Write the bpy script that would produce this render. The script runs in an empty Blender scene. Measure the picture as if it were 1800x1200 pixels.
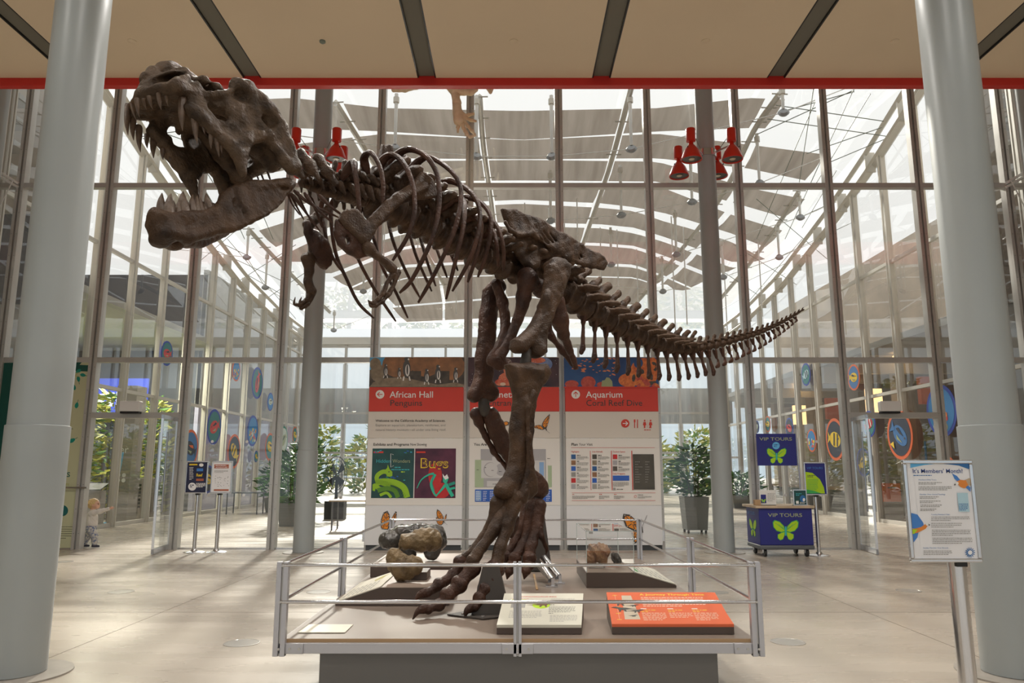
import bpy, math, random
import numpy as np
from math import sin, cos, tan, pi, radians, sqrt, atan2
from mathutils import Vector, Matrix, Euler

SC = bpy.context.scene
COL = SC.collection
rnd = random.Random(7)

# ------------------------------------------------------------------ camera, sky, sun, exposure
PITCH = radians(9.78)
FPX = 1310.0
CAM_H = 1.5
cam = bpy.data.objects.new('camera', bpy.data.cameras.new('camera'))
COL.objects.link(cam)
cam.location = (0, 0, CAM_H)
cam.rotation_euler = (radians(90) + PITCH, 0, 0)
cam.data.sensor_width = 36.0
cam.data.lens = FPX / 1800 * 36.0
cam.data.clip_start = .05
cam.data.clip_end = 400
SC.camera = cam

w = bpy.data.worlds.new('sky'); SC.world = w; w.use_nodes = True
nt = w.node_tree
bg = nt.nodes['Background']
_g = nt.nodes.new('ShaderNodeTexCoord'); _x = nt.nodes.new('ShaderNodeSeparateXYZ'); _r = nt.nodes.new('ShaderNodeValToRGB')
nt.links.new(_g.outputs['Generated'], _x.inputs[0]); nt.links.new(_x.outputs['Z'], _r.inputs[0]); nt.links.new(_r.outputs[0], bg.inputs[0])
_r.color_ramp.elements[0].position = .03; _r.color_ramp.elements[0].color = (.58, .68, .74, 1)
_r.color_ramp.elements[1].position = .26; _r.color_ramp.elements[1].color = (1.0, .985, .96, 1)
bg.inputs[1].default_value = 1.3

sun = bpy.data.objects.new('sun', bpy.data.lights.new('sun', 'SUN'))
COL.objects.link(sun)
sun.data.energy = 8.0
sun.data.angle = radians(3)
sun.data.color = (1, .93, .82)
SUN_EL = radians(31)
sd = Vector((.17, -.98, 0)).normalized() * cos(SUN_EL) + Vector((0, 0, -sin(SUN_EL)))
sun.rotation_euler = sd.to_track_quat('-Z', 'Y').to_euler()

for dx in (-5.06, -2.53, .03, 2.56, 5.09):          # added fill spots at ceiling height, out of view and without fixtures
    for dy in (-3.5, 0.0, 3.6, 7.2):
        dl = bpy.data.objects.new('downlight', bpy.data.lights.new('downlight', 'SPOT')); COL.objects.link(dl)
        dl.location = (dx, dy, 7.05); dl.data.energy = {-3.5: 90, 0.0: 110, 3.6: 160, 7.2: 620}[dy]; dl.data.spot_size = radians(140); dl.data.spot_blend = .5; dl.data.shadow_soft_size = .35; dl.data.color = (1, .955, .90)
SC.view_settings.view_transform = 'Standard'
SC.view_settings.look = 'None'
SC.view_settings.gamma = 1
SC.view_settings.use_curve_mapping = False
SC.view_settings.exposure = -0.14

# ------------------------------------------------------------------ picture <-> place (rays of the real camera, used to measure the room)
_cp, _sp = cos(PITCH), sin(PITCH)
CAM = np.array([0, 0, CAM_H])
def ray(px, py):
    cx, cy = (px - 900) / FPX, (600 - py) / FPX
    return np.array([cx, _cp - cy * _sp, _sp + cy * _cp])
def atY(px, py, Y):
    d = ray(px, py); return CAM + d * (Y / d[1])
def atZ(px, py, z):
    d = ray(px, py); return CAM + d * ((z - CAM_H) / d[2])
def atX(px, py, X):
    d = ray(px, py); return CAM + d * (X / d[0])
RS0, RS1 = 13.56, .12                      # glass roof of the court: z = RS0 - RS1 * y
def atR(px, py, off=0.0):
    d = ray(px, py); t = (RS0 + off - CAM_H) / (d[2] + RS1 * d[1]); return CAM + d * t

# ------------------------------------------------------------------ materials
def mat(name, col, rough=.6, metal=0.0, noise=0.0, scale=4.0, bump=0.0, bscale=40.0, col2=None, spec=.5, emit=None, estr=0, detail=4, stretch=None, coords='Object'):
    m = bpy.data.materials.new(name); m.use_nodes = True
    t = m.node_tree; b = t.nodes['Principled BSDF']
    b.inputs['Base Color'].default_value = (*col, 1)
    b.inputs['Roughness'].default_value = rough
    b.inputs['Metallic'].default_value = metal
    b.inputs['Specular IOR Level'].default_value = spec
    if emit:
        b.inputs['Emission Color'].default_value = (*emit, 1); b.inputs['Emission Strength'].default_value = estr
    tc = None
    if noise or col2 or bump:
        tc = t.nodes.new('ShaderNodeTexCoord')
        src = tc.outputs[coords]
        if stretch:
            mp = t.nodes.new('ShaderNodeMapping'); mp.inputs['Scale'].default_value = stretch
            t.links.new(src, mp.inputs[0]); src = mp.outputs[0]
    if noise or col2:
        nz = t.nodes.new('ShaderNodeTexNoise'); nz.inputs['Scale'].default_value = scale; nz.inputs['Detail'].default_value = detail
        t.links.new(src, nz.inputs['Vector'])
        rp = t.nodes.new('ShaderNodeValToRGB')
        c2 = col2 or tuple(min(1, c * (1 + noise)) for c in col)
        c1 = col if col2 else tuple(c * (1 - noise) for c in col)
        rp.color_ramp.elements[0].position = .3; rp.color_ramp.elements[0].color = (*c1, 1)
        rp.color_ramp.elements[1].position = .7; rp.color_ramp.elements[1].color = (*c2, 1)
        t.links.new(nz.outputs['Fac'], rp.inputs[0]); t.links.new(rp.outputs[0], b.inputs['Base Color'])
    if bump:
        nb = t.nodes.new('ShaderNodeTexNoise'); nb.inputs['Scale'].default_value = bscale; nb.inputs['Detail'].default_value = 6
        t.links.new(src, nb.inputs['Vector'])
        bp = t.nodes.new('ShaderNodeBump'); bp.inputs['Strength'].default_value = bump; bp.inputs['Distance'].default_value = .02
        t.links.new(nb.outputs['Fac'], bp.inputs['Height']); t.links.new(bp.outputs[0], b.inputs['Normal'])
    return m

def glass(name, tint=(.97, .985, .98), refl=1.0, haze=0.0, hazecol=(.8, .82, .84)):
    m = bpy.data.materials.new(name); m.use_nodes = True
    t = m.node_tree; t.nodes.clear()
    o = t.nodes.new('ShaderNodeOutputMaterial')
    tr = t.nodes.new('ShaderNodeBsdfTransparent'); tr.inputs[0].default_value = (*tint, 1)
    gl = t.nodes.new('ShaderNodeBsdfGlossy'); gl.inputs['Roughness'].default_value = .01; gl.inputs[0].default_value = (refl, refl, refl, 1)
    fr = t.nodes.new('ShaderNodeFresnel')
    ge = t.nodes.new('ShaderNodeNewGeometry'); mi = t.nodes.new('ShaderNodeMath'); mi.operation = 'MULTIPLY_ADD'
    mi.inputs[1].default_value = 1 / 1.5 - 1.5; mi.inputs[2].default_value = 1.5      # same index from either face
    t.links.new(ge.outputs['Backfacing'], mi.inputs[0]); t.links.new(mi.outputs[0], fr.inputs[0])
    mul = t.nodes.new('ShaderNodeMath'); mul.operation = 'MULTIPLY'; mul.inputs[1].default_value = 1.5
    mul.use_clamp = True
    mx = t.nodes.new('ShaderNodeMixShader')
    t.links.new(fr.outputs[0], mul.inputs[0]); t.links.new(mul.outputs[0], mx.inputs[0])
    t.links.new(tr.outputs[0], mx.inputs[1]); t.links.new(gl.outputs[0], mx.inputs[2])
    last = mx
    if haze:
        df = t.nodes.new('ShaderNodeBsdfDiffuse'); df.inputs[0].default_value = (*hazecol, 1)
        m2 = t.nodes.new('ShaderNodeMixShader'); m2.inputs[0].default_value = haze
        t.links.new(mx.outputs[0], m2.inputs[1]); t.links.new(df.outputs[0], m2.inputs[2]); last = m2
    t.links.new(last.outputs[0], o.inputs[0])
    return m

def shade_mat():
    m = bpy.data.materials.new('shade_mesh'); m.use_nodes = True
    t = m.node_tree; t.nodes.clear()
    o = t.nodes.new('ShaderNodeOutputMaterial')
    tc = t.nodes.new('ShaderNodeTexCoord'); mp = t.nodes.new('ShaderNodeMapping'); mp.inputs['Scale'].default_value = (3, .25, .25)
    nz = t.nodes.new('ShaderNodeTexNoise'); nz.inputs['Scale'].default_value = 1.2; nz.inputs['Detail'].default_value = 5
    rp = t.nodes.new('ShaderNodeValToRGB')
    rp.color_ramp.elements[0].position = .3; rp.color_ramp.elements[0].color = (.15, .125, .10, 1)
    rp.color_ramp.elements[1].position = .65; rp.color_ramp.elements[1].color = (.225, .195, .165, 1)
    t.links.new(tc.outputs['Object'], mp.inputs[0]); t.links.new(mp.outputs[0], nz.inputs['Vector']); t.links.new(nz.outputs['Fac'], rp.inputs[0])
    df = t.nodes.new('ShaderNodeBsdfDiffuse'); tl = t.nodes.new('ShaderNodeBsdfTranslucent')
    t.links.new(rp.outputs[0], df.inputs[0]); t.links.new(rp.outputs[0], tl.inputs[0])
    mx = t.nodes.new('ShaderNodeMixShader'); mx.inputs[0].default_value = .5
    t.links.new(df.outputs[0], mx.inputs[1]); t.links.new(tl.outputs[0], mx.inputs[2])
    tr = t.nodes.new('ShaderNodeBsdfTransparent'); tr.inputs[0].default_value = (1, 1, 1, 1)
    m2 = t.nodes.new('ShaderNodeMixShader'); m2.inputs[0].default_value = .06
    t.links.new(mx.outputs[0], m2.inputs[1]); t.links.new(tr.outputs[0], m2.inputs[2])
    t.links.new(m2.outputs[0], o.inputs[0])
    return m

def floor_mat():
    m = mat('polished_concrete', (.42, .37, .305), rough=.24, col2=(.53, .475, .40), scale=.9, detail=8, stretch=(.6, 1.0, 1), bump=.02, bscale=2.2)
    t = m.node_tree; b = t.nodes['Principled BSDF']
    nz = t.nodes.new('ShaderNodeTexNoise'); nz.inputs['Scale'].default_value = 2.0; nz.inputs['Detail'].default_value = 5
    tc = [x for x in t.nodes if x.type == 'TEX_COORD'][0]
    mp = t.nodes.new('ShaderNodeMapping'); mp.inputs['Scale'].default_value = (.3, 1.6, 1)
    t.links.new(tc.outputs['Object'], mp.inputs[0]); t.links.new(mp.outputs[0], nz.inputs['Vector'])
    mr = t.nodes.new('ShaderNodeMapRange'); mr.inputs['To Min'].default_value = .14; mr.inputs['To Max'].default_value = .40
    t.links.new(nz.outputs['Fac'], mr.inputs['Value']); t.links.new(mr.outputs[0], b.inputs['Roughness'])
    return m

M = {}
M['floor'] = floor_mat()
M['joint'] = mat('floor_joint', (.16, .13, .10), .7)
M['ceiling'] = mat('ceiling_panel', (.72, .59, .43), .75, noise=.03, scale=.6)
M['ceil_strip'] = mat('ceiling_strip', (.16, .15, .12), .7)
M['black'] = mat('black', (.012, .012, .012), .5)
M['red'] = mat('red_paint', (.55, .02, .012), .45)
M['lampred'] = mat('lamp_red', (.62, .03, .015), .3)
M['column'] = mat('column_paint', (.35, .378, .378), .34, noise=.02, scale=2)
M['steel'] = mat('mullion_steel', (.50, .49, .465), .34, metal=.3, noise=.06, scale=3)
M['steel_side'] = mat('pale_steel', (.62, .60, .55), .5, metal=.1)
M['alu'] = mat('aluminium', (.66, .66, .67), .2, metal=.9)
M['paintgrey'] = mat('silver_paint', (.58, .59, .61), .35, metal=.35)
M['chrome'] = mat('brushed_tube', (.55, .55, .56), .14, metal=1.0)
M['white'] = mat('white_paint', (.78, .78, .77), .45)
M['rod'] = mat('white_rod', (.72, .72, .70), .4)
M['cable'] = mat('steel_cable', (.20, .23, .20), .5, metal=.3)
M['glass'] = glass('clear_glass')
M['sideglass'] = glass('court_glass', tint=(.90, .905, .90), haze=.02, hazecol=(.75, .77, .79))
M['caseglass'] = glass('case_glass', tint=(.975, .985, .98), haze=.02)
M['roofglass'] = glass('roof_glass', tint=(.96, .97, .97))
M['shade'] = shade_mat()
M['greywall'] = mat('grey_wall', (.42, .42, .40), .7, noise=.05, scale=1)
M['lilac'] = mat('lilac_wall', (.50, .50, .66), .6, noise=.06, scale=.5)
M['brownwall'] = mat('brown_wall', (.22, .17, .12), .7, noise=.35, scale=.7)
M['navywall'] = mat('navy_wall', (.05, .06, .08), .6)
M['beigewall'] = mat('beige_wall', (.52, .46, .38), .7, noise=.05, scale=.8)
M['ground'] = mat('paving', (.42, .40, .37), .8, noise=.1, scale=.5)
M['disc'] = mat('disc_grey', (.30, .31, .32), .4, metal=.3)
M['fascia'] = mat('far_fascia', (.45, .47, .48), .6)

# ------------------------------------------------------------------ mesh builder
def frame_of(d):
    d = Vector(d).normalized()
    a = Vector((0, 0, 1)) if abs(d.z) < .9 else Vector((1, 0, 0))
    x = d.cross(a).normalized(); y = d.cross(x).normalized()
    return x, y
def crom(pts, n=8):
    P = [np.array(q, float) for q in pts]
    if len(P) < 3: 
        return [P[0] + (P[-1] - P[0]) * i / n for i in range(n + 1)]
    out = []
    for i in range(len(P) - 1):
        p0 = P[i - 1] if i else 2 * P[0] - P[1]
        p1, p2 = P[i], P[i + 1]
        p3 = P[i + 2] if i + 2 < len(P) else 2 * P[-1] - P[-2]
        for k in range(n):
            t = k / n
            out.append(.5 * (2 * p1 + (p2 - p0) * t + (2 * p0 - 5 * p1 + 4 * p2 - p3) * t * t + (3 * p1 - p0 - 3 * p2 + p3) * t ** 3))
    out.append(P[-1]); return out

class MB:
    def __init__(s): s.v = []; s.f = []; s.mi = []; s.ms = []
    def m(s, mt):
        if isinstance(mt, str): mt = M[mt]
        if mt not in s.ms: s.ms.append(mt)
        return s.ms.index(mt)
    def add(s, vs, fs, mt):
        o = len(s.v); k = s.m(mt)
        s.v += [tuple(map(float, q)) for q in vs]
        for f in fs: s.f.append(tuple(i + o for i in f)); s.mi.append(k)
        return s
    def box(s, x0, x1, y0, y1, z0, z1, mt, T=None):
        vs = [(x, y, z) for x in (x0, x1) for y in (y0, y1) for z in (z0, z1)]
        if T is not None: vs = [T @ Vector(q) for q in vs]
        return s.add(vs, [(0, 1, 3, 2), (4, 6, 7, 5), (0, 4, 5, 1), (2, 3, 7, 6), (0, 2, 6, 4), (1, 5, 7, 3)], mt)
    def tube(s, pts, r, mt, n=8, flat=None, caps=True, side=None):
        """sweep along pts; r is a number or a list; flat=(sa,sb) squeezes the section, side = preferred direction of the sa axis"""
        P = [Vector(q) for q in pts]; N = len(P)
        R = r if hasattr(r, '__len__') else [r] * N
        if len(R) != N: R = list(np.interp(np.linspace(0, 1, N), np.linspace(0, 1, len(R)), R))
        vs = []; x = None
        for i in range(N):
            d = (P[min(i + 1, N - 1)] - P[max(i - 1, 0)])
            if d.length < 1e-9: d = Vector((0, 0, 1))
            d.normalize()
            if side is not None:
                x = Vector(side) - d * d.dot(Vector(side)); x.normalize()
            elif x is None: x, _ = frame_of(d)
            else:
                x = x - d * d.dot(x); x.normalize()
            y = d.cross(x)
            sa, sb = flat or (1, 1)
            for k in range(n):
                a = 2 * pi * k / n
                vs.append(P[i] + x * (cos(a) * R[i] * sa) + y * (sin(a) * R[i] * sb))
        fs = [(i * n + k, i * n + (k + 1) % n, (i + 1) * n + (k + 1) % n, (i + 1) * n + k) for i in range(N - 1) for k in range(n)]
        if caps: fs += [tuple(range(n - 1, -1, -1)), tuple((N - 1) * n + k for k in range(n))]
        return s.add(vs, fs, mt)
    def cyl(s, p0, p1, r, mt, n=16, r1=None): return s.tube([p0, p1], [r, r if r1 is None else r1], mt, n)
    def lathe(s, prof, org, mt, n=24, axis=(0, 0, 1)):
        ax = Vector(axis).normalized(); x, y = frame_of(ax); org = Vector(org); vs = []
        for (r, h) in prof:
            for k in range(n):
                a = 2 * pi * k / n; vs.append(org + ax * h + x * (r * cos(a)) + y * (r * sin(a)))
        fs = [(i * n + k, i * n + (k + 1) % n, (i + 1) * n + (k + 1) % n, (i + 1) * n + k) for i in range(len(prof) - 1) for k in range(n)]
        if prof[0][0] > 1e-5: fs.append(tuple(range(n - 1, -1, -1)))
        if prof[-1][0] > 1e-5: fs.append(tuple((len(prof) - 1) * n + k for k in range(n)))
        return s.add(vs, fs, mt)
    def ball(s, c, r, mt, n=12, m=8):
        r = (r, r, r) if not hasattr(r, '__len__') else r
        vs = [(c[0], c[1], c[2] - r[2])]
        for i in range(1, m):
            a = -pi / 2 + pi * i / m
            for k in range(n):
                b = 2 * pi * k / n; vs.append((c[0] + r[0] * cos(a) * cos(b), c[1] + r[1] * cos(a) * sin(b), c[2] + r[2] * sin(a)))
        vs.append((c[0], c[1], c[2] + r[2]))
        fs = [(0, 1 + (k + 1) % n, 1 + k) for k in range(n)]
        for i in range(m - 2):
            for k in range(n):
                a = 1 + i * n + k; b = 1 + i * n + (k + 1) % n; fs.append((a, b, b + n, a + n))
        L = len(vs) - 1; b0 = 1 + (m - 2) * n
        fs += [(L, b0 + k, b0 + (k + 1) % n) for k in range(n)]
        return s.add(vs, fs, mt)
    def poly(s, pts, mt): return s.add(pts, [tuple(range(len(pts)))], mt)
    def prism(s, pts, off, mt):
        n = len(pts); A = [Vector(q) for q in pts]; B = [q + Vector(off) for q in A]
        return s.add(A + B, [tuple(range(n - 1, -1, -1)), tuple(range(n, 2 * n))] + [(i, (i + 1) % n, n + (i + 1) % n, n + i) for i in range(n)], mt)
    def text(s, txt, org, xd, yd, size, mt, align='L', bold=0.0):
        vs, fs, w_ = text_mesh(txt, bold)
        dx = {'L': 0, 'C': -w_ / 2, 'R': -w_}[align]
        org, xd, yd = Vector(org), Vector(xd), Vector(yd)
        return s.add([org + xd * ((q[0] + dx) * size) + yd * (q[1] * size) for q in vs], fs, mt)
    def mesh(s, name, smooth=40):
        me = bpy.data.meshes.new(name); me.from_pydata(s.v, [], s.f)
        for q in s.ms: me.materials.append(q)
        me.polygons.foreach_set('material_index', s.mi)
        if smooth:
            me.polygons.foreach_set('use_smooth', [True] * len(s.f)); me.update()
            me.set_sharp_from_angle(angle=radians(smooth))
        me.update(); return me
    def build(s, name, parent=None, smooth=40, bevel=0, world=True, **k):
        if not s.v: return None
        if parent is not None and world:
            T = world_of(parent).inverted(); s.v = [tuple(T @ Vector(q)) for q in s.v]
        me = s.mesh(name, smooth)
        ob = link(name, me, parent, **k)
        if bevel:
            b = ob.modifiers.new('bevel', 'BEVEL'); b.width = bevel; b.segments = 2; b.limit_method = 'ANGLE'
        return ob

_TX = {}
def text_mesh(txt, bold=0.0):
    key = (txt, bold)
    if key not in _TX:
        cu = bpy.data.curves.new('lettering', 'FONT'); cu.body = txt; cu.size = 1; cu.resolution_u = 3; cu.offset = bold
        ob = bpy.data.objects.new('lettering', cu); COL.objects.link(ob)
        dg = bpy.context.evaluated_depsgraph_get(); dg.update()
        me = bpy.data.meshes.new_from_object(ob.evaluated_get(dg))
        vs = [tuple(q.co) for q in me.vertices]; fs = [tuple(q.vertices) for q in me.polygons]
        bpy.data.objects.remove(ob); bpy.data.curves.remove(cu); bpy.data.meshes.remove(me)
        w_ = max((q[0] for q in vs), default=0)
        _TX[key] = (vs, fs, w_)
    return _TX[key]

def props(o, label=None, cat=None, group=None, kind=None):
    if label: o['label'] = label
    if cat: o['category'] = cat
    if group: o['group'] = group
    if kind: o['kind'] = kind
    return o
def link(name, data, parent=None, loc=None, rot=None, **k):
    o = bpy.data.objects.new(name, data); COL.objects.link(o)
    if parent is not None: o.parent = parent
    if loc is not None: o.location = loc
    if rot is not None: o.rotation_euler = rot
    return props(o, **k)
def empty(name, loc=(0, 0, 0), rot=(0, 0, 0), **k):
    o = link(name, None, None, loc, rot, **k); o.empty_display_size = .1; return o
def copy_tree(o, parent=None):
    c = o.copy(); COL.objects.link(c); c.parent = parent
    for ch in list(o.children): copy_tree(ch, c)
    return c
def world_of(o):
    T = Matrix.LocRotScale(o.location, o.rotation_euler, o.scale)
    return world_of(o.parent) @ T if o.parent else T
def struct(mb, name, parent=None, **k):
    return mb.build(name, parent, kind='structure', **k)
def ell_pts(c, xd, yd, rx, ry, n=28):
    c, xd, yd = Vector(c), Vector(xd), Vector(yd)
    return [c + xd * (rx * cos(2 * pi * k / n)) + yd * (ry * sin(2 * pi * k / n)) for k in range(n)]

# ================================================================== THE SETTING
GY = 14.8                                   # plane of the glass front
BAY = 1.87; XC = .05
ROW = 3.67
def bx(i): return XC + BAY * (i - .5)       # left edge of bay i
m = MB(); m.box(-40, 40, -14, 62, -.3, 0, 'floor'); struct(m, 'floor', smooth=0)
m = MB()
for x in (-3.75, 3.8):
    m.box(x - .004, x + .004, -5, GY - .2, 0, .0012, 'joint')
for y in (8.35, 4.2, 12.4):
    m.box(-13, 13, y - .0035, y + .0035, 0, .0012, 'joint')
struct(m, 'trim_1', smooth=0)
m = MB(); m.box(-80, 80, 62, 140, -.4, -.05, 'ground'); struct(m, 'ground', smooth=0)

# lobby ceiling: beige panels, recessed grey strips with dark edges, red edge beam
CZ = 7.1; CY = 10.0
m = MB()
xs = [.03 + 2.53 * (k + .5) for k in range(-6, 6)]
edges = [-16] + [e for x in xs for e in (x - .135, x + .135)] + [16]
for i in range(0, len(edges), 2): m.box(edges[i], edges[i + 1], -9, CY, CZ, CZ + .35, 'ceiling')
struct(m, 'ceiling', smooth=0)
for k, x in enumerate(xs):
    m = MB(); m.box(x - .135, x + .135, -9, CY, CZ + .03, CZ + .05, 'ceil_strip')
    m.box(x - .135, x - .115, -9, CY, CZ + .001, CZ + .03, 'black'); m.box(x + .115, x + .135, -9, CY, CZ + .001, CZ + .03, 'black')
    struct(m, 'trim_%d' % (k + 2), smooth=0)
m = MB(); m.box(-16, 16, CY, CY + .12, CZ - .115, CZ + .5, 'red'); struct(m, 'trim_20', smooth=0, bevel=.01)
m = MB(); m.box(-16, 16, CY + .12, GY + .3, 11.9, 12.2, 'ceiling'); m.box(-16, 16, -9, CY + .12, 12.2, 12.4, 'ceiling'); struct(m, 'upper_ceiling', smooth=0)
m = MB(); m.box(-16, 16, CY + .02, CY + .1, CZ + .5, CZ + 1.5, 'glass'); struct(m, 'balcony_glass', smooth=0)
# lobby side walls and entrance side
for nm, x in (('wall_left', -15), ('wall_right', 15)):
    m = MB(); m.box(min(x, x * 1.02), max(x, x * 1.02), -9, GY - .1, 0, 12.2, 'beigewall'); struct(m, nm, smooth=0)
m = MB()
for i in range(-8, 9): m.box(i * 1.87 - .08, i * 1.87 + .08, -9.2, -9, 0, 12.2, 'steel')
for z in (2.5, 3.67, 7.0, 7.34): m.box(-15, 15, -9.2, -9, z - .06, z + .06, 'steel')
m.box(-15, 15, -9.3, -9.02, 7.0, 7.6, 'beigewall')
struct(m, 'wall_front', smooth=0)

# columns
def column(x, y, r, h, seam):
    e = empty('column', (x, y, 0), kind='structure')
    m = MB(); m.lathe([(r, seam), (r, h)], (x, y, 0), 'column', 40); m.build('shaft', e)
    m = MB(); m.lathe([(r + .012, .015), (r + .012, seam), (r, seam + .006)], (x, y, 0), 'column', 40); m.build('sleeve', e)
    m = MB(); m.lathe([(r + .19, 0), (r + .19, .012), (0, .012)], (x, y, 0), 'floor_plate', 40); m.build('base_plate', e)
M['floor_plate'] = mat('floor_plate', (.36, .33, .29), .35, noise=.1, scale=8)
column(-3.73, 5.9, .213, CZ, 1.84); column(3.76, 5.9, .213, CZ, 1.84)
column(-3.85, 14.2, .178, 11.9, 1.86); column(3.92, 14.2, .178, 11.9, 1.86)
column(-10.5, 14.2, .178, 11.9, 1.86); column(10.52, 14.2, .178, 11.9, 1.86)

# glass front: one window per bay, three panes high
def mullion(mb, x, z0, z1, y=GY, wd=.16, dp=.17, mt='steel'):
    for s in (-1, 1): mb.box(x + s * wd * .5 - s * .06 if s > 0 else x - wd * .5, x + wd * .5 if s > 0 else x - wd * .5 + .06, y - dp * .5, y + dp * .5, z0, z1, mt)
    mb.box(x - .02, x + .02, y - .03, y + .05, z0, z1, mt)
    for z in np.arange(z0 + .3, z1, .46):
        for s in (-1, 1): mb.cyl((x + s * .05, y - dp * .5 - .004, z), (x + s * .05, y - dp * .5 + .002, z), .008, 'cable', 6)
DOORS = (-4, 4); HZ = 2.56
nwin = 0
for i in range(-7, 8):
    nwin += 1
    x0, x1 = bx(i) + .08, bx(i + 1) - .08
    m = MB()
    zs = [0, ROW, 2 * ROW, 3 * ROW]
    for r in range(3):
        za, zb = zs[r] + (.05 if r else .03), zs[r + 1] - .05
        if r == 0 and i in DOORS: za = HZ + .05
        m.poly([(x0, GY, za), (x1, GY, za), (x1, GY, zb), (x0, GY, zb)], 'glass')
    wdw = struct(m, 'window_%d' % nwin, smooth=0)
    mm = MB(); mullion(mm, bx(i + 1), 0, 3 * ROW); mm.build('mullion', wdw, smooth=0)
    if i == -7:
        mm = MB(); mullion(mm, bx(i), 0, 3 * ROW); mm.build('mullion', wdw, smooth=0)
    for z in zs[1:]:
        mm = MB(); mm.box(x0, x1, GY - .07, GY + .07, z - .05, z + .05, 'steel'); mm.build('transom', wdw, smooth=0)
    if i not in DOORS:
        mm = MB(); mm.box(x0, x1, GY - .03, GY + .03, 0, .03, 'alu'); mm.build('sill', wdw, smooth=0)
    if abs(i) in (2, 3, 5):
        for z in (1.02, 2.05):
            for q in (.3, .7):
                mm = MB(); mm.cyl((x0 + (x1 - x0) * q, GY - .012, z), (x0 + (x1 - x0) * q, GY - .006, z), .028, 'white', 14)
                mm.build('safety_dot', wdw)

# doors of the glass front (open leaves) with their operators
for n, (i, hinge, sgn) in enumerate(((-4, bx(-3) - .1, 1), (4, bx(4) + .1, -1))):
    x0, x1 = bx(i) + .08, bx(i + 1) - .08
    d = empty('door_%d' % (n + 1), (hinge, GY, 0), kind='structure')
    m = MB(); m.box(x0, x1, GY - .09, GY + .09, HZ - .05, HZ + .06, 'steel'); m.build('header', d, smooth=0)
    m = MB(); cx = (x0 + x1) / 2 - .05 if n == 0 else (x0 + x1) / 2 - .12
    m.box(cx - .2, cx + .2, GY - .24, GY - .09, HZ + .07, HZ + .27, 'white'); m.build('operator_box', d, bevel=.02)
    m = MB(); m.box(cx - .18, cx + .18, GY - .22, GY - .09, HZ + .03, HZ + .07, 'black'); m.build('sensor', d, smooth=0)
    # leaf opened towards the lobby, nearly at right angles
    T = Matrix.Translation((hinge, GY - .02, 0)) @ Matrix.Rotation(atan2(-1, .15 * sgn), 4, 'Z')
    L = 1.0
    m = MB(); m.box(.03, L - .03, -.006, .006, .1, HZ - .1, 'glass', T); leaf = m.build('leaf_glass', d, smooth=0)
    m = MB()
    m.box(0, L, -.02, .02, .01, .1, 'alu', T); m.box(0, L, -.02, .02, HZ - .12, HZ - .05, 'alu', T)
    m.box(0, .05, -.02, .02, .01, HZ - .05, 'alu', T); m.box(L - .03, L, -.02, .02, .01, HZ - .05, 'alu', T)
    m.build('leaf_frame', d, smooth=0)
    m = MB()
    for s in (-1, 1):
        p = [T @ Vector((L - .14, s * .07, .75)), T @ Vector((L - .14, s * .07, 2.2))]
        m.tube(p, .016, 'chrome', 10)
        for z in (.85, 2.1): m.cyl(T @ Vector((L - .14, 0, z)), T @ Vector((L - .14, s * .07, z)), .01, 'chrome', 8)
    m.build('door_handle', d)
    m = MB(); m.box(L - .2, L - .1, -.03, .03, 1.28, 1.4, 'alu', T); m.build('lock', d, bevel=.004)

# court behind the glass: side walls with sagging heads, transoms, pale posts
EY = [14.9, 18, 21, 24, 28.7, 33.4, 40.0]; EZ = [12.4, 11.4, 10.45, 9.68, 8.75, 8.3, 8.15]
def ez(y): return float(np.interp(y, EY, EZ))
SX = 10.8; YB = [14.95 + BAY * k for k in range(14)]
for sgn in (-1, 1):
    for k in range(13):
        nwin += 1
        y0, y1 = YB[k], YB[k + 1]; X = sgn * SX
        m = MB()
        for za, zb in ((.1, ROW), (ROW, 2 * ROW), (2 * ROW, 99)):
            a, b = (min(zb, ez(y0) - .1), min(zb, ez(y1) - .1))
            if a <= za + .05 or b <= za + .02: continue
            q = [(X, y0, za), (X, y1, za), (X, y1, b), (X, y0, a)]
            m.poly(q, 'sideglass')
        wd = struct(m, 'window_%d' % nwin, smooth=0)
        m = MB(); m.box(X - .07, X + .07, y0 - .055, y0 + .055, 0, ez(y0), 'steel_side'); m.box(X - .12 * sgn - .02, X - .12 * sgn + .02, y0 - .02, y0 + .02, 0, ez(y0), 'steel_side')
        m.build('mullion', wd, smooth=0)
        for z in (ROW, 2 * ROW):
            if z < ez(y1) - .2:
                m = MB(); m.box(X - .05, X + .05, y0 + .055, y1 - .055, z - .045, z + .045, 'steel_side'); m.build('transom', wd, smooth=0)
        m = MB(); m.box(X - .05, X + .05, y0, y1, 0, .1, 'steel_side'); m.build('sill', wd, smooth=0)
    ys = np.linspace(14.95, 40, 26)
    m = MB()
    for dz, r, dx in ((0, .13, 0), (.34, .09, -.25 * sgn), (-.22, .05, -.3 * sgn)):
        m.tube([(sgn * SX + dx, y, ez(y) + dz) for y in ys], r, 'steel_side', 4)
    for y in ys[::2]: m.box(sgn * SX - .3 if sgn > 0 else -SX, sgn * SX if sgn > 0 else -SX + .3, y - .03, y + .03, ez(y) - .25, ez(y) + .36, 'steel_side')
    struct(m, 'trim_%d' % (21 + (sgn > 0)), smooth=0)
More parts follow.
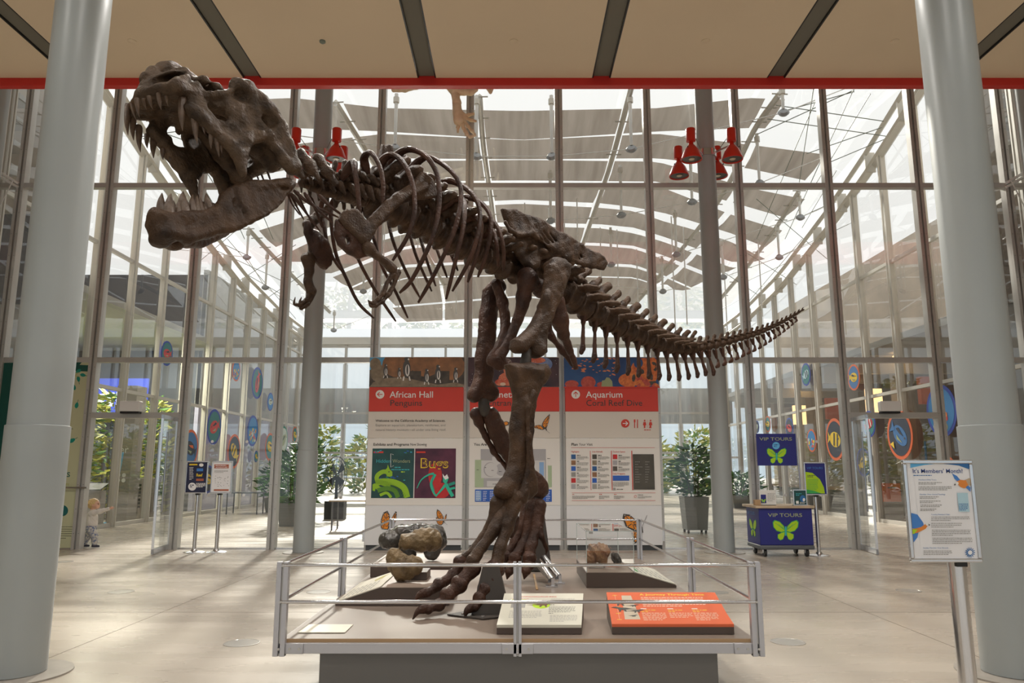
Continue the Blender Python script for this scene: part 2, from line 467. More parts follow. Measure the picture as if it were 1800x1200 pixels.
# spaces behind the side walls
m = MB(); m.box(-12.0, -11.85, 28.2, 41, 0, 9, 'lilac'); m.box(-12.02, -11.84, 28.2, 41, 3.9, 9.2, 'greywall'); struct(m, 'wall_court_left', smooth=0)
m = MB(); m.box(-17.5, -17.3, 16.8, 28.4, 0, 12, 'navywall'); m.box(-17.5, -12.02, 28.2, 28.4, 0, 9, 'navywall'); m.box(-17.5, -11, 16.8, 28.4, 6.0, 6.2, 'greywall'); struct(m, 'wall_hall_left', smooth=0)
m = MB(); m.box(14.6, 14.8, 14, 41, 0, 10, 'brownwall'); m.box(11.2, 14.8, 14.9, 41, 5.2, 5.4, 'greywall')
for k in range(9): m.box(11.3, 14.6, 16 + k * 2.7, 16.25 + k * 2.7, 4.6, 5.2, 'steel_side')
for k in range(6): m.box(13.0, 13.5, 17 + k * 4, 17.5 + k * 4, 0, 5.2, 'beigewall')
struct(m, 'wall_hall_right', smooth=0)
# ends of the lobby beyond the court
for sgn, mt in ((-1, 'navywall'), (1, 'brownwall')):
    m = MB(); X0, X1 = sgn * 10.95, sgn * 16.5
    a, b = min(X0, X1), max(X0, X1)
    m.box(a, b, 16.5, 16.7, 0, 5.2, 'greywall'); m.box(a, b, 16.4, 16.6, 5.2, 7.3, mt); m.box(a, b, 16.5, 16.7, 7.3, 12, 'beigewall')
    for k in range(5): m.box(a, b, 15.4, 15.9, 8 + k * .55, 8.12 + k * .55, 'greywall')
    struct(m, 'wall_end_%s' % ('left' if sgn < 0 else 'right'), smooth=0)
    m = MB()
    for dx in (.24, .36): m.cyl((sgn * (10.235 + dx), GY - .35, 7.4), (sgn * (10.235 + dx), GY - .35, 11.8), .022, 'rod', 8)
    m.cyl((sgn * 10.25, GY - .1, 7.36), (sgn * 11.6, GY - .55, 8.15), .03, 'rod', 8); m.cyl((sgn * 10.25, GY - .1, 7.28), (sgn * 11.6, GY - .5, 8.05), .03, 'rod', 8)
    m.cyl((sgn * 10.3, GY - .2, 7.4), (sgn * 11.4, GY - .3, 4.2), .012, 'rod', 6)
    struct(m, 'wind_brace', smooth=60)

# far glass wall and the world behind it
for i in range(-6, 6):
    nwin += 1
    x0, x1 = i * 1.8, (i + 1) * 1.8
    m = MB()
    for za, zb in ((.05, 2.4), (2.4, 4.5), (4.5, 8.2)): m.poly([(x0, 40, za), (x1, 40, za), (x1, 40, zb), (x0, 40, zb)], 'sideglass')
    wd = struct(m, 'window_%d' % nwin, smooth=0)
    m = MB(); m.box(x0 - .06, x0 + .06, 39.9, 40.1, 0, 8.2, 'steel'); m.build('mullion', wd, smooth=0)
    for z in (2.4, 4.5, 8.1):
        m = MB(); m.box(x0, x1, 39.92, 40.08, z - .05, z + .05, 'steel'); m.build('transom', wd, smooth=0)
m = MB(); m.box(-12, 12, 40.6, 41.2, 4.0, 5.9, 'fascia'); struct(m, 'trim_23', smooth=0)
m = MB(); m.box(-12, 12, 39.8, 40.3, 8.2, 8.6, 'steel_side'); struct(m, 'trim_24', smooth=0)
m = MB()
for i in range(-5, 6): m.box(i * 2.6 - .12, i * 2.6 + .12, 46, 46.3, 0, 8, 'greywall')
m.box(-14, 14, 46, 46.4, 2.2, 2.32, 'steel'); m.box(-14, 14, 46, 46.4, 1.0, 1.06, 'steel')
struct(m, 'far_posts', smooth=0)

# glass roof: beams, struts with cable discs, cable net, mesh shades
roof = empty('roof', (0, 27, 10.3), kind='structure')
m = MB(); m.poly([(-SX, 15, RS0 - RS1 * 15 + .35), (SX, 15, RS0 - RS1 * 15 + .35), (SX, 40, RS0 - RS1 * 40 + .35), (-SX, 40, RS0 - RS1 * 40 + .35)], 'roofglass'); m.build('skylight', roof, smooth=0)
m = MB(); m.box(-9, 9, 14.95, 16.4, 11.35, 11.5, 'ceil_strip'); m.build('eaves_panel', roof, smooth=0)
G = [([0, 240, 400, 470], [165, 148, 140, 140], [195, 190, 172, 175]),
     ([0, 240, 400, 540], [246, 231, 225, 228], [246.4, 235, 254, 272]),
     ([0, 240, 400, 500], [280, 278, 296, 317], [281, 284, 330, 350]),
     ([0, 240, 370, 460], [317, 319, 355, 381], [323, 326, 377, 405]),
     ([0, 140, 200, 255, 300, 370, 430], [351, 357, 364, 375, 388, 410, 434], [358, 365, 371, 390, 402, 425, 455]),
     ([0, 140, 200, 255, 310, 370], [390, 394, 400, 417, 437, 460], [397, 401, 410, 426, 447, 470]),
     ([0, 140, 200, 255, 330], [424, 427, 432, 450, 480], [428, 432, 437, 457, 487]),
     ([0, 200, 260, 300], [455, 465, 487, 505], [459, 470, 490, 508]),
     ([0, 200, 240], [482, 487, 500], [484, 489, 502]),
     ([0, 240], [519, 539], [522, 542]),
     ([0, 240], [556, 568], [557, 569])]
ENDS = [(465, 430), (535, 500), (500, 465), (460, 430), (430, 395), (380, 350), (330, 300), (300, 270), (250, 220), (225, 200)]
ORD = ['first', 'second', 'third', 'fourth', 'fifth', 'sixth', 'seventh', 'eighth', 'ninth', 'tenth']
def gline(k, which, dx): return float(np.interp(abs(dx), G[k][0], G[k][which]))
CX = 915
BL = [([590, 640, 684, 730, 780], [180, 260, 330, 410, 500]), ([838, 850, 862, 872, 890], [148, 260, 345, 420, 540]), ([1112, 1070, 1024, 990], [148, 300, 432, 540]), ([1370, 1325, 1277, 1227, 1150, 1110], [165, 230, 330, 402, 495, 542])]
def bline(i, y): return float(np.interp(y, BL[i][1], BL[i][0]))
PN = ['far left', 'left', 'centre', 'right', 'far right']
for k in range(10):
    y0_, y1_ = gline(k, 2, 200), gline(k + 1, 1, 200); bounds = []
    for i in range(-1, 5):
        if i == -1: bounds.append((CX - ENDS[k][0], CX - ENDS[k][1]))
        elif i == 4: bounds.append((CX + ENDS[k][0], CX + ENDS[k][1]))
        else: bounds.append((bline(i, y0_), bline(i, y1_)))
    gp = 7 - .55 * k
    for i in range(5):
        nm = PN[i]; (a0, b0), (a1, b1_) = bounds[i], bounds[i + 1]
        if i > 0: a0 += gp; b0 += gp
        if i < 4: a1 -= gp; b1_ -= gp
        if a1 - a0 < 12 or b1_ - b0 < 12: continue
        m = MB(); N = 10; vs = []
        for j in range(N + 1):
            s = j / N
            a = a0 + (a1 - a0) * s; b = b0 + (b1_ - b0) * s
            ya = gline(k, 2, a - CX); yb = max(ya + 1, gline(k + 1, 1, b - CX))
            pa, pb = atR(a, ya), atR(b, yb)
            vs += [pa, pa * .5 + pb * .5 - np.array([0, 0, .05]), pb]
        fs = [(3 * j + q, 3 * j + 3 + q, 3 * j + 4 + q, 3 * j + 1 + q) for j in range(N) for q in (0, 1)]
        m.add(vs, fs, 'shade')
        m.build('roof_shade', label='grey mesh sun shade under the glass roof, %s row from the front, %s panel' % (ORD[k], nm), cat='sun shade', group='mesh shades under the court roof')
BEAMS = [[(1112, 148), (1070, 300), (1024, 432)], [(843, 170), (850, 260), (862, 345), (872, 420)],
         [(1370, 165), (1325, 230), (1277, 330), (1227, 402), (1150, 495), (1110, 542)],
         [(1405, 335), (1364, 400), (1312, 470), (1262, 530)],
         [(590, 180), (640, 260), (684, 330), (730, 410), (780, 500)],
         [(437, 402), (475, 444), (530, 500), (580, 548)]]
for bm in BEAMS:
    m = MB(); pts = crom([atR(*q, -.12) for q in bm], 5)
    dv = np.array(pts[-1]) - np.array(pts[0]); sd_ = np.array([dv[1], -dv[0], 0]); sd_ /= np.linalg.norm(sd_)
    m.tube([p + np.array([0, 0, .02]) for p in pts], .075, 'steel_side', 4); m.tube([p - np.array([0, 0, .06]) for p in pts], .05, 'steel', 6)
    for p in pts[::2]: m.tube([p - sd_ * .22, p + sd_ * .22], .022, 'steel', 4)
    m.build('beam', roof, smooth=0)
ST = [(1107, 165, 262), (1374, 150, 198), (1330, 235, 322), (1404, 340, 382), (1366, 395, 452), (1213, 270, 355), (1090, 290, 378), (967, 300, 388),
      (969, 168, 275), (838, 168, 275), (697, 165, 260), (1186, 370, 447), (1073, 400, 465), (1163, 450, 512), (1268, 420, 487), (437, 402, 452), (470, 444, 505), (640, 470, 512), (588, 545, 580)]
discs = {}
for (px, y0, y1) in ST:
    a = atR(px, y0, -.1); b = atY(px, y1, a[1])
    m = MB(); m.tube([a, (a[0], a[1], b[2] + .1)], [.05, .04], 'rod', 8); m.tube([(a[0], a[1], a[2] - .25), (a[0], a[1], a[2] - .1)], .08, 'steel_side', 8)
    st = m.build('strut', roof)
    m = MB(); m.lathe([(0, -.07), (.1, -.06), (.15, 0), (.1, .06), (0, .07)], (a[0], a[1], b[2]), 'disc', 16, (.2 if px < 900 else -.2, -.8, .5)); m.build('cable_disc', st)
    discs[(px, y1)] = (a[0], a[1], b[2])
CH = [[(697, 260), (838, 275), (969, 275), (1107, 262), (1374, 198)], [(967, 388), (1090, 378), (1213, 355), (1330, 322)], [(1073, 465), (1186, 447), (1404, 382)], [(1163, 512), (1268, 487), (1366, 452)], [(437, 452), (470, 505), (588, 580)]]
for ch in CH:
    m = MB()
    for a, b in zip(ch, ch[1:]): m.cyl(discs[a], discs[b], .013, 'rod', 5)
    a = discs[ch[0]]; m.cyl(a, (a[0] - 3.2, a[1] - .3, a[2] + .3), .013, 'rod', 5)
    a = discs[ch[-1]]; m.cyl(a, (a[0] + 2.2, a[1] + .3, a[2] + 1.0), .013, 'rod', 5)
    m.build('cable', roof, smooth=60)
CAB = [(1364, 185, 1553, 213), (1349, 209, 1562, 240), (1331, 236, 1502, 158), (1418, 270, 1550, 224), (1454, 287, 1559, 243), (1382, 194, 1502, 161), (1430, 155, 1405, 320), (1500, 158, 1380, 420), (1406, 382, 1520, 330),
       (1368, 452, 1500, 390), (1300, 500, 1430, 440), (1330, 350, 1460, 460), (1290, 430, 1400, 500), (1240, 560, 1380, 480), (1410, 420, 1290, 560), (1445, 150, 1330, 420), (1260, 470, 1350, 530), (1530, 165, 1430, 330), (1470, 300, 1410, 400)]
for (a, b, c, d) in CAB:
    for mir in (0, 1):
        if mir: a, c = 1810 - a, 1810 - c
        m = MB(); m.cyl(atR(a, b, -.3), atR(c, d, -.25), .013, 'cable', 5); m.build('cable', roof, smooth=60)
for k in range(22):                          # thin hangers dropping from the roof over the middle of the court
    px = 680 + k * 31 + rnd.uniform(-8, 8); y0 = rnd.uniform(340, 480)
    a = atR(px, y0, -.1); L = rnd.uniform(2.0, 4.2)
    m = MB(); m.tube([a, (a[0], a[1], max(a[2] - L, 3.2))], .022, 'rod', 6); m.build('hanger', roof)

# ================================================================== ORGANIC SHAPES: blended distance fields turned into meshes
class Field:
    def __init__(s, h): s.h = h; s.ops = []
    def cone(s, p0, p1, r0, r1=None, k=.03, sub=False, sq=(1, 1, 1)):
        r1 = r0 if r1 is None else r1; q = np.array(sq, float)
        p0, p1 = np.array(p0, float), np.array(p1, float); R = max(r0, r1) / q + k
        def fn(P):
            A, B = p0 * q, p1 * q; d = B - A; L = d @ d + 1e-12
            W = P * q - A; t = np.clip((W @ d) / L, 0, 1)
            return (np.linalg.norm(W - t[:, None] * d, axis=1) - (r0 + (r1 - r0) * t)) / max(q) ** .5
        s.ops.append((fn, np.minimum(p0, p1) - R, np.maximum(p0, p1) + R, k, sub)); return s
    def chain(s, pts, rs, k=.03, sub=False, sq=(1, 1, 1)):
        if not hasattr(rs, '__len__'): rs = [rs] * len(pts)
        for i in range(len(pts) - 1): s.cone(pts[i], pts[i + 1], rs[i], rs[i + 1], k, sub, sq)
        return s
    def ell(s, c, r, k=.03, sub=False, rot=None):
        c = np.array(c, float); r = np.array(r, float); Rm = np.array(rot.to_3x3()) if rot is not None else np.eye(3); R = max(r) + k if rot is not None else r + k
        def fn(P):
            Q = (P - c) @ Rm; a = np.linalg.norm(Q / r, axis=1); b = np.linalg.norm(Q / r ** 2, axis=1)
            return a * (a - 1) / np.maximum(b, 1e-6)
        s.ops.append((fn, c - R, c + R, k, sub)); return s
    def plate(s, poly, th, mid=0.0, rnd_=.01, k=.02, sub=False):
        """extruded outline: poly of (a,h); th half thickness; mid = lateral position (number or function of a)"""
        poly = np.array(poly, float); V, Wn = poly, np.roll(poly, -1, 0)
        mf = mid if callable(mid) else (lambda a: np.full_like(a, mid))
        us = mf(np.linspace(poly[:, 0].min(), poly[:, 0].max(), 12))
        lo = np.array([poly[:, 0].min(), us.min() - th, poly[:, 1].min()]) - k - .02; hi = np.array([poly[:, 0].max(), us.max() + th, poly[:, 1].max()]) + k + .02
        def fn(P):
            Q = P[:, [0, 2]]; d = np.full(len(P), 1e9); ins = np.zeros(len(P), bool)
            for A, B in zip(V, Wn):
                e = B - A; w_ = Q - A; t = np.clip((w_ @ e) / (e @ e + 1e-12), 0, 1)
                d = np.minimum(d, ((w_ - t[:, None] * e) ** 2).sum(1))
                c = ((A[1] > Q[:, 1]) != (B[1] > Q[:, 1])); x = A[0] + (Q[:, 1] - A[1]) * (B[0] - A[0]) / (B[1] - A[1] + 1e-12)
                ins ^= c & (Q[:, 0] < x)
            d2 = np.sqrt(d) * np.where(ins, -1, 1) + rnd_
            dw = np.abs(P[:, 1] - mf(P[:, 0])) - th + rnd_
            return np.minimum(np.maximum(d2, dw), 0) + np.sqrt(np.maximum(d2, 0) ** 2 + np.maximum(dw, 0) ** 2) - rnd_
        s.ops.append((fn, lo, hi, k, sub)); return s
    def mesh(s, name, mt, amp=0.0, freq=9.0, seed=0):
        adds = [o for o in s.ops if not o[4]]
        lo = np.min([o[1] for o in adds], 0) - 2 * s.h; hi = np.max([o[2] for o in adds], 0) + 2 * s.h
        n = np.ceil((hi - lo) / s.h).astype(int) + 1
        X = [lo[i] + s.h * np.arange(n[i]) for i in range(3)]
        D = np.full(n, .12)
        for fn, a, b, k, sub in s.ops:
            i0 = np.clip(((a - lo) / s.h).astype(int) - 1, 0, n); i1 = np.clip(((b - lo) / s.h).astype(int) + 2, 0, n)
            if (i1 <= i0).any(): continue
            sl = tuple(slice(i0[q], i1[q]) for q in range(3))
            g = np.stack(np.meshgrid(*[X[q][sl[q]] for q in range(3)], indexing='ij'), -1); d = fn(g.reshape(-1, 3)).reshape(g.shape[:3]); cur = D[sl]
            if sub: d = -d; hh = np.maximum(k - np.abs(cur - d), 0) / k; D[sl] = np.maximum(cur, d) + hh * hh * k * .25
            else: hh = np.maximum(k - np.abs(cur - d), 0) / k; D[sl] = np.minimum(cur, d) - hh * hh * k * .25
        if amp:
            g = np.meshgrid(*X, indexing='ij'); rs = np.random.RandomState(seed); N = 0
            for q in range(7):
                d = rs.normal(size=3); d /= np.linalg.norm(d); fq = freq * (1 + q * .7)
                N = N + np.sin(fq * 2 * (g[0] * d[0] + g[1] * d[1] + g[2] * d[2]) + rs.rand() * 6 + 1.5 * np.sin(fq * (g[0] * d[1] - g[2] * d[0]) + q)) / (1 + q * .5)
            D = D + amp * N
        D[0], D[-1] = .1, .1; D[:, 0], D[:, -1] = .1, .1; D[:, :, 0], D[:, :, -1] = .1, .1
        return nets(D, lo, s.h, name, mt)

def nets(D, lo, h, name, mt):
    S = D < 0; n = np.array(D.shape)
    cs = [(i, j, k) for i in (0, 1) for j in (0, 1) for k in (0, 1)]
    sub = lambda A, c: A[c[0]:n[0] - 1 + c[0], c[1]:n[1] - 1 + c[1], c[2]:n[2] - 1 + c[2]]
    cnt = sum(sub(S, c).astype(np.int8) for c in cs)
    act = (cnt > 0) & (cnt < 8); idx = np.argwhere(act)
    ids = np.full(act.shape, -1, int); ids[act] = np.arange(len(idx))
    pos = np.zeros((len(idx), 3)); num = np.zeros(len(idx))
    for a in cs:
        for ax in range(3):
            if a[ax]: continue
            b = list(a); b[ax] = 1
            va = D[tuple((idx + a).T)]; vb = D[tuple((idx + b).T)]; mk = (va < 0) != (vb < 0)
            t = np.where(mk, va / np.where(mk, va - vb, 1), 0); p = np.array(a) + t[:, None] * (np.array(b) - np.array(a))
            pos += np.where(mk[:, None], p, 0); num += mk
    pos = lo + h * (idx + pos / num[:, None])
    F = []
    for ax in range(3):
        u, v = (ax + 1) % 3, (ax + 2) % 3
        i0 = [slice(None)] * 3; i1 = [slice(None)] * 3; i0[ax] = slice(0, -1); i1[ax] = slice(1, None)
        s0, s1 = S[tuple(i0)], S[tuple(i1)]
        E = np.argwhere(s0 != s1); E = E[(E[:, u] > 0) & (E[:, v] > 0) & (E[:, u] < n[u] - 1) & (E[:, v] < n[v] - 1)]
        eu = np.zeros(3, int); ev = np.zeros(3, int); eu[u] = 1; ev[v] = 1
        q = np.stack([ids[tuple((E - o).T)] for o in (eu + ev, ev, 0 * eu, eu)], 1)
        fl = s0[tuple(E.T)]; q[~fl] = q[~fl][:, ::-1]; F.append(q[(q >= 0).all(1)])
    F = np.concatenate(F)
    me = bpy.data.meshes.new(name)
    me.vertices.add(len(pos)); me.vertices.foreach_set('co', pos.ravel())
    me.loops.add(F.size); me.loops.foreach_set('vertex_index', F.ravel())
    me.polygons.add(len(F)); me.polygons.foreach_set('loop_start', np.arange(0, F.size, 4)); me.polygons.foreach_set('use_smooth', np.ones(len(F), bool))
    me.update(calc_edges=True); me.materials.append(M[mt] if isinstance(mt, str) else mt)
    return me

# ================================================================== THE DINOSAUR SKELETON
M['bone'] = mat('dark_bone', (.024, .0125, .007), .45, col2=(.092, .051, .028), scale=7, detail=8, bump=.5, bscale=70, spec=.28)
M['bone_red'] = mat('reddish_bone', (.026, .011, .007), .43, col2=(.092, .042, .026), scale=6, detail=8, bump=.5, bscale=55, spec=.28)
M['skullbone'] = mat('skull_bone', (.033, .020, .0115), .5, col2=(.122, .078, .047), scale=8, detail=9, bump=.75, bscale=50, spec=.25)
M['tooth'] = mat('tooth', (.07, .042, .026), .35, col2=(.14, .09, .058), scale=20, bump=.2, bscale=80)
M['support'] = mat('support_brown', (.055, .045, .038), .6)
DO = np.array([.1, 6.9, .44]); DF = np.array([-.7266, -.687, 0]); DN = np.array([.687, -.7266, 0])
dino = empty('dinosaur_skeleton', DO, (0, 0, atan2(DF[1], DF[0])),
             label='dark brown mounted dinosaur skeleton with open toothy jaws striding on the railed platform', cat='dinosaur skeleton')
def dp(px, py, u=0.0):
    """a seen point, on the skeleton's own plane at distance u to the near (left) side"""
    d = ray(px, py); t = (u - (CAM - DO) @ DN) / (d @ DN); q = CAM + d * t - DO
    return np.array([q @ DF, u, q[2]])
def dpl(*pts): return [dp(*q) for q in pts]
def bone(name, F, mt='bone', parent=None, amp=.004, freq=9, **k):
    me = F.mesh(name, mt, amp, freq); return link(name, me, parent or dino, **k)
def mirror_u(q): return np.array([q[0], -q[1], q[2]])

# --- skull (the head is turned a little towards the viewer: own frame at the back of the skull)
HTH, HRO = radians(17), radians(13); HP = dp(505, 268, 0); body_dp = dp; UPZ = np.array([0, 0, 1.])
HO = DO + DF * HP[0] + UPZ * HP[2]; HF = DF * cos(HTH) + DN * sin(HTH); HN0 = DN * cos(HTH) - DF * sin(HTH)
HN = HN0 * cos(HRO) + UPZ * sin(HRO); HU = UPZ * cos(HRO) - HN0 * sin(HRO)
HMAT = Matrix.Translation(HP) @ Matrix(np.stack([[w @ DF, w @ DN, w[2]] for w in (HF, HN, HU)], 1).tolist()).to_4x4()
def dp(px, py, u=0.0):
    d = ray(px, py); t = (u - (CAM - HO) @ HN) / (d @ HN); q = CAM + d * t - HO
    return np.array([q @ HF, u, q @ HU])
UA = [.1, .3, .6, .75, .9, 1.02, 1.12]; UU = [.31, .30, .25, .215, .195, .165, .11]
def U(a): return np.interp(a, UA, UU)
def sk(px, py, off=0.0):
    u = .22
    for _ in range(4): u = float(U(dp(px, py, u)[0])) + off
    return dp(px, py, u)
def skp(*pts): return [(lambda q: (q[0], q[2]))(sk(*p)) for p in pts]
F = Field(.0095)
# side walls (outline of the near side; the far side is its mirror image)
side = skp((345, 143), (361, 160), (381, 158), (403, 158), (412, 150), (440, 152), (463, 178), (483, 200), (494, 222), (508, 248), (517, 280), (519, 300), (505, 300), (492, 276), (478, 250), (464, 238), (446, 243), (438, 252), (434, 276), (430, 306), (424, 302), (418, 278), (404, 258), (390, 242), (366, 222), (344, 202), (322, 186), (330, 160))
for sg in (1, -1):
    F.plate(side, .024, lambda a, sg=sg: sg * U(a), .02, .03)
    for q in ([(330, 190), (350, 206), (372, 226), (392, 245), (408, 258)], [(406, 262), (432, 248), (452, 238), (470, 238), (484, 258), (500, 284), (512, 298)]):
        F.chain([sk(*p) * [1, sg, 1] for p in q], [.030, .032, .034, .03, .03, .03, .026][:len(q)], .03)
    F.cone(sk(419, 270) * [1, sg, 1], sk(428, 306) * [1, sg, 1] - [0, sg * .02, 0], .04, .013, .03)       # cheek spike
    F.ell(sk(425, 152) * [1, sg, 1], (.07, .045, .045), .04); F.ell(sk(411, 148) * [1, sg, 1], (.03, .03, .035), .03)   # brow horn
    F.chain([sk(440, 160, -.02) * [1, sg, 1], sk(466, 190, -.02) * [1, sg, 1], sk(490, 226, -.02) * [1, sg, 1], sk(508, 256) * [1, sg, 1]], [.055, .06, .05, .03], .05)
    F.cone(sk(508, 250) * [1, sg, 1], sk(517, 296) * [1, sg, 1], .03, .045, .03)                         # jaw joint
# snout: rounded block across the midline
tip = dp(255, 166, 0)
for u in np.linspace(-.185, .185, 7):
    a0 = tip[0] + .015 - 2.0 * u * u
    F.cone((a0 - .02, u, tip[2] + .005), (a0 - .10, u * .8, tip[2] + .115), .045, .05, .04)
    F.cone((a0 - .02, u, tip[2] - .012), (a0 - .30, u * .9, tip[2] + .05), .028, .03, .04)
F.chain([dp(256, 150), dp(257, 136), dp(268, 126), dp(288, 121), dp(306, 125), dp(328, 139), dp(347, 154), dp(365, 163)] + [sk(*q) * [1, 0, 1] + [0, 0, .01] for q in ((392, 166), (414, 158), (440, 164), (463, 190), (483, 214), (500, 244))],
        [.03, .028, .026, .03, .036, .045, .05, .05, .055, .06, .065, .065, .05, .04], .06)
for (px, py, ru) in ((300, 132, .10), (330, 146, .13), (352, 160, .15), (392, 166, .18), (414, 158, .23), (440, 164, .26), (463, 190, .28), (483, 214, .24)):
    c = dp(px, py, 0) if px < 360 else sk(px, py) * [1, 0, 1] + [0, 0, .01]; e = float(U(c[0])) * .92
    F.cone(c - [0, 0, .02], (c[0], e * .8, c[2] - .055), .04, .035, .05); F.cone(c - [0, 0, .02], (c[0], -e * .8, c[2] - .055), .04, .035, .05)
for (a_, h_, u_) in ((.22, -.02, .18), (.23, -.12, .18), (.25, -.20, .16)): F.cone((a_, -u_, h_), (a_, u_, h_), .045, None, .05)
# palate seen from below
F.chain([(1.0, 0, .04), (.7, 0, .02), (.35, 0, -.06), (.15, 0, -.14)], [.05, .04, .04, .06], .05)
F.plate([(1.06, .03), (.97, .12), (.8, .10), (.62, .15), (.4, .10), (.2, .02), (.14, -.14), (.35, -.06), (.7, .02), (1.0, .03)], .05, 0, .03, .05)
for sg in (1, -1):
    F.chain([(.97, sg * .1, .03), (.72, sg * .14, -.02), (.46, sg * .17, -.16), (.3, sg * .2, -.28)], [.05, .035, .035, .04], .04)
    F.chain([(.55, sg * .1, -.06), (.45, sg * .13, -.22), (.3, sg * .12, -.30)], [.04, .045, .035], .04)
# openings
for sg in (1, -1):
    F.plate([(q[0], q[2]) for q in [dp(*p, .12) for p in ((263, 146), (264, 135), (274, 130), (290, 128), (310, 131), (318, 135), (304, 143), (284, 149))]], .075, sg * .125, .02, .02, True)
    win = skp((358, 173), (376, 172), (393, 172), (399, 190), (405, 212), (392, 212), (380, 208), (364, 192))
    F.plate(win, .05, lambda a, sg=sg: sg * (U(a) + .034), .03, .03, True)
    c = sk(418, 171); F.ell((c[0], sg * (c[1] + .045), c[2]), (.075, .06, .05), .03, True)
    c = sk(466, 277); F.ell((c[0], sg * (c[1] + (.02 if sg > 0 else .08)), c[2]), (.10, .10, .085), .025, True, Euler((0, .5, 0)).to_matrix())
    c = sk(472, 214); F.ell((c[0], sg * (c[1] + .02), c[2]), (.055, .045, .05), .04, True)
    for q in ((438, 200), (420, 220), (446, 222), (404, 232)):
        c = sk(*q); F.ell((c[0], sg * (c[1] + .035), c[2]), (.04, .02, .028), .03, True)
skull = bone('skull', F, 'skullbone', amp=.0042, freq=11); skull.matrix_basis = HMAT

# --- lower jaw
JA = [.17, .5, .68, .8, .9]; JU = [.29, .2, .15, .11, .055]
def JW(a): return np.interp(a, JA, JU)
def jw(px, py, off=0.0):
    u = .15
    for _ in range(5): u = float(JW(dp(px, py, u)[0])) + off
    return dp(px, py, u)
def jwp(*pts): return [(lambda q: (q[0], q[2]))(jw(*p)) for p in pts]
F = Field(.0095)
jaw = jwp((290, 377), (310, 374), (335, 375), (357, 374), (374, 364), (384, 352), (390, 339), (401, 328), (429, 320), (463, 316), (487, 316), (511, 318), (514, 327), (504, 341), (491, 359), (472, 377), (443, 392), (414, 404), (385, 408), (357, 416), (328, 421), (306, 420), (296, 412), (290, 395))
for sg in (1, -1):
    F.plate(jaw, .032, lambda a, sg=sg: sg * JW(a), .03, .03)
    F.chain([jw(*p) * [1, sg, 1] for p in ((292, 384), (320, 383), (350, 384), (374, 375))], [.045, .04, .036, .026], .03)
    F.chain([jw(*p) * [1, sg, 1] for p in ((296, 408), (328, 416), (360, 411), (400, 402))], [.045, .035, .03, .026], .03)
    F.chain([jw(440, 326, .01) * [1, sg, 1], jw(480, 326, .015) * [1, sg, 1], jw(508, 323, .01) * [1, sg, 1]], [.02, .03, .035], .03)
    F.chain([jw(413, 332, .03) * [1, sg, 1], jw(417, 350, .03) * [1, sg, 1], jw(430, 372, .03) * [1, sg, 1], jw(434, 388, .03) * [1, sg, 1]], .011, .012, True)
    F.ell(jw(414, 357, .03) * [1, sg, 1], (.016, .02, .028), .02, True); F.ell(jw(502, 331, .03) * [1, sg, 1], (.05, .02, .014), .02, True, Euler((0, .25, 0)).to_matrix())
    F.chain([jw(432, 380, .034) * [1, sg, 1], jw(466, 372, .034) * [1, sg, 1], jw(490, 356, .034) * [1, sg, 1]], .010, .012, True)
    for px in range(312, 362, 6): F.cone(jw(px, 383, .045) * [1, sg, 1], jw(px - 1, 392, .045) * [1, sg, 1], .006, None, .01, True)
c = jw(292, 392); F.cone((c[0] + .02, 0, c[2] + .06), (c[0] - .01, 0, c[2] - .07), .05, .06, .05); F.cone((c[0] + .09, 0, c[2] + .10), (c[0] + .06, 0, c[2] - .16), .006, None, .01, True)
lowjaw = bone('lower_jaw', F, 'bone', amp=.004, freq=12); lowjaw.matrix_basis = HMAT

# --- teeth: tapered, slightly curved, each its own piece
def tooth(root, tip_, r, parent):
    root, tip_ = np.array(root), np.array(tip_); d = tip_ - root; L = np.linalg.norm(d)
    up = root - d * .18
    mid = root + d * .55 + np.array([.035 * L, 0, 0])
    m = MB(); m.tube(crom([up, root, mid, tip_], 4), [r * .85, r * .95, r, r, r, r * .98, r * .92, r * .82, r * .7, r * .56, r * .4, r * .24, r * .06], 'tooth', 9, flat=(1, .82), side=(1, 0, 0))
    return m.build('tooth', parent, world=False)
for (a, b, c, d, r) in ((241, 178, 245, 206, .015), (253.5, 176, 258, 193, .012), (262.5, 172, 268.5, 192, .013), (279, 168, 283.5, 193, .014), (292.5, 170, 295.5, 186, .012), (321, 180, 321, 230, .024), (342, 199, 347, 254, .024), (372, 230, 371, 261, .016), (381, 238, 385.5, 276, .018), (389, 244, 390, 270, .015), (358, 214, 360, 236, .014)):
    o = -.015 if a > 300 else 0
    p = sk(a, b, o) if a > 275 else dp(a, b, .08 if a > 258 else .03); q = dp(c, d, p[1] - .01)
    tooth(p, q, r * 1.15, skull)
for (a, b, c, d, r) in ((233, 185, 240, 212, .016), (225, 192, 225, 238, .022), (234, 213, 235, 247, .02), (244.5, 228, 247, 268, .022), (258, 240, 259, 261, .016), (270, 247, 270, 278, .022), (286.5, 256, 286.5, 281, .02), (300, 262, 299, 284, .016)):
    u = -.1 if a == 233 else -.17 if a < 250 else -.19
    tooth(dp(a, b, u), dp(c, d, u + .01), r, skull)
for (a, b, c, d, r, u) in ((284.5, 378, 285, 339, .022, -.05), (297, 376, 301, 340, .022, None), (323.5, 374, 322, 336, .026, None), (314, 374, 317, 350, .016, None), (339, 374, 339, 342, .019, None), (349, 374, 347, 343, .017, None), (356, 373, 352, 346, .015, None), (362, 368, 361, 355, .012, None), (368, 364, 362, 339, .017, None),
                         (330, 372, 329, 352, .018, -.11), (345, 372, 345, 354, .017, -.15), (306, 376, 305, 352, .018, -.08)):
    p = jw(a, b) if u is None else dp(a, b, u); tooth(p, dp(c, d, p[1]), r * 1.6, lowjaw)

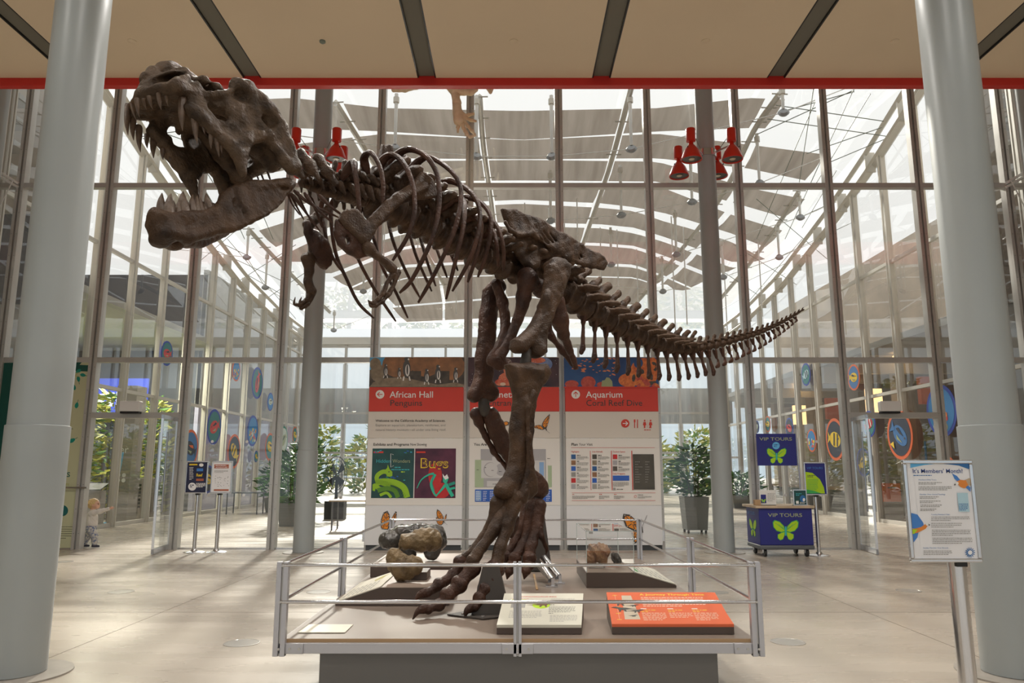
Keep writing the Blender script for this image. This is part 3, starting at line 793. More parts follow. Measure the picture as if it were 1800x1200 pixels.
# --- spine
dp = body_dp
SP = [(524, 318), (540, 322), (570, 331), (605, 338), (640, 346), (680, 361), (717, 379), (750, 397), (777, 412), (800, 426), (825, 440), (849, 453), (876, 467), (905, 478), (940, 488), (970, 502), (1001, 519), (1023, 536), (1049, 551), (1076, 566), (1100, 578), (1124, 589), (1148, 599), (1168, 606), (1187, 611), (1208, 613), (1232, 611), (1257, 606), (1281, 600), (1306, 593), (1330, 586), (1354, 576), (1379, 564), (1411, 545)]
sp = np.array(crom([dp(x, y, 0) for x, y in SP], 12)); sl = np.concatenate([[0], np.cumsum(np.linalg.norm(np.diff(sp, axis=0), axis=1))])
def at_s(s): return np.array([np.interp(s, sl, sp[:, i]) for i in range(3)])
def tan_s(s): 
    d = at_s(max(0, s - .04)) - at_s(min(sl[-1], s + .04)); return d / np.linalg.norm(d)
def s_of_a(a): return float(np.interp(-a, -sp[:, 0], sl))
def vframe(s, sc, roll=0):
    t = tan_s(s); y = np.array([0, 1, 0]); z = np.cross(t, y); R = Matrix(np.stack([t, y, z], 1).tolist()).to_4x4()
    return Matrix.Translation(at_s(s)) @ R @ (Matrix.Diagonal((*sc, 1)) if hasattr(sc, '__len__') else Matrix.Scale(sc, 4))
def vert_cervical(seed):
    F = Field(.0085)
    F.cone((-.075, 0, 0), (.075, 0, 0), .085, .085, .02); F.ell((.085, 0, 0), (.03, .085, .085), .02); F.ell((-.08, 0, -.005), (.03, .095, .095), .02)
    F.ell((0, .1, -.01), (.05, .04, .04), .03, True); F.ell((0, -.1, -.01), (.05, .04, .04), .03, True)
    F.cone((0, 0, .08), (-.01, 0, .15), .07, .055, .03); F.chain([(-.01, 0, .15), (-.035, 0, .24), (-.05, 0, .29)], [.035, .03, .04], .03)
    for s in (1, -1):
        F.chain([(0, s * .06, .12), (.07, s * .1, .13), (.125, s * .12, .15)], [.045, .035, .03], .03)
        F.chain([(-.02, s * .06, .14), (-.08, s * .12, .14), (-.15, s * .15, .09)], [.045, .04, .025], .03)
        F.chain([(.01, s * .07, .06), (-.01, s * .16, .01), (-.05, s * .2, -.08)], [.045, .04, .022], .03)
    return F.mesh('vertebra', 'bone', .004, 10, seed)
def vert_dorsal(seed, spine=.34, tr=.2):
    F = Field(.0085)
    F.cone((-.07, 0, 0), (.07, 0, 0), .078, .078, .02); F.ell((.06, 0, -.005), (.028, .105, .11), .02); F.ell((-.06, 0, -.005), (.028, .105, .11), .02)
    F.cone((0, 0, .08), (0, 0, .16), .055, .045, .03)
    F.plate([(.05, .12), (.045, .3), (.05, spine + .02), (-.06, spine + .03), (-.075, .3), (-.06, .12)], .022, 0, .018, .03)
    for s in (1, -1):
        F.chain([(0, s * .04, .15), (-.02, s * .14, .19), (-.04, s * tr, .2)], [.045, .035, .03], .03)
        F.cone((.02, s * .05, .13), (.1, s * .05, .15), .03, .025, .02); F.cone((-.02, s * .05, .14), (-.1, s * .05, .15), .03, .025, .02)
        F.ell((.0, s * .105, -.02), (.035, .02, .05), .02, True)
    return F.mesh('vertebra', 'bone', .004, 10, seed)
def vert_caudal(seed, sp_=.27, tr=.17, lean=-.10):
    F = Field(.0075)
    F.cone((-.07, 0, 0), (.07, 0, 0), .075, .07, .02); F.ell((.062, 0, 0), (.025, .1, .1), .02); F.ell((-.062, 0, 0), (.025, .095, .1), .02)
    F.cone((0, 0, .07), (-.02, 0, .13), .045, .04, .03)
    F.chain([(-.02, 0, .13), (-.05 + lean * .3, 0, .2), (-.05 + lean, 0, sp_)], [.035, .03, .034], .025, sq=(1, 1.4, 1))
    for s in (1, -1):
        F.chain([(0, s * .05, .05), (-.04, s * .12, .06), (-.08, s * tr, .065)], [.035, .03, .03], .025, sq=(1, 1, 1.5))
        F.chain([(.0, s * .035, .12), (.08, s * .04, .15)], [.03, .02], .02); F.chain([(-.02, s * .03, .13), (-.1, s * .03, .15)], [.028, .018], .02)
    return F.mesh('vertebra', 'bone', .0035, 11, seed)
def vert_tip(seed):
    F = Field(.0075)
    F.cone((-.075, 0, 0), (.075, 0, 0), .05, .05, .02); F.ell((.07, 0, 0), (.03, .075, .075), .02); F.ell((-.07, 0, 0), (.03, .07, .07), .02)
    F.chain([(-.01, 0, .05), (-.05, 0, .1), (-.085, 0, .16)], [.035, .028, .032], .02, sq=(1, 1.2, 1))
    for s in (1, -1): F.chain([(.0, s * .03, .06), (.1, s * .035, .1)], [.028, .02], .02)
    return F.mesh('vertebra', 'bone', .003, 12, seed)
def chevron_mesh(foot):
    F = Field(.0075)
    for s in (1, -1): F.chain([(.02, s * .03, -.07), (0, s * .012, -.15)], [.022, .02], .03)
    if foot: F.chain([(0, 0, -.16), (-.03, 0, -.30), (-.05, 0, -.40), (-.04, 0, -.44)], [.026, .022, .03, .032], .02, sq=(1, 1.3, 1))
    else: F.chain([(0, 0, -.14), (-.03, 0, -.2), (-.02, 0, -.25), (.06, 0, -.27)], [.024, .022, .035, .022], .02, sq=(1, 1.3, 1))
    return F.mesh('chevron_bone', 'bone_red', .002, 10)
cerv = [vert_cervical(k) for k in range(3)]; dors = [vert_dorsal(k) for k in range(3)]; caud = [vert_caudal(k) for k in range(3)]; tipv = vert_tip(1); chev = [chevron_mesh(1), chevron_mesh(0)]
def put(name, me, T, parent=dino):
    o = link(name, me, parent); o.matrix_basis = T; return o
s_neck0, s_dor0, s_sac0, s_tail0 = .02, s_of_a(dp(655, 352)[0]), s_of_a(dp(885, 470)[0]), s_of_a(dp(992, 514)[0])
nc = 8
for k in range(nc):
    s = s_neck0 + (s_dor0 - s_neck0) * (k + .5) / nc; put('vertebra', cerv[k % 3], vframe(s, (s_dor0 - s_neck0) / nc / .155 * np.array([1, 1.35, 1.5]) * min(1.16, .66 + .1 * k)))
nd = 12
for k in range(nd):
    s = s_dor0 + (s_sac0 - s_dor0) * (k + .5) / nd; put('vertebra', dors[k % 3], vframe(s, np.array([(s_sac0 - s_dor0) / nd / .135, 1.4 - .025 * k, 1.42 - .048 * k])))
for k in range(5):
    s = s_sac0 + (s_tail0 - s_sac0) * (k + .5) / 5; put('vertebra', dors[k % 3], vframe(s, np.array([1.45, 1.15, .95])))
s = s_tail0; k = 0
while s < sl[-1] - .12 and k < 42:
    f = (s - s_tail0) / (sl[-1] - s_tail0); L = .185 - .03 * f if f < .45 else .17 - .05 * (f - .45)
    rad = float(np.interp(f, [0, .15, .3, .42, .6, .8, 1], [.145, .125, .098, .062, .048, .03, .013])); sc = rad / .1
    c = s + L * .5
    big = f < .4
    ys = sc * (1.0 if big else 1.0)
    put('vertebra', caud[k % 3] if big else tipv, vframe(c, np.array([L / .15, sc * (1 if big else 1.25), (max(sc, .75) if big else sc * 1.25)])))
    if 0 < k and f < .93:
        hs = float(np.interp(f, [0, .05, .12, .25, .36, .42, .5, .7, .93], [.95, 1.15, 1.15, .95, .8, .75, .85, .62, .3]))
        if f < .46: T = vframe(c + L * .35, np.array([1.0, .9, hs])); me = chev[0]
        else: T = vframe(c + L * .35, np.array([.8, .6, hs * 1.2])); me = chev[1]
        put('chevron_bone', me, T)
    s += L; k += 1
m = MB(); e = [at_s(q) for q in np.linspace(min(s, sl[-1] - .16) - .1, sl[-1], 6)]; m.tube(e, [.022, .018, .014, .01, .006, .003], 'bone', 8); m.build('tail_tip', dino, world=False)

# --- ribs
def rib(path, r=.022, name='rib', mt='bone_red', n=7):
    pts = crom(path, n); N = len(pts)
    m = MB(); R = [r * float(np.interp(i / (N - 1), [0, .12, .3, .5, .7, .95, 1], [.9, 1.8, 1.35, 1.0, .92, .8, .45])) for i in range(N)]
    m.tube(pts, R, mt, 9, flat=(1.0, .75), side=(1, 0, 0)); return m.build(name, dino, world=False)
NEAR = [[(648, 312, .05), (640, 280, .10), (651, 268, .25), (666, 289, .34), (673, 319, .38), (673, 358, .38)],
        [(600, 316, .1), (620, 285, .2), (624, 300, .28), (628, 330, .3), (633, 378, .3)],
        [(668, 312, .05), (672, 284, .10), (690, 272, .2), (711, 289, .32), (725, 323, .40), (729, 361, .44), (726, 388, .44), (714, 420, .42), (690, 458, .36)],
        [(690, 318, .05), (690, 284, .09), (714, 263, .2), (744, 271, .32), (765, 297, .40), (772, 330, .45), (771, 370, .47), (762, 412, .47), (744, 454, .43), (722, 494, .36), (702, 515, .30)],
        [(716, 330, .05), (722, 300, .09), (742, 279, .18), (762, 279, .27), (792, 300, .38), (808, 324, .44), (810, 352, .47), (802, 394, .48), (783, 442, .44), (759, 490, .36), (735, 532, .28)],
        [(771, 318, .08), (800, 320, .2), (831, 342, .34), (843, 369, .42), (841, 406, .45), (825, 457, .41), (795, 512, .30)],
        [(775, 372, .08), (795, 352, .2), (813, 350, .3), (817, 370, .4), (813, 406, .43), (801, 457, .40), (784, 526, .3)],
        [(800, 352, .08), (822, 347, .2), (846, 357, .32), (862, 380, .4), (862, 412, .42), (852, 454, .36), (840, 487, .28)],
        [(812, 392, .08), (830, 382, .2), (844, 390, .33), (846, 408, .38), (837, 451, .36), (822, 496, .28)],
        [(840, 400, .08), (856, 386, .2), (868, 390, .3), (879, 410, .36), (885, 438, .36), (885, 475, .3)],
        [(850, 418, .08), (860, 404, .2), (868, 408, .28), (873, 430, .32), (876, 469, .28)]]
for path in NEAR: rib([dp(*q) for q in path])
FAR = [[(582, 364), (583, 400), (591, 448), (609, 490), (630, 532), (657, 559)], [(564, 367), (569, 395), (575, 425), (585, 452), (602, 478)], [(621, 420), (632, 460), (660, 511), (696, 565)], [(648, 390), (657, 420), (672, 469), (696, 514), (717, 559)],
       [(682, 385), (693, 430), (717, 484), (738, 523)], [(718, 400), (732, 451), (759, 512)], [(738, 412), (750, 457), (766, 503)], [(764, 425), (772, 450), (786, 488)], [(790, 440), (796, 455), (805, 476)]]
for k, path in enumerate(FAR):
    low = [dp(x, y, -.44 + .02 * i) for i, (x, y) in enumerate(path)]
    a = low[0][0] - .05; s = s_of_a(a); c = at_s(s)
    rib([c + [0, -.08, .16], c + [.02, -.22, .20], c + [.04, -.38, .10]] + low[0:1] + low[1:], .018)
# thin neck ribs
for (p, r) in (([(516, 334, .12), (545, 358, .14), (597, 383, .14)], .011), ([(510, 337, .1), (520, 360, .1), (534, 386, .1)], .008), ([(513, 340, .12), (535, 370, .13), (563, 407, .12)], .009), ([(535, 338, .13), (552, 362, .15), (585, 392, .15)], .012),
               ([(522, 335, -.1), (530, 356, -.12), (548, 392, -.12)], .009), ([(545, 345, -.1), (556, 372, -.12), (566, 400, -.12)], .01), ([(560, 342, .13), (580, 362, .15), (604, 380, .15)], .012), ([(505, 336, .02), (512, 356, .02), (527, 378, .02)], .007),
               ([(455, 292, 0), (459, 305, 0), (464, 318, 0)], .008), ([(447, 290, 0), (450, 302, 0), (455, 318, 0)], .007), ([(466, 290, -.03), (471, 304, -.03), (475, 316, -.03)], .009)):
    rib([dp(*q) for q in p], r, 'neck_rib', n=5)
for (x, y) in ((548, 322), (578, 330), (520, 318)):           # broad plates at the sides of the neck
    F = Field(.009); F.chain([dp(x - 18, y - 50, .10), dp(x - 2, y - 28, .15), dp(x + 12, y - 8, .17)], [.045, .045, .025], .03, sq=(1, 1.5, 1)); bone('neck_process', F)

# --- shoulder girdle and arms
def girdle(sg):
    F = Field(.0095); u = .40
    bl = [dp(*q, u) for q in ((745, 297), (764, 312), (778, 344), (742, 350), (712, 354), (686, 372), (664, 396), (648, 412), (643, 427), (632, 422), (634, 398), (650, 380), (672, 358), (700, 336), (728, 318))]
    F.plate([(q[0], q[2]) for q in bl], .024, lambda a: sg * (u - .25 * np.clip(a - bl[8][0], -9, 0) * -.25), .022, .03)
    F.chain([dp(640, 420, u) * [1, sg, 1], dp(662, 385, u) * [1, sg, 1], dp(700, 348, u) * [1, sg, 1], dp(748, 328, u) * [1, sg, 1]], [.05, .042, .034, .025], .03, sq=(1, 1.3, 1))
    F.plate([(q[0], q[2]) for q in [dp(*q, u) for q in ((609, 368), (626, 368), (636, 376), (646, 394), (646, 418), (640, 428), (622, 416), (606, 402), (594, 386), (598, 376))]], .028, sg * u, .026, .03)
    o1 = bone('shoulder_blade', F, amp=.003)
    F = Field(.0095)
    F.plate([(q[0], q[2]) for q in [dp(*q, u - .02) for q in ((590, 384), (604, 396), (622, 410), (642, 424), (648, 438), (652, 450), (630, 456), (612, 448), (594, 430), (585, 408))]], .028, sg * (u - .02), .026, .03)
    F.ell(dp(612, 422, u) * [1, sg, 1], (.02, .06, .035), .02, True)
    o2 = bone('coracoid', F, 'bone_red', amp=.003); return o1, o2
girdle(1)
F = Field(.0095); u = -.42
F.plate([(q[0], q[2]) for q in [dp(*q, u) for q in ((534, 388), (543, 386), (547, 402), (563, 411), (578, 430), (584, 448), (582, 466), (573, 475), (565, 470), (558, 461), (545, 450), (543, 433), (534, 408))]], .04, u, .036, .03)
F.ell(dp(556, 425, u + .02), (.03, .05, .08), .04)
bone('coracoid', F, 'bone_red', amp=.003)
F = Field(.0095); F.chain([dp(540, 395, -.44), dp(600, 345, -.46), dp(690, 320, -.44)], [.05, .035, .05], .03, sq=(1, 1.5, 1)); bone('shoulder_blade', F)
def arm(P, u, sc=1.0):
    F = Field(.007); pts = [dp(*q, u) for q in P['humerus']]; F.chain(pts, [.042 * sc, .03 * sc, .027 * sc, .038 * sc], .02); F.ell(pts[0], (.05 * sc, .045, .05 * sc), .03); bone('upper_arm_bone', F, amp=.0025)
    F = Field(.006)
    for q in P['fore']: F.chain([dp(*w, u) for w in q], [.024, .016, .022], .006)
    bone('forearm_bone', F, amp=.002)
    for fg, cl in P['fingers']:
        F = Field(.0055); pts = [dp(*w, u + .02) for w in fg]; F.chain(pts, [.017, .013, .015, .012][:len(pts)], .012)
        for q in pts: F.ell(q, (.018, .017, .018), .012)
        fo = bone('finger_bone', F, amp=.001)
        m = MB(); m.tube(crom([dp(*w, u + .02) for w in cl], 4), [.015, .013, .009, .003], 'bone', 8); m.build('claw', fo, world=False)
arm({'humerus': [(648, 437), (662, 449), (676, 459), (690, 473)], 'fore': [[(693, 477), (680, 497), (673, 516)], [(700, 478), (692, 500), (684, 516)]],
     'fingers': [([(672, 518), (663, 526), (656, 533)], [(656, 533), (650, 531), (647, 527)]), ([(682, 518), (672, 530), (660, 537)], [(660, 537), (652, 538), (648, 532)])]}, .42)
arm({'humerus': [(541, 456), (543, 476), (542, 496), (547, 511)], 'fore': [[(546, 512), (542, 520), (538, 529)], [(551, 514), (547, 526), (541, 534)]],
     'fingers': [([(538, 527), (532, 532), (526, 536)], [(526, 536), (517, 534), (519, 522)]), ([(541, 534), (536, 538), (530, 541)], [(530, 539), (527, 531), (530, 522)])]}, -.42, 1.15)

# --- hips
def ilium(sg):
    F = Field(.0105)
    up = [dp(*q, .22) for q in ((884, 366), (908, 368), (940, 382), (980, 408), (1023, 434), (1055, 453), (1062, 465), (1056, 478), (1033, 472), (1003, 464), (985, 456), (967, 441), (950, 426), (935, 411), (911, 413), (897, 405), (889, 389))]
    F.plate([(q[0], q[2]) for q in up], .030, lambda a: sg * (.22 - .04 * np.clip((a - .2) / .5, -1, 1)), .028, .03)
    lo_ = [dp(*q, .17) for q in ((905, 405), (935, 405), (967, 436), (990, 456), (1006, 470), (985, 478), (972, 458), (960, 452), (948, 456), (944, 472), (930, 474), (917, 462), (906, 446), (900, 424))]
    F.plate([(q[0], q[2]) for q in lo_], .045, sg * .17, .04, .05)
    F.chain([dp(889, 392, .24) * [1, sg, 1], dp(897, 405, .25) * [1, sg, 1], dp(911, 412, .25) * [1, sg, 1], dp(936, 410, .25) * [1, sg, 1], dp(965, 434, .25) * [1, sg, 1]], [.022, .022, .024, .024, .02], .02)
    for k in range(9):
        x0 = 900 + k * 13; F.cone(dp(x0, 374 + k * 7, .26) * [1, sg, 1], dp(x0 + 26, 408 + k * 7, .26) * [1, sg, 1], .006, None, .012, True)
    return bone('ilium', F, amp=.005, freq=8)
ilium(1); ilium(-1)
for k, sg in enumerate((1, -1)):
    F = Field(.0095)
    if sg > 0: pts = [(926, 487), (921, 521), (911, 561), (895, 601), (873, 632)]; u = [.18, .15, .11, .07, .04]; r = [.085, .07, .05, .045, .055]
    else: pts = [(873, 500), (884, 532), (889, 575), (879, 607), (866, 628)]; u = [-.2, -.17, -.12, -.07, -.03]; r = [.055, .05, .048, .045, .05]
    F.chain([dp(*p, q) for p, q in zip(pts, u)], r, .03)
    if sg > 0: F.chain([dp(864, 632, .02), dp(876, 638, .02), dp(890, 640, .02)], [.05, .055, .05], .04); F.chain([dp(926, 492, .18), dp(950, 505, .17), dp(965, 520, .15)], [.08, .075, .07], .05)
    bone('pubis', F, 'bone_red', amp=.004)
for sg in (1, -1):
    F = Field(.0095)
    if sg > 0: F.chain(dpl((977, 530, .16), (982, 560, .14), (992, 588, .11), (1002, 616, .07), (1012, 645, .03)), [.09, .085, .05, .035, .022], .04)
    else: F.chain(dpl((955, 540, -.16), (968, 590, -.12), (990, 618, -.07), (1013, 646, -.01)), [.06, .035, .03, .022], .04)
    bone('ischium', F, 'bone_red', amp=.004)

# --- hind legs
def leg_bone(name, pts, rs, u, extra=(), mt='bone', h=.0095, sq=(1, 1, 1), amp=.004, outline=None, th=.07):
    us = u if hasattr(u, '__len__') else [u] * len(pts)
    F = Field(h)
    if outline: F.plate([(q[0], q[2]) for q in [dp(*p, us[len(us) // 2]) for p in outline]], th, us[len(us) // 2], th * .8, .03)
    F.chain([dp(*p, w) for p, w in zip(pts, us)], rs, .035, sq=sq)
    for (x, y, w, r) in extra: F.ell(dp(x, y, w), r if hasattr(r, '__len__') else (r, r, r), .04)
    return bone(name, F, mt, amp=amp)
leg_bone('femur', [(978, 466), (980, 490), (972, 520), (960, 552), (948, 582), (940, 602)], [.075, .07, .058, .055, .055, .06], [.44, .46, .46, .45, .45, .45],
         [(970, 474, .36, .085), (913, 608, .42, (.05, .07, .06)), (945, 613, .47, (.062, .085, .075)), (961, 525, .5, (.035, .04, .09))],
         outline=[(960, 490), (964, 466), (974, 456), (988, 456), (999, 466), (999, 484), (990, 504), (983, 524), (974, 544), (965, 562), (959, 580), (957, 602), (957, 620), (944, 628), (934, 624), (929, 612), (922, 620), (910, 622), (901, 612), (903, 598), (916, 590), (932, 574), (945, 550), (954, 522)], th=.07)
leg_bone('knee_link', [(925, 618), (924, 632), (924, 642)], [.05, .042, .05], .44, mt='support')
leg_bone('shin_bone', [(926, 655), (925, 680), (921, 720), (917, 770), (914, 815), (910, 850)], [.07, .075, .06, .055, .058, .07], .46,
         [(935, 652, .50, (.12, .08, .05)), (905, 866, .46, (.08, .075, .06)), (884, 866, .43, (.05, .06, .05)), (926, 712, .53, (.025, .03, .07))],
         outline=[(891, 641), (905, 636), (930, 638), (955, 640), (966, 655), (958, 672), (946, 684), (938, 702), (934, 730), (932, 775), (932, 820), (938, 845), (940, 866), (928, 878), (905, 880), (884, 877), (873, 868), (874, 856), (888, 838), (898, 815), (901, 790), (900, 750), (903, 720), (905, 700), (900, 675), (893, 655)], th=.075)
leg_bone('calf_bone', [(936, 690), (926, 716), (928, 770), (926, 830), (920, 862)], [.035, .024, .022, .024, .05], .54, [(918, 873, .53, (.065, .05, .06)), (906, 874, .54, (.035, .04, .05))])
leg_bone('femur', [(866, 508), (862, 540), (857, 590), (852, 640), (849, 685)], [.065, .06, .055, .055, .065], [-.38, -.42, -.42, -.42, -.42],
         [(876, 502, -.34, .08), (834, 694, -.42, (.05, .06, .06)), (864, 692, -.42, (.055, .07, .065))], 'bone_red',
         outline=[(852, 508), (862, 498), (876, 500), (880, 512), (874, 540), (868, 570), (866, 600), (865, 640), (863, 668), (872, 684), (873, 696), (862, 706), (850, 704), (842, 700), (832, 707), (825, 700), (828, 684), (836, 664), (838, 640), (842, 600), (846, 560), (850, 530)], th=.07)
leg_bone('knee_link', [(849, 700), (850, 712), (852, 722)], [.05, .045, .05], -.42, mt='support')
leg_bone('shin_bone', [(864, 730), (872, 750), (884, 785), (902, 818), (930, 842), (949, 858)], [.07, .07, .06, .055, .06, .07], -.42, [(950, 858, -.42, (.06, .08, .075))], 'bone_red',
         outline=[(852, 722), (864, 716), (874, 728), (884, 750), (895, 775), (905, 796), (925, 815), (945, 830), (958, 850), (960, 866), (950, 876), (935, 872), (925, 850), (905, 826), (890, 800), (876, 784), (864, 770), (858, 750)], th=.07)
leg_bone('calf_bone', [(838, 726), (842, 742), (854, 768), (868, 794), (895, 826)], [.05, .038, .03, .026, .026], -.5, [(836, 728, -.5, .05)], 'bone_red')
# feet: near foot steps forward, far foot stands behind
leg_bone('metatarsal', [(877, 886), (866, 918), (840, 960), (818, 980)], [.07, .045, .038, .045], [.40, .38, .33, .31], h=.008)
leg_bone('metatarsal', [(895, 888), (870, 930), (848, 962), (830, 986)], [.07, .05, .042, .052], [.46, .46, .45, .45], h=.008)
leg_bone('metatarsal', [(903, 886), (892, 925), (879, 960), (872, 990)], [.075, .055, .045, .055], [.50, .52, .55, .56], h=.008)
def toe(joints, us, rs, claw, name='toe_bone', mt='bone_red'):
    for i in range(len(joints) - 1):
        F = Field(.0075); a, b = dp(*joints[i], us[i]), dp(*joints[i + 1], us[i + 1]); a[2] = max(a[2], rs[i] * 1.3 + .012); b[2] = max(b[2], rs[i + 1] * 1.3 + .012)
        F.chain([a, a * .5 + b * .5, b], [rs[i] * 1.08, rs[i] * .72, rs[i + 1]], .02); F.ell(a + [0, 0, .006], np.array([.9, 1.15, 1.0]) * rs[i] * 1.08, .02); F.ell(b, np.array([1, 1.1, .95]) * rs[i + 1] * 1.02, .015)
        bone(name, F, mt, amp=.0025, freq=12)
    m = MB(); c = [np.array([q[0], q[1], max(q[2], .012 + rs[-1] * (1 - i / 10))]) for i, q in enumerate(crom([dp(*q, us[-1]) for q in claw], 5))]; m.tube(c, [rs[-1] * .9, rs[-1] * .95, rs[-1] * .85, rs[-1] * .7, rs[-1] * .5, rs[-1] * .3, .004], mt, 10, flat=(1.1, .8), side=(0, 0, 1)); m.build('toe_claw', dino, world=False)
toe([(810, 990), (797, 1012), (772, 1028), (752, 1041)], [.30, .29, .27, .26], [.055, .046, .042, .036], [(751, 1041), (737, 1046), (729, 1058)])
toe([(830, 1000), (806, 1028), (786, 1046), (771, 1064), (753, 1071)], [.45, .44, .43, .42, .41], [.062, .056, .05, .042, .034], [(752, 1069), (736, 1073), (725, 1089)])
toe([(869, 1002), (861, 1022), (851, 1036), (842, 1052), (834, 1066)], [.57, .58, .58, .58, .58], [.066, .058, .05, .042, .036], [(834, 1065), (821, 1073), (816, 1087)])
leg_bone('metatarsal', [(928, 888), (918, 925), (905, 951), (892, 973)], [.065, .045, .038, .045], [-.5, -.5, -.52, -.54], mt='bone_red', h=.008)
leg_bone('metatarsal', [(936, 888), (930, 925), (920, 956), (906, 980)], [.07, .05, .042, .052], [-.42, -.42, -.42, -.42], mt='bone_red', h=.008)
leg_bone('metatarsal', [(948, 889), (943, 925), (934, 957), (931, 980)], [.07, .055, .045, .055], [-.36, -.34, -.31, -.29], mt='bone_red', h=.008)
leg_bone('first_toe_bone', [(948, 928), (951, 942), (958, 957)], [.03, .022, .026], [-.3, -.28, -.27], mt='bone_red', h=.007)
m = MB(); m.tube(crom([dp(958, 957, -.27), dp(961, 966, -.27), dp(959, 975, -.27)], 4), [.026, .022, .012, .003], 'bone_red', 8); m.build('toe_claw', dino, world=False)
leg_bone('first_toe_bone', [(907, 912), (903, 928), (899, 942)], [.028, .02, .024], [.36, .35, .34], mt='bone_red', h=.007)
toe([(890, 978), (884, 992), (880, 1002)], [-.54, -.55, -.56], [.05, .045, .038], [(880, 1001), (875, 1006), (872, 1012)])
toe([(905, 982), (899, 996), (895, 1004)], [-.42, -.42, -.42], [.056, .05, .042], [(895, 1003), (893, 1010), (891, 1018)])
toe([(931, 982), (929, 994), (925, 1003)], [-.28, -.27, -.26], [.06, .052, .042], [(925, 1002), (923, 1010), (921, 1018)])
# display armature: brown wedge feet and post
def wedge(cx, cy, bw, bd, h, tw, mt='support'):
    m = MB(); b = [(-bw, -bd), (bw, -bd), (bw, bd), (-bw, bd)]
    vs = [(cx + x, cy + y, .454) for x, y in b] + [(cx + x * tw, cy + y * tw, .44 + h) for x, y in b]
    m.add(vs, [(3, 2, 1, 0), (4, 5, 6, 7), (0, 1, 5, 4), (1, 2, 6, 5), (2, 3, 7, 6), (3, 0, 4, 7)], mt); return m.build('support_wedge', dino, smooth=0)
g1 = atZ(862, 1082, .44); wedge(g1[0], g1[1] + .1, .14, .13, .36, .42)
m = MB(); m.prism([(g1[0] - .32, g1[1] + .0, .443), (g1[0] - .05, g1[1] - .17, .443), (g1[0] + .3, g1[1] + .02, .443), (g1[0] + .05, g1[1] + .32, .443)], (0, 0, .01), 'support'); m.build('floor_plate', dino, smooth=0)
for dx, dy in ((-.2, -.02), (-.05, -.12), (.18, .0)):
    m = MB(); m.cyl((g1[0] + dx, g1[1] + dy, .45), (g1[0] + dx, g1[1] + dy, .465), .014, 'alu', 8); m.build('bolt', dino)
g2 = atZ(942, 1004, .44); wedge(g2[0] + .0, g2[1] + .1, .17, .15, 1.0, .25)

# ================================================================== THE PLATFORM AND WHAT STANDS ON IT
M['deck'] = mat('deck_laminate', (.27, .215, .175), .32, noise=.04, scale=2)
M['deckedge'] = mat('plywood_edge', (.42, .27, .14), .6)
M['plinth'] = mat('plinth_grey', (.155, .15, .142), .6)
M['frame'] = mat('silver_frame', (.50, .50, .53), .36, metal=.4)
M['ply_brown'] = mat('brown_laminate', (.095, .066, .052), .45)
M['ply_top'] = mat('taupe_laminate', (.30, .235, .19), .4)
M['cream'] = mat('cream_print', (.66, .64, .54), .4)
M['creamcard'] = mat('cream_card', (.74, .70, .58), .5)
M['orange'] = mat('orange_print', (.72, .135, .045), .4)
M['ink'] = mat('ink', (.06, .055, .05), .6); M['inkgrey'] = mat('grey_ink', (.33, .32, .30), .6); M['inkred'] = mat('red_ink', (.62, .05, .03), .6)
M['inkyellow'] = mat('yellow_ink', (.85, .62, .05), .6); M['inkcream'] = mat('cream_ink', (.80, .62, .48), .6); M['inkwhite'] = mat('white_ink', (.85, .85, .83), .5)
M['lime'] = mat('lime', (.48, .72, .03), .5); M['limedark'] = mat('leaf_green', (.05, .42, .10), .5); M['navy'] = mat('navy_print', (.022, .028, .20), .4); M['sky'] = mat('light_blue_print', (.12, .45, .78), .5)
PX0, PX1, PY0, PY1, PZ = -1.50, 1.585, 4.98, 9.4, .44
DZ = PZ; PZ = DZ + .002
plat = empty('exhibit_platform', ((PX0 + PX1) / 2, (PY0 + PY1) / 2, 0), label='low grey exhibit platform with steel tube railing under the dinosaur skeleton', cat='platform')
m = MB(); m.box(PX0 + .27, PX1 - .27, PY0 + .06, PY1 - .3, 0, .37, 'plinth'); m.build('plinth', plat, bevel=.004, smooth=0)
m = MB(); m.box(PX0 + .035, PX1 - .035, PY0 + .03, PY1 - .02, DZ - .022, DZ, 'deck'); m.build('deck', plat, smooth=0)
m = MB(); m.box(PX0 + .03, PX1 - .03, PY0 + .026, PY0 + .03, DZ - .022, DZ - .001, 'deckedge'); m.build('deck_edge', plat, smooth=0)
m = MB()
m.box(PX0 + .02, PX1 - .02, PY0, PY0 + .05, DZ - .085, DZ - .022, 'frame'); m.box(PX0 + .02, PX1 - .02, PY1 - .05, PY1, DZ - .085, DZ - .022, 'frame')
m.box(PX0, PX0 + .045, PY0, PY1, DZ - .085, DZ - .022, 'frame'); m.box(PX1 - .045, PX1, PY0, PY1, DZ - .085, DZ - .022, 'frame')
m.build('edge_frame', plat, bevel=.003, smooth=0)
RT = .905
posts = [(PX0 + .025, PY0 + .0, 1), (PX1 - .025, PY0 + .0, 1), (.035, PY0, 1), (PX0 + .02, 6.75, 0), (PX1 - .02, 6.75, 0), (PX0 + .03, PY1 - .03, 0), (PX1 - .03, PY1 - .03, 0), (.035, PY1 - .02, 0)]
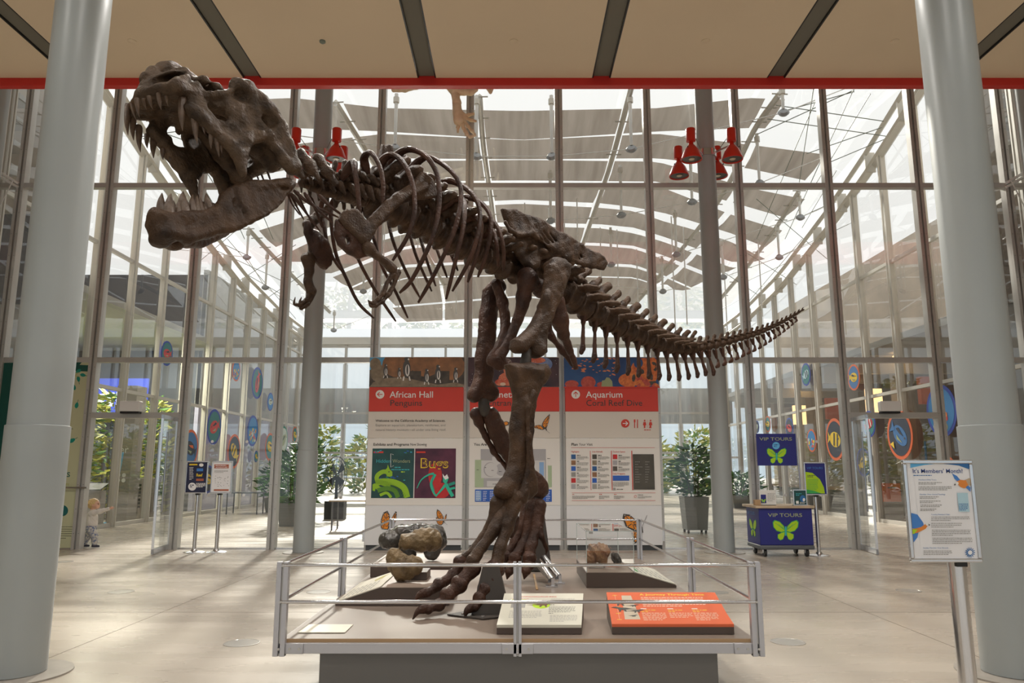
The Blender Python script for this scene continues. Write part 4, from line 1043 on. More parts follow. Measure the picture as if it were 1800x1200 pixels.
for (x, y, fr) in posts:
    m = MB()
    if fr:
        wd = .036 if abs(x) > .2 else .024
        m.box(x - wd - .002, x - .006, y - .012, y + .03, DZ - .10, RT + .012, 'frame'); m.box(x + .006, x + wd + .002, y - .012, y + .03, DZ - .10, RT + .012, 'frame')
        m.box(x - .006, x + .006, y + .0, y + .03, DZ - .10, RT - .0, 'steel')
    else:
        m.box(x - .03, x - .008, y - .02, y + .02, DZ - .02, RT + .01, 'frame'); m.box(x + .008, x + .03, y - .02, y + .02, DZ - .02, RT + .01, 'frame'); m.box(x - .008, x + .008, y - .005, y + .015, DZ - .02, RT, 'steel')
    po = m.build('post', plat, smooth=0, bevel=.002)
    if fr:
        for z in (RT - .012, RT - .235, DZ - .055):
            m = MB(); m.cyl((x, y - .018, z), (x, y - .011, z), .0075, 'steel', 10); m.build('bolt', po)
for x, s in ((PX0 + .02, 1), (PX1 - .02, -1), (.035, 0)):
    m = MB()
    if s: m.box(min(x + s * .05, x + s * .16), max(x + s * .05, x + s * .16), PY0 - .012, PY0, DZ - .085, DZ - .02, 'frame')
    else: m.box(x - .1, x + .1, PY0 - .012, PY0, DZ - .085, DZ - .022, 'frame')
    pl = m.build('corner_plate', plat, bevel=.004)
    for dx in ((.075, .135) if s else (-.07, .07)):
        m = MB(); m.cyl((x + (s or 1) * dx, PY0 - .017, DZ - .053), (x + (s or 1) * dx, PY0 - .01, DZ - .053), .009, 'steel', 10); m.build('bolt', pl)
for z in (RT - .008, RT - .235):
    for a, b in (((PX0 + .02, PY0 - .005), (PX1 - .02, PY0 - .005)), ((PX0 + .02, PY1 - .03), (PX1 - .02, PY1 - .03)), ((PX0 + .02, PY0), (PX0 + .02, PY1 - .03)), ((PX1 - .02, PY0), (PX1 - .02, PY1 - .03))):
        m = MB(); m.cyl((*a, z), (*b, z), .0115, 'chrome', 14); m.build('rail', plat)

def slab(name, corners_top, z0, side_mt, top_mt, label, cat, **k):
    """tilted reading panel: top quad given as 4 points (front left, front right, back right, back left)"""
    q = [Vector(c) for c in corners_top]; c = sum(q, Vector()) / 4
    e = empty(name, (c.x, c.y, z0), label=label, cat=cat, **k)
    m = MB(); low = [Vector((p.x, p.y, z0)) for p in q]
    m.add(low + [p - Vector((0, 0, .018)) for p in q], [(3, 2, 1, 0), (0, 1, 5, 4), (1, 2, 6, 5), (2, 3, 7, 6), (3, 0, 4, 7), (4, 5, 6, 7)], side_mt); m.build('base', e, smooth=0)
    m = MB(); m.add([p - Vector((0, 0, .018)) for p in q] + q, [(3, 2, 1, 0), (0, 1, 5, 4), (1, 2, 6, 5), (2, 3, 7, 6), (3, 0, 4, 7), (4, 5, 6, 7)], top_mt); m.build('panel', e, smooth=0)
    xd = (q[1] - q[0]); yd = (q[3] - q[0]); W_, H_ = xd.length, yd.length; xd.normalize(); yd.normalize(); n_ = xd.cross(yd)
    P = lambda u, v, l=1: q[0] + xd * (u * W_) + yd * (v * H_) + n_ * (.0012 * l)
    return e, P, xd, yd, W_, H_
def lines(m, P, xd, yd, u, v, W_, n, size, mt, H_, dv=None, seed=1):
    """a paragraph too small to read: short words drawn as thin strokes"""
    r = random.Random(seed); dv = dv or size * 1.9 / H_
    for i in range(n):
        x = u; end = u + W_ * (1 if i < n - 1 else r.uniform(.4, .9))
        while x < end - .01:
            w_ = r.uniform(.012, .04); x2 = min(x + w_, end); y = v - i * dv
            m.poly([P(x, y), P(x2, y), P(x2, y + size / H_ * .62), P(x, y + size / H_ * .62)], mt); x = x2 + .008
# white reading panel
zt = lambda px, py, z: tuple(atZ(px, py, z))
e, P, xd, yd, W_, H_ = slab('reading_panel', [(-.10, 5.13, .50), (.455, 5.13, .50), (.52, 5.66, .615), (-.055, 5.66, .615)], PZ, 'ply_brown', 'cream', 'white slanted reading panel with a small walking dinosaur picture behind the railing', 'information panel')
m = MB(); m.poly([P(.01, .01, .5), P(.99, .01, .5), P(.99, .99, .5), P(.01, .99, .5)], 'cream'); m.text('TYRANNOSAURUS REX', P(.12, .86), xd, yd, .030, 'inkred'); lines(m, P, xd, yd, .12, .80, .45, 1, .010, 'inkred', H_)
m.prism([P(.12, .66), P(.30, .66), P(.30, .78), P(.12, .78)], (0, 0, .0005), 'lime'); m.prism([P(.12, .52), P(.30, .52), P(.30, .655), P(.12, .655)], (0, 0, .0005), 'inkgrey')
m2 = MB(); m2.poly(ell_pts(P(.50, .60), xd, yd, .062, .06), 'lime')
dn = [(-.14, .0), (-.07, .012), (-.02, .03), (.03, .035), (.07, .05), (.10, .05), (.125, .035), (.10, .03), (.085, .025), (.06, .01), (.05, -.02), (.058, -.045), (.04, -.045), (.03, -.01), (.01, -.012), (0, -.045), (-.02, -.045), (-.01, -.01), (-.05, .0)]
M['dinobrown'] = mat('dino_print_brown', (.16, .09, .05), .6)
m2.poly([P(.50, .60, 2) + xd * (x * .75) + yd * (y * .8) for x, y in dn], 'dinobrown'); m2.build('dinosaur_picture', e, smooth=0)
lines(m, P, xd, yd, .12, .40, .40, 6, .011, 'inkgrey', H_, seed=2); lines(m, P, xd, yd, .62, .80, .30, 4, .010, 'inkgrey', H_, seed=3); lines(m, P, xd, yd, .60, .60, .14, 1, .014, 'ink', H_)
lines(m, P, xd, yd, .60, .53, .33, 5, .011, 'ink', H_, seed=4); lines(m, P, xd, yd, .60, .33, .12, 1, .012, 'ink', H_); lines(m, P, xd, yd, .62, .27, .33, 6, .010, 'inkgrey', H_, seed=5)
m.build('printing', e, smooth=0)
# orange reading panel
e, P, xd, yd, W_, H_ = slab('reading_panel', [(.655, 5.13, .505), (1.455, 5.13, .505), (1.465, 5.68, .62), (.69, 5.68, .62)], PZ, 'ply_brown', 'orange', 'orange slanted reading panel titled A Journey Through Time at the right railing', 'information panel')
m = MB(); m.poly([P(.01, .01, .5), P(.99, .01, .5), P(.99, .99, .5), P(.01, .99, .5)], 'orange'); m.text('A Journey Through Time', P(.295, .885), xd, yd, .046, 'inkyellow', bold=.012)
lines(m, P, xd, yd, .30, .80, .56, 6, .018, 'inkcream', H_, dv=.055, seed=8)
for u, n in ((.27, 6), (.50, 4), (.71, 6)):
    m.poly([P(u, .44), P(u + .05, .44), P(u + .05, .46), P(u, .46)], 'inkwhite'); lines(m, P, xd, yd, u, .40, .14, 2, .013, 'inkyellow', H_, seed=9); lines(m, P, xd, yd, u, .31, .20, n, .012, 'inkcream', H_, seed=int(u * 90))
M['beigeprint'] = mat('beige_print', (.55, .47, .36), .5); m.poly([P(.115, .13), P(.245, .13), P(.215, .88), P(.13, .88)], 'beigeprint')
for i, (u, v, s, f) in enumerate(((.20, .68, .45, 1), (.12, .61, .75, -1), (.21, .54, .4, 1), (.13, .43, .8, -1), (.22, .37, .55, 1), (.19, .23, .3, 1))):
    m.poly([P(u, v, 2) + xd * (x * s * f * .9) + yd * (y * s * 1.1) for x, y in (dn if f > 0 else dn[::-1])], 'ink')
m.prism([P(.07, .12), P(.072, .12), P(.072, .9), P(.07, .9)], (0, 0, .0004), 'inkcream')
for v in (.88, .7, .5, .3, .12): m.poly([P(.05, v), P(.09, v), P(.09, v + .012), P(.05, v + .012)], 'inkyellow')
m.build('printing', e, smooth=0)

# left: dark wedge with text panel, low block behind it, two fossil casts
e = empty('display_block', (-.95, 6.7, PZ), label='low brown wedge block with slanted text panel below the dinosaur claws at left', cat='display block')
m = MB(); prof = [(-1.40, PZ), (-.50, PZ), (-.50, PZ + .135), (-1.04, PZ + .135), (-1.40, PZ + .02)]
m.prism([(x, 6.17, z) for x, z in prof][::-1], (0, 1.05, 0), 'ply_brown'); m.build('body', e, smooth=0)
m = MB(); m.box(-1.04, -.50, 6.17, 7.22, PZ + .135, PZ + .139, 'ply_top'); m.build('top', e, smooth=0)
m = MB(); m.prism([(-1.40, 6.18, PZ + .022), (-1.045, 6.18, PZ + .137), (-1.045, 7.21, PZ + .137), (-1.40, 7.21, PZ + .022)], (-.003, 0, .008), 'creamcard'); m.build('panel', e, smooth=0)
m = MB()
Pw = lambda u, v: Vector((-1.40 + .355 * u, 6.18 + 1.03 * v, PZ + .022 + .115 * u)) + Vector((-.004, 0, .0095))
for k in range(7): 
    for j in range(4): m.poly([Pw(.12 + k * .1, .06 + j * .12), Pw(.15 + k * .1, .06 + j * .12), Pw(.15 + k * .1, .15 + j * .12), Pw(.12 + k * .1, .15 + j * .12)], 'inkgrey')
M['khaki'] = mat('khaki_print', (.45, .40, .12), .5); m.poly([Pw(.55, .62), Pw(.72, .66), Pw(.75, .80), Pw(.85, .92), Pw(.62, .86), Pw(.5, .74)], 'khaki'); m.build('printing', e, smooth=0)
m = MB(); m.box(-1.42, -.56, 7.75, 8.85, PZ, PZ + .115, 'ply_brown'); m.box(-1.42, -.56, 7.75, 8.85, PZ + .115, PZ + .119, 'ply_top')
props(m.build('display_block', None, smooth=0), 'low flat brown block at the back behind the fossil casts', 'display block')
M['fossilbrown'] = mat('fossil_brown', (.085, .052, .018), .5, col2=(.27, .185, .09), scale=10, detail=8, bump=.7, bscale=50)
M['fossilblack'] = mat('fossil_black', (.008, .0075, .007), .14, col2=(.10, .09, .075), scale=4, detail=5, bump=.4, bscale=40)
M['fossilred'] = mat('fossil_red', (.16, .06, .03), .5, col2=(.36, .20, .09), scale=14, detail=8, bump=.7, bscale=60)
def lump(name, ells, mt, loc, label, cat='fossil', amp=.006, freq=16, h=.008, chain=()):
    F = Field(h)
    for c, r in ells: F.ell(c, r, .05)
    for pts, rs in chain: F.chain(pts, rs, .04)
    me = F.mesh(name, mt, amp, freq); lo = min(v.co.z for v in me.vertices)
    return link(name, me, None, (loc[0], loc[1], loc[2] - lo + .002), label=label, cat=cat)
m = MB(); m.box(-.98, -.72, 6.56, 6.84, PZ + .141, PZ + .205, 'ply_brown'); props(m.build('stand_block', None, smooth=0, bevel=.003), 'small brown block propping up the brown bone cast', 'stand')
lump('fossil_bone', [((-.14, -.12, .06), (.09, .06, .10)), ((-.02, -.13, .02), (.11, .06, .09)), ((-.06, -.14, -.03), (.09, .05, .07)), ((.14, .16, .20), (.08, .10, .10))], 'fossilbrown', (-.84, 6.60, PZ + .14),
     'big ribbed brown bone end cast propped on the wedge block', amp=.006, chain=[([(-.06, -.04, .20), (.04, .04, .21), (.12, .14, .21)], [.07, .085, .09])])
fb = lump('fossil_bone', [((-.25, 0, .19), (.13, .12, .10)), ((-.10, .04, .25), (.18, .12, .10)), ((.10, .05, .27), (.20, .13, .09)), ((.24, .02, .20), (.10, .11, .12))], 'fossilblack', (-1.02, 8.05, PZ + .12),
     'glossy black and grey bone cast lying behind the brown one', amp=.005, chain=[([(-.1, .02, .2), (-.06, .02, .06)], [.06, .08]), ([(.2, .02, .2), (.18, .02, .06)], [.06, .08])])
m = MB(); m.box(-1.41, -1.10, 5.16, 5.42, PZ, PZ + .006, 'creamcard'); props(m.build('text_card', None, smooth=0), 'blank cream card lying flat on the deck in the front left corner', 'card')
# middle: steel spotlights, wooden strip
e = empty('spotlight', (.36, 7.25, PZ), label='pair of short steel tube spotlights on the deck behind the white panel', cat='spotlight')
for n, (a, b) in enumerate((((.36, 7.15, .50), (.27, 7.25, .62)), ((.44, 7.35, .50), (.30, 7.50, .66)))):
    d = (Vector(b) - Vector(a)).normalized()
    m = MB(); m.tube([a, b], .036, 'alu', 18, caps=False); m.tube([Vector(a), Vector(a) + d * .004], .036, 'alu', 18); t_ = m.build('tube', e)
    m = MB(); m.tube([Vector(b) - d * .03, Vector(b) - d * .026], .033, 'black', 18); m.build('lens', t_)
    m = MB(); m.box(a[0] + .0, a[0] + .03, a[1] - .02, a[1] + .02, PZ, a[2] + .02, 'alu'); m.box(a[0] - .05, a[0] + .06, a[1] - .04, a[1] + .04, PZ, PZ + .012, 'alu'); m.build('bracket', t_, smooth=0)
m = MB(); m.box(.215, .235, 6.95, 7.95, PZ, PZ + .006, 'deckedge'); props(m.build('wooden_strip', None, smooth=0), 'thin pale wooden strip on the deck between foot and spotlights', 'strip')
# right: glass case on a dark wedge, with small fossils
e = empty('display_case', (1.0, 7.5, PZ), label='clear glass case with small fossils on a dark wedge base at right', cat='display case')
m = MB(); m.prism([(x, 7.08, z) for x, z in ((.68, PZ), (1.50, PZ), (1.50, PZ + .02), (1.12, PZ + .13), (.68, PZ + .13))][::-1], (0, 1.05, 0), 'ply_brown'); m.build('base', e, smooth=0)
m = MB(); m.box(.69, 1.115, 7.09, 8.12, PZ + .13, PZ + .134, 'ply_top'); m.build('floor', e, smooth=0)
m = MB(); m.prism([(1.125, 7.09, PZ + .131), (1.495, 7.09, PZ + .024), (1.495, 8.12, PZ + .024), (1.125, 8.12, PZ + .131)], (.002, 0, .007), 'cream'); m.build('panel', e, smooth=0)
m = MB(); Pw = lambda u, v: Vector((1.125 + .37 * u, 7.09 + 1.03 * v, PZ + .131 - .107 * u)) + Vector((.003, 0, .0085))
for k in range(6):
    for j in range(3): m.poly([Pw(.2 + k * .12, .1 + j * .2), Pw(.24 + k * .12, .1 + j * .2), Pw(.24 + k * .12, .25 + j * .2), Pw(.2 + k * .12, .25 + j * .2)], 'inkgrey')
m.poly([Pw(.08, .1), Pw(.14, .1), Pw(.14, .7), Pw(.08, .7)], 'limedark'); m.build('printing', e, smooth=0)
gx0, gx1, gy0, gy1, gz0, gz1 = .685, 1.12, 7.085, 8.125, PZ + .134, PZ + .50
for q in ([(gx0, gy0, gz0), (gx1, gy0, gz0), (gx1, gy0, gz1), (gx0, gy0, gz1)], [(gx0, gy1, gz0), (gx1, gy1, gz0), (gx1, gy1, gz1), (gx0, gy1, gz1)], [(gx0, gy0, gz0), (gx0, gy1, gz0), (gx0, gy1, gz1), (gx0, gy0, gz1)], [(gx1, gy0, gz0), (gx1, gy1, gz0), (gx1, gy1, gz1), (gx1, gy0, gz1)], [(gx0, gy0, gz1), (gx1, gy0, gz1), (gx1, gy1, gz1), (gx0, gy1, gz1)]):
    m = MB(); m.poly(q, 'caseglass'); m.build('pane', e, smooth=0)
m = MB()
M['glassedge'] = mat('glass_edge', (.55, .62, .60), .15)
for a, b in (((gx0, gy0), (gx0, gy0)), ((gx1, gy0), (gx1, gy0)), ((gx0, gy1), (gx0, gy1)), ((gx1, gy1), (gx1, gy1))): m.box(a[0] - .003, a[0] + .003, a[1] - .003, a[1] + .003, gz0, gz1, 'glassedge')
for x in (gx0, gx1): m.box(x - .003, x + .003, gy0, gy1, gz1 - .003, gz1 + .003, 'glassedge')
for y in (gy0, gy1): m.box(gx0, gx1, y - .003, y + .003, gz1 - .003, gz1 + .003, 'glassedge')
m.build('case_edges', e, smooth=0)
m = MB()
for k in range(5): m.box(gx0 + .04 + k * .075, gx0 + .10 + k * .075, gy1 - .012, gy1 - .004, gz0 + .30, gz0 + .36, 'creamcard')
m.box(gx0 + .13, gx0 + .17, gy1 - .014, gy1 - .003, gz0 + .26, gz0 + .36, 'inkgrey'); m.build('label_strip', e, smooth=0)
lump('fossil_skull', [((0, 0, .11), (.10, .10, .09)), ((-.06, -.02, .06), (.06, .07, .06)), ((.07, .02, .12), (.07, .07, .06))], 'fossilred', (.815, 7.42, PZ + .135), 'reddish fossil skull inside the glass case', amp=.008, freq=22, chain=[([(.04, 0, .06), (.06, 0, .02), (.07, 0, .015)], [.03, .02, .025])])
lump('fossil_fragment', [((0, 0, .09), (.045, .02, .05)), ((.02, 0, .04), (.03, .02, .04))], 'fossilblack', (1.0, 7.46, PZ + .135), 'small dark upright fossil fragment beside the skull in the case', amp=.004, freq=30, h=.005)

# ================================================================== DIRECTORY BOARDS
M['board'] = mat('board_white', (.80, .77, .72), .4); M['board2'] = mat('board_beige', (.70, .65, .58), .45); M['board3'] = mat('board_pale', (.76, .77, .78), .42)
M['redband'] = mat('red_band', (.66, .045, .025), .45); M['post_dark'] = mat('post_dark', (.03, .028, .025), .35, metal=.5); M['foot'] = mat('board_foot', (.045, .05, .055), .5)
def pm(name, c, **k): M[name] = mat(name, c, .5, **k); return name
pm('rock', (.20, .11, .06), col2=(.42, .20, .09), scale=6, detail=8); pm('rock_dark', (.05, .045, .04), col2=(.12, .10, .08), scale=8); pm('rock_pale', (.20, .16, .11), col2=(.33, .27, .19), scale=12, detail=8)
pm('space', (.012, .014, .03), col2=(.10, .05, .06), scale=3, detail=8); pm('nebula', (.55, .06, .03), col2=(.85, .35, .2), scale=9, detail=8); pm('nebula_blue', (.08, .14, .38), col2=(.25, .35, .6), scale=9)
pm('deepblue', (.015, .05, .18), col2=(.03, .12, .32), scale=2); pm('coral', (.55, .10, .03), col2=(.85, .28, .07), scale=16, detail=8); pm('coral_red', (.42, .05, .04), col2=(.62, .12, .08), scale=18); pm('coral_pale', (.35, .40, .22)); pm('fish', (.75, .26, .12))
pm('poster_teal', (.01, .05, .055), col2=(.015, .09, .085), scale=4); pm('poster_plum', (.055, .012, .035), col2=(.13, .025, .06), scale=4); pm('snake', (.30, .55, .02)); pm('snake_dark', (.10, .26, .02)); pm('mint', (.03, .50, .33)); pm('mint_dark', (.02, .30, .22)); pm('bugred', (.45, .015, .02), col2=(.62, .03, .03), scale=5); pm('gold', (.85, .60, .03)); pm('cyan', (.05, .45, .50))
pm('monarch', (.80, .27, .02)); pm('penguin_grey', (.10, .10, .10)); pm('mapgrey', (.42, .41, .42)); pm('mapgreen', (.42, .52, .33)); pm('mapwhite', (.62, .61, .60)); pm('mapblue', (.25, .42, .70)); pm('blueprint', (.03, .12, .50)); pm('screen', (.045, .042, .035), col2=(.10, .09, .07), scale=2)
BY = 14.58
class Flat:
    """print on a flat face: everything is laid on the real plane y = Y, one thin layer over the other"""
    def __init__(s, Y, step=.003): s.m = MB(); s.Y = Y; s.l = 0; s.step = step; s.c = 0; s.clip = None
    def lay(s, l): s.c += 1; s.l = l; s.off = s.Y - .002 - l * s.step - s.c * 1.5e-5
    def pt(s, px, py):
        q = atY(px, py, s.Y); return (q[0], s.off, q[2])
    def poly(s, pts, mt, l=0):
        s.lay(l)
        if s.clip:
            x0, y0, x1, y1 = s.clip
            for ax, lim, sg in ((0, x0, 1), (0, x1, -1), (1, y0, 1), (1, y1, -1)):
                out = []
                for i in range(len(pts)):
                    a, b = pts[i - 1], pts[i]; da, db = (a[ax] - lim) * sg, (b[ax] - lim) * sg
                    if (da >= 0) != (db >= 0): t = da / (da - db); out.append((a[0] + (b[0] - a[0]) * t, a[1] + (b[1] - a[1]) * t))
                    if db >= 0: out.append(b)
                pts = out
                if len(pts) < 3: return
        s.m.poly([s.pt(*p) for p in pts], mt)
    def rect(s, x0, y0, x1, y1, mt, l=0):
        s.lay(l); a, b = atY(x0, y0, s.Y), atY(x1, y1, s.Y); y = s.off; s.m.poly([(a[0], y, b[2]), (b[0], y, b[2]), (b[0], y, a[2]), (a[0], y, a[2])], mt)
    def ell(s, px, py, rx, ry, mt, l=0, rot=0, n=20):
        s.poly([(px + rx * cos(t) * cos(rot) - ry * sin(t) * sin(rot), py + rx * cos(t) * sin(rot) + ry * sin(t) * cos(rot)) for t in [2 * pi * k / n for k in range(n)]], mt, l)
    def text(s, txt, px, py, hpx, mt, l=1, align='L', bold=0.0, wpx=None):
        """hpx = cap height in picture pixels at that place; wpx = wanted width"""
        a = atY(px, py, s.Y); c = atY(px, py - hpx, s.Y); size = (c[2] - a[2]) / .7; xd = 1.0
        if wpx:
            W0 = text_mesh(txt, bold)[2] * size; W1 = atY(px + wpx, py, s.Y)[0] - a[0]; xd = W1 / W0
        s.m.text(txt, (a[0], s.Y - .003 - l * s.step, a[2]), (xd, 0, 0), (0, 0, 1), size, mt, align, bold)
    def stroke(s, pts, wpx, mt, l=0, n=6, w1=None):
        P = crom([np.array([*p, 0.]) for p in pts], n); N = len(P); L = []; R = []
        for i in range(N):
            d = P[min(i + 1, N - 1)] - P[max(i - 1, 0)]; d /= np.linalg.norm(d) + 1e-9; w_ = (wpx + ((w1 if w1 is not None else wpx) - wpx) * i / (N - 1)) / 2
            L.append((P[i][0] - d[1] * w_, P[i][1] + d[0] * w_)); R.append((P[i][0] + d[1] * w_, P[i][1] - d[0] * w_))
        s.poly(L + R[::-1], mt, l) if N == 2 else [s.poly([L[i], L[i + 1], R[i + 1], R[i]], mt, l) for i in range(N - 1)]
    def words(s, x0, y, x1, h, n, dy, mt, l=1, seed=0):
        r = random.Random(seed)
        for i in range(n):
            x = x0; e = x1 if i < n - 1 else x0 + (x1 - x0) * r.uniform(.5, .95)
            while x < e - 1:
                w_ = r.uniform(2, 7) * h / 2; x2 = min(x + w_, e); s.rect(x, y + i * dy - h, x2, y + i * dy, mt, l); x = x2 + h * .6
    def build(s, name, parent): return s.m.build(name, parent, smooth=0)

def butterfly(F, x, y, s, kind, l=1):
    """monarch printed on the board"""
    if kind == 'open':
        W = [[(0, 0), (-.15, -.55), (-.05, -1.0), (.18, -.9), (.25, -.3)], [(.05, 0), (.35, -.75), (.62, -.95), (.6, -.4), (.3, .05)], [(0, .02), (-.5, -.1), (-.62, .3), (-.35, .5), (0, .3)], [(.05, .05), (.3, .1), (.4, .5), (.2, .55)]]
        W = [[(0, .35), (-.42, .1), (-.5, -.25), (-.3, -.85), (0, -1.0), (.16, -.7), (.2, -.2)], [(.2, .35), (.25, -.3), (.6, -.95), (.72, -.9), (.66, -.3), (.42, .25)], [(.05, .4), (-.45, .35), (-.5, .05), (-.2, -.1), (.15, .1)]]
    elif kind == 'fly': W = [[(.1, .25), (-.15, -.05), (.05, -.5), (.55, -1.05), (.6, -.9), (.42, -.1), (.25, .3)], [(.1, .3), (-.3, -.08), (-.8, .0), (-1.0, .12), (-.6, .26), (-.1, .38)]]
    elif kind == 'side': W = [[(-.6, -.7), (-.55, -.95), (-.2, -.9), (.2, -.55), (.5, -.2), (.55, .1), (.1, .0), (-.4, -.2)], [(-.35, -.15), (.1, .05), (.5, .15), (.35, .6), (.05, .75), (0, .45), (-.15, .1)]]
    else: W = [[(-.55, -.6), (-.5, -.95), (-.2, -.75), (.1, -.3), (.2, .1), (-.1, .1), (-.5, -.1)], [(-.6, -.1), (.1, .1), (.15, .45), (-.1, .7), (-.4, .6), (-.6, .2)], [(.2, .2), (.35, -.35), (.5, -.5), (.45, .0)]]
    for w_ in W:
        c = np.mean(w_, 0); q = lambda f: [(x + (c[0] + (a - c[0]) * f) * s, y + (c[1] + (b - c[1]) * f) * s) for a, b in w_]
        F.poly(q(1.06), 'ink', l); F.poly(q(.84), 'monarch', l + 1)
        for k in range(1, len(w_), 1):
            a = np.array(w_[k]); p0 = (x + (a[0] * .9 + c[0] * .1) * s, y + (a[1] * .9 + c[1] * .1) * s); p1 = (x + (a[0] * .15 + c[0] * .85) * s, y + (a[1] * .15 + c[1] * .85) * s)
            F.stroke([p0, p1], s * .045, 'ink', l + 2, 1)
            F.ell(p0[0], p0[1], s * .028, s * .028, 'inkwhite', l + 3, n=6)
    b0, b1 = {'open': ((.15, .1), (.2, .6)), 'fly': ((.2, .1), (.3, .45)), 'side': ((.5, -.2), (.42, .3)), 'fold': ((.1, .1), (.25, .4))}[kind]
    F.stroke([(x + b0[0] * s, y + b0[1] * s), (x + b1[0] * s, y + b1[1] * s)], s * .09, 'ink', l + 3, 1)
    e = (.8, -.9) if kind == 'side' else (b1[0] + .3, b1[1] + .25)
    st = b0 if kind == 'side' else b1
    F.stroke([(x + st[0] * s, y + st[1] * s), (x + e[0] * s, y + e[1] * s)], s * .02, 'ink', l + 3, 1)
def arrow(F, x, y, r, d, bg, fg, l=1):
    F.ell(x, y, r, r, bg, l, n=28); ux, uy = {'l': (-1, 0), 'u': (0, -1), 'r': (1, 0)}[d]; vx, vy = -uy, ux
    F.stroke([(x - ux * r * .6, y - uy * r * .6), (x + ux * r * .55, y + uy * r * .55)], r * .17, fg, l + 1, 1)
    for s in (1, -1): F.stroke([(x + ux * r * .6, y + uy * r * .6), (x + ux * r * .05 + vx * s * r * .5, y + uy * r * .05 + vy * s * r * .5)], r * .17, fg, l + 1, 1)

def board(px0, px1, label):
    """px0, px1: edges as seen at the middle of the board"""
    x0, x1 = px0, px1
    e = empty('directory_board', ((x0 + x1) / 2, BY + .05, 0), label=label, cat='directory board')
    zz = [atY(900, y, BY)[2] for y in (627, 680, 723, 770, 888, 958)]
    for nm, a, b, mt in (('photo_strip', 0, 1, 'board'), ('red_band', 1, 2, 'redband'), ('upper_panel', 2, 3, 'board2'), ('middle_panel', 3, 4, 'board'), ('lower_panel', 4, 5, 'board3')):
        m = MB(); m.box(x0, x1, BY, BY + .10, zz[b] + .004, zz[a] - .002, mt); m.build(nm, e, smooth=0)
    m = MB(); m.box(x0 + .02, x1 - .02, BY + .03, BY + .10, 0, zz[5] + .004, 'foot'); m.build('foot', e, smooth=0)
    return e
b1 = board(-2.80, -.955, 'left directory board reading African Hall Penguins with two posters')
b2 = board(-.825, .925, 'middle directory board with floor map behind the dinosaur leg')
b3 = board(1.045, 2.86, 'right directory board reading Aquarium Coral Reef Dive with visit plan')
# left board
F = Flat(BY)
F.clip = (650.5, 628, 816, 679.5); F.rect(650.5, 628, 816, 679.5, 'rock_dark'); F.rect(650.5, 628, 690, 650, 'sky', 1)
for (x, y, rx, ry) in ((700, 641, 28, 22), (748, 640, 26, 22), (792, 644, 25, 24), (660, 640, 10, 11), (664, 655, 13, 16)): F.ell(x, y, rx, ry, 'rock' if x > 680 else 'rock_pale', 2)
F.rect(712, 652, 740, 670, 'rock_dark', 3); F.rect(770, 652, 790, 668, 'rock_dark', 3)
F.poly([(650.5, 679.5), (656, 672), (680, 664), (710, 663), (740, 670), (770, 676), (800, 672), (816, 676), (816, 679.5)], 'rock_pale', 4)
for (x, y, s) in ((715, 648, 1.5), (678, 652, .9), (702, 656, .7), (750, 662, 1.0), (770, 657, 1.15), (801, 659, .95)):
    F.ell(x, y, 4.5 * s, 10 * s, 'penguin_grey', 5); F.ell(x + 1 * s, y + 2 * s, 2.6 * s, 7 * s, 'inkwhite', 6); F.ell(x, y - 11 * s, 2.8 * s, 3 * s, 'penguin_grey', 5); F.ell(x + 2.2 * s, y - 11 * s, 1 * s, 1.2 * s, 'inkwhite', 6); F.ell(x + .8 * s, y + 1 * s, 1 * s, 6 * s, 'penguin_grey', 7); F.stroke([(x - 3 * s, y + 9 * s), (x - 4 * s, y + 14 * s)], 1.6 * s, 'inkwhite', 6, 1); F.stroke([(x + 3 * s, y + 9 * s), (x + 4 * s, y + 14 * s)], 1.6 * s, 'inkwhite', 6, 1)
F.clip = None; arrow(F, 668, 693, 7.6, 'l', 'inkwhite', 'redband')
F.text('African Hall', 685, 698.5, 11, 'inkwhite', wpx=76, bold=.008); F.text('Penguins', 685, 713, 10.5, 'ink', wpx=57)
F.text('Welcome to the California Academy of Sciences.', 660, 741, 4.1, 'ink', wpx=123, bold=.012); F.text('Explore an aquarium, planetarium, rainforest, and', 660, 749, 4.1, 'inkgrey', wpx=123); F.text('natural history museum\u2014all under one living roof.', 660, 757, 4.1, 'inkgrey', wpx=124)
F.text('Exhibits and Programs', 656, 783, 4.6, 'ink', wpx=63, bold=.015); F.text('Now Showing', 721, 783, 4.6, 'ink', wpx=29)
F.rect(655, 788, 726.5, 875, 'poster_teal', 1); F.rect(730, 788, 800.5, 875, 'poster_plum', 1)
F.rect(657, 793, 674, 796, 'redband', 2); F.rect(732, 793, 748, 796, 'redband', 2)
F.text('Hidden', 661, 813, 6.2, 'cyan', 2, wpx=25); F.text('Wonders', 690, 813, 6.2, 'coral_pale', 2, wpx=31)
F.stroke([(692, 799), (687, 797), (687, 821), (692, 818)], .7, 'inkwhite', 2, 1)
F.words(694, 822, 712, 1.6, 1, 3, 'cyan', 2, 1); F.words(688, 826, 722, 1.6, 1, 3, 'cyan', 2, 2); F.words(705, 830, 716, 1.8, 1, 3, 'lime', 2, 3)
for k in range(26): F.rect(x := 658 + rnd.random() * 64, y := (790 + rnd.random() * 5 if k < 12 else 835 + rnd.random() * 20), x + 2.4 + 2 * rnd.random(), y + 1.6, rnd.choice(['cyan', 'blueprint', 'mint_dark']), 2)
F.clip = (655, 788, 726.5, 875); F.stroke([(684, 836), (681, 830), (673, 829), (664, 835), (663, 843), (672, 849), (682, 852), (680, 858), (668, 859), (659, 853), (655.5, 862)], 7.5, 'snake', 3, 8)
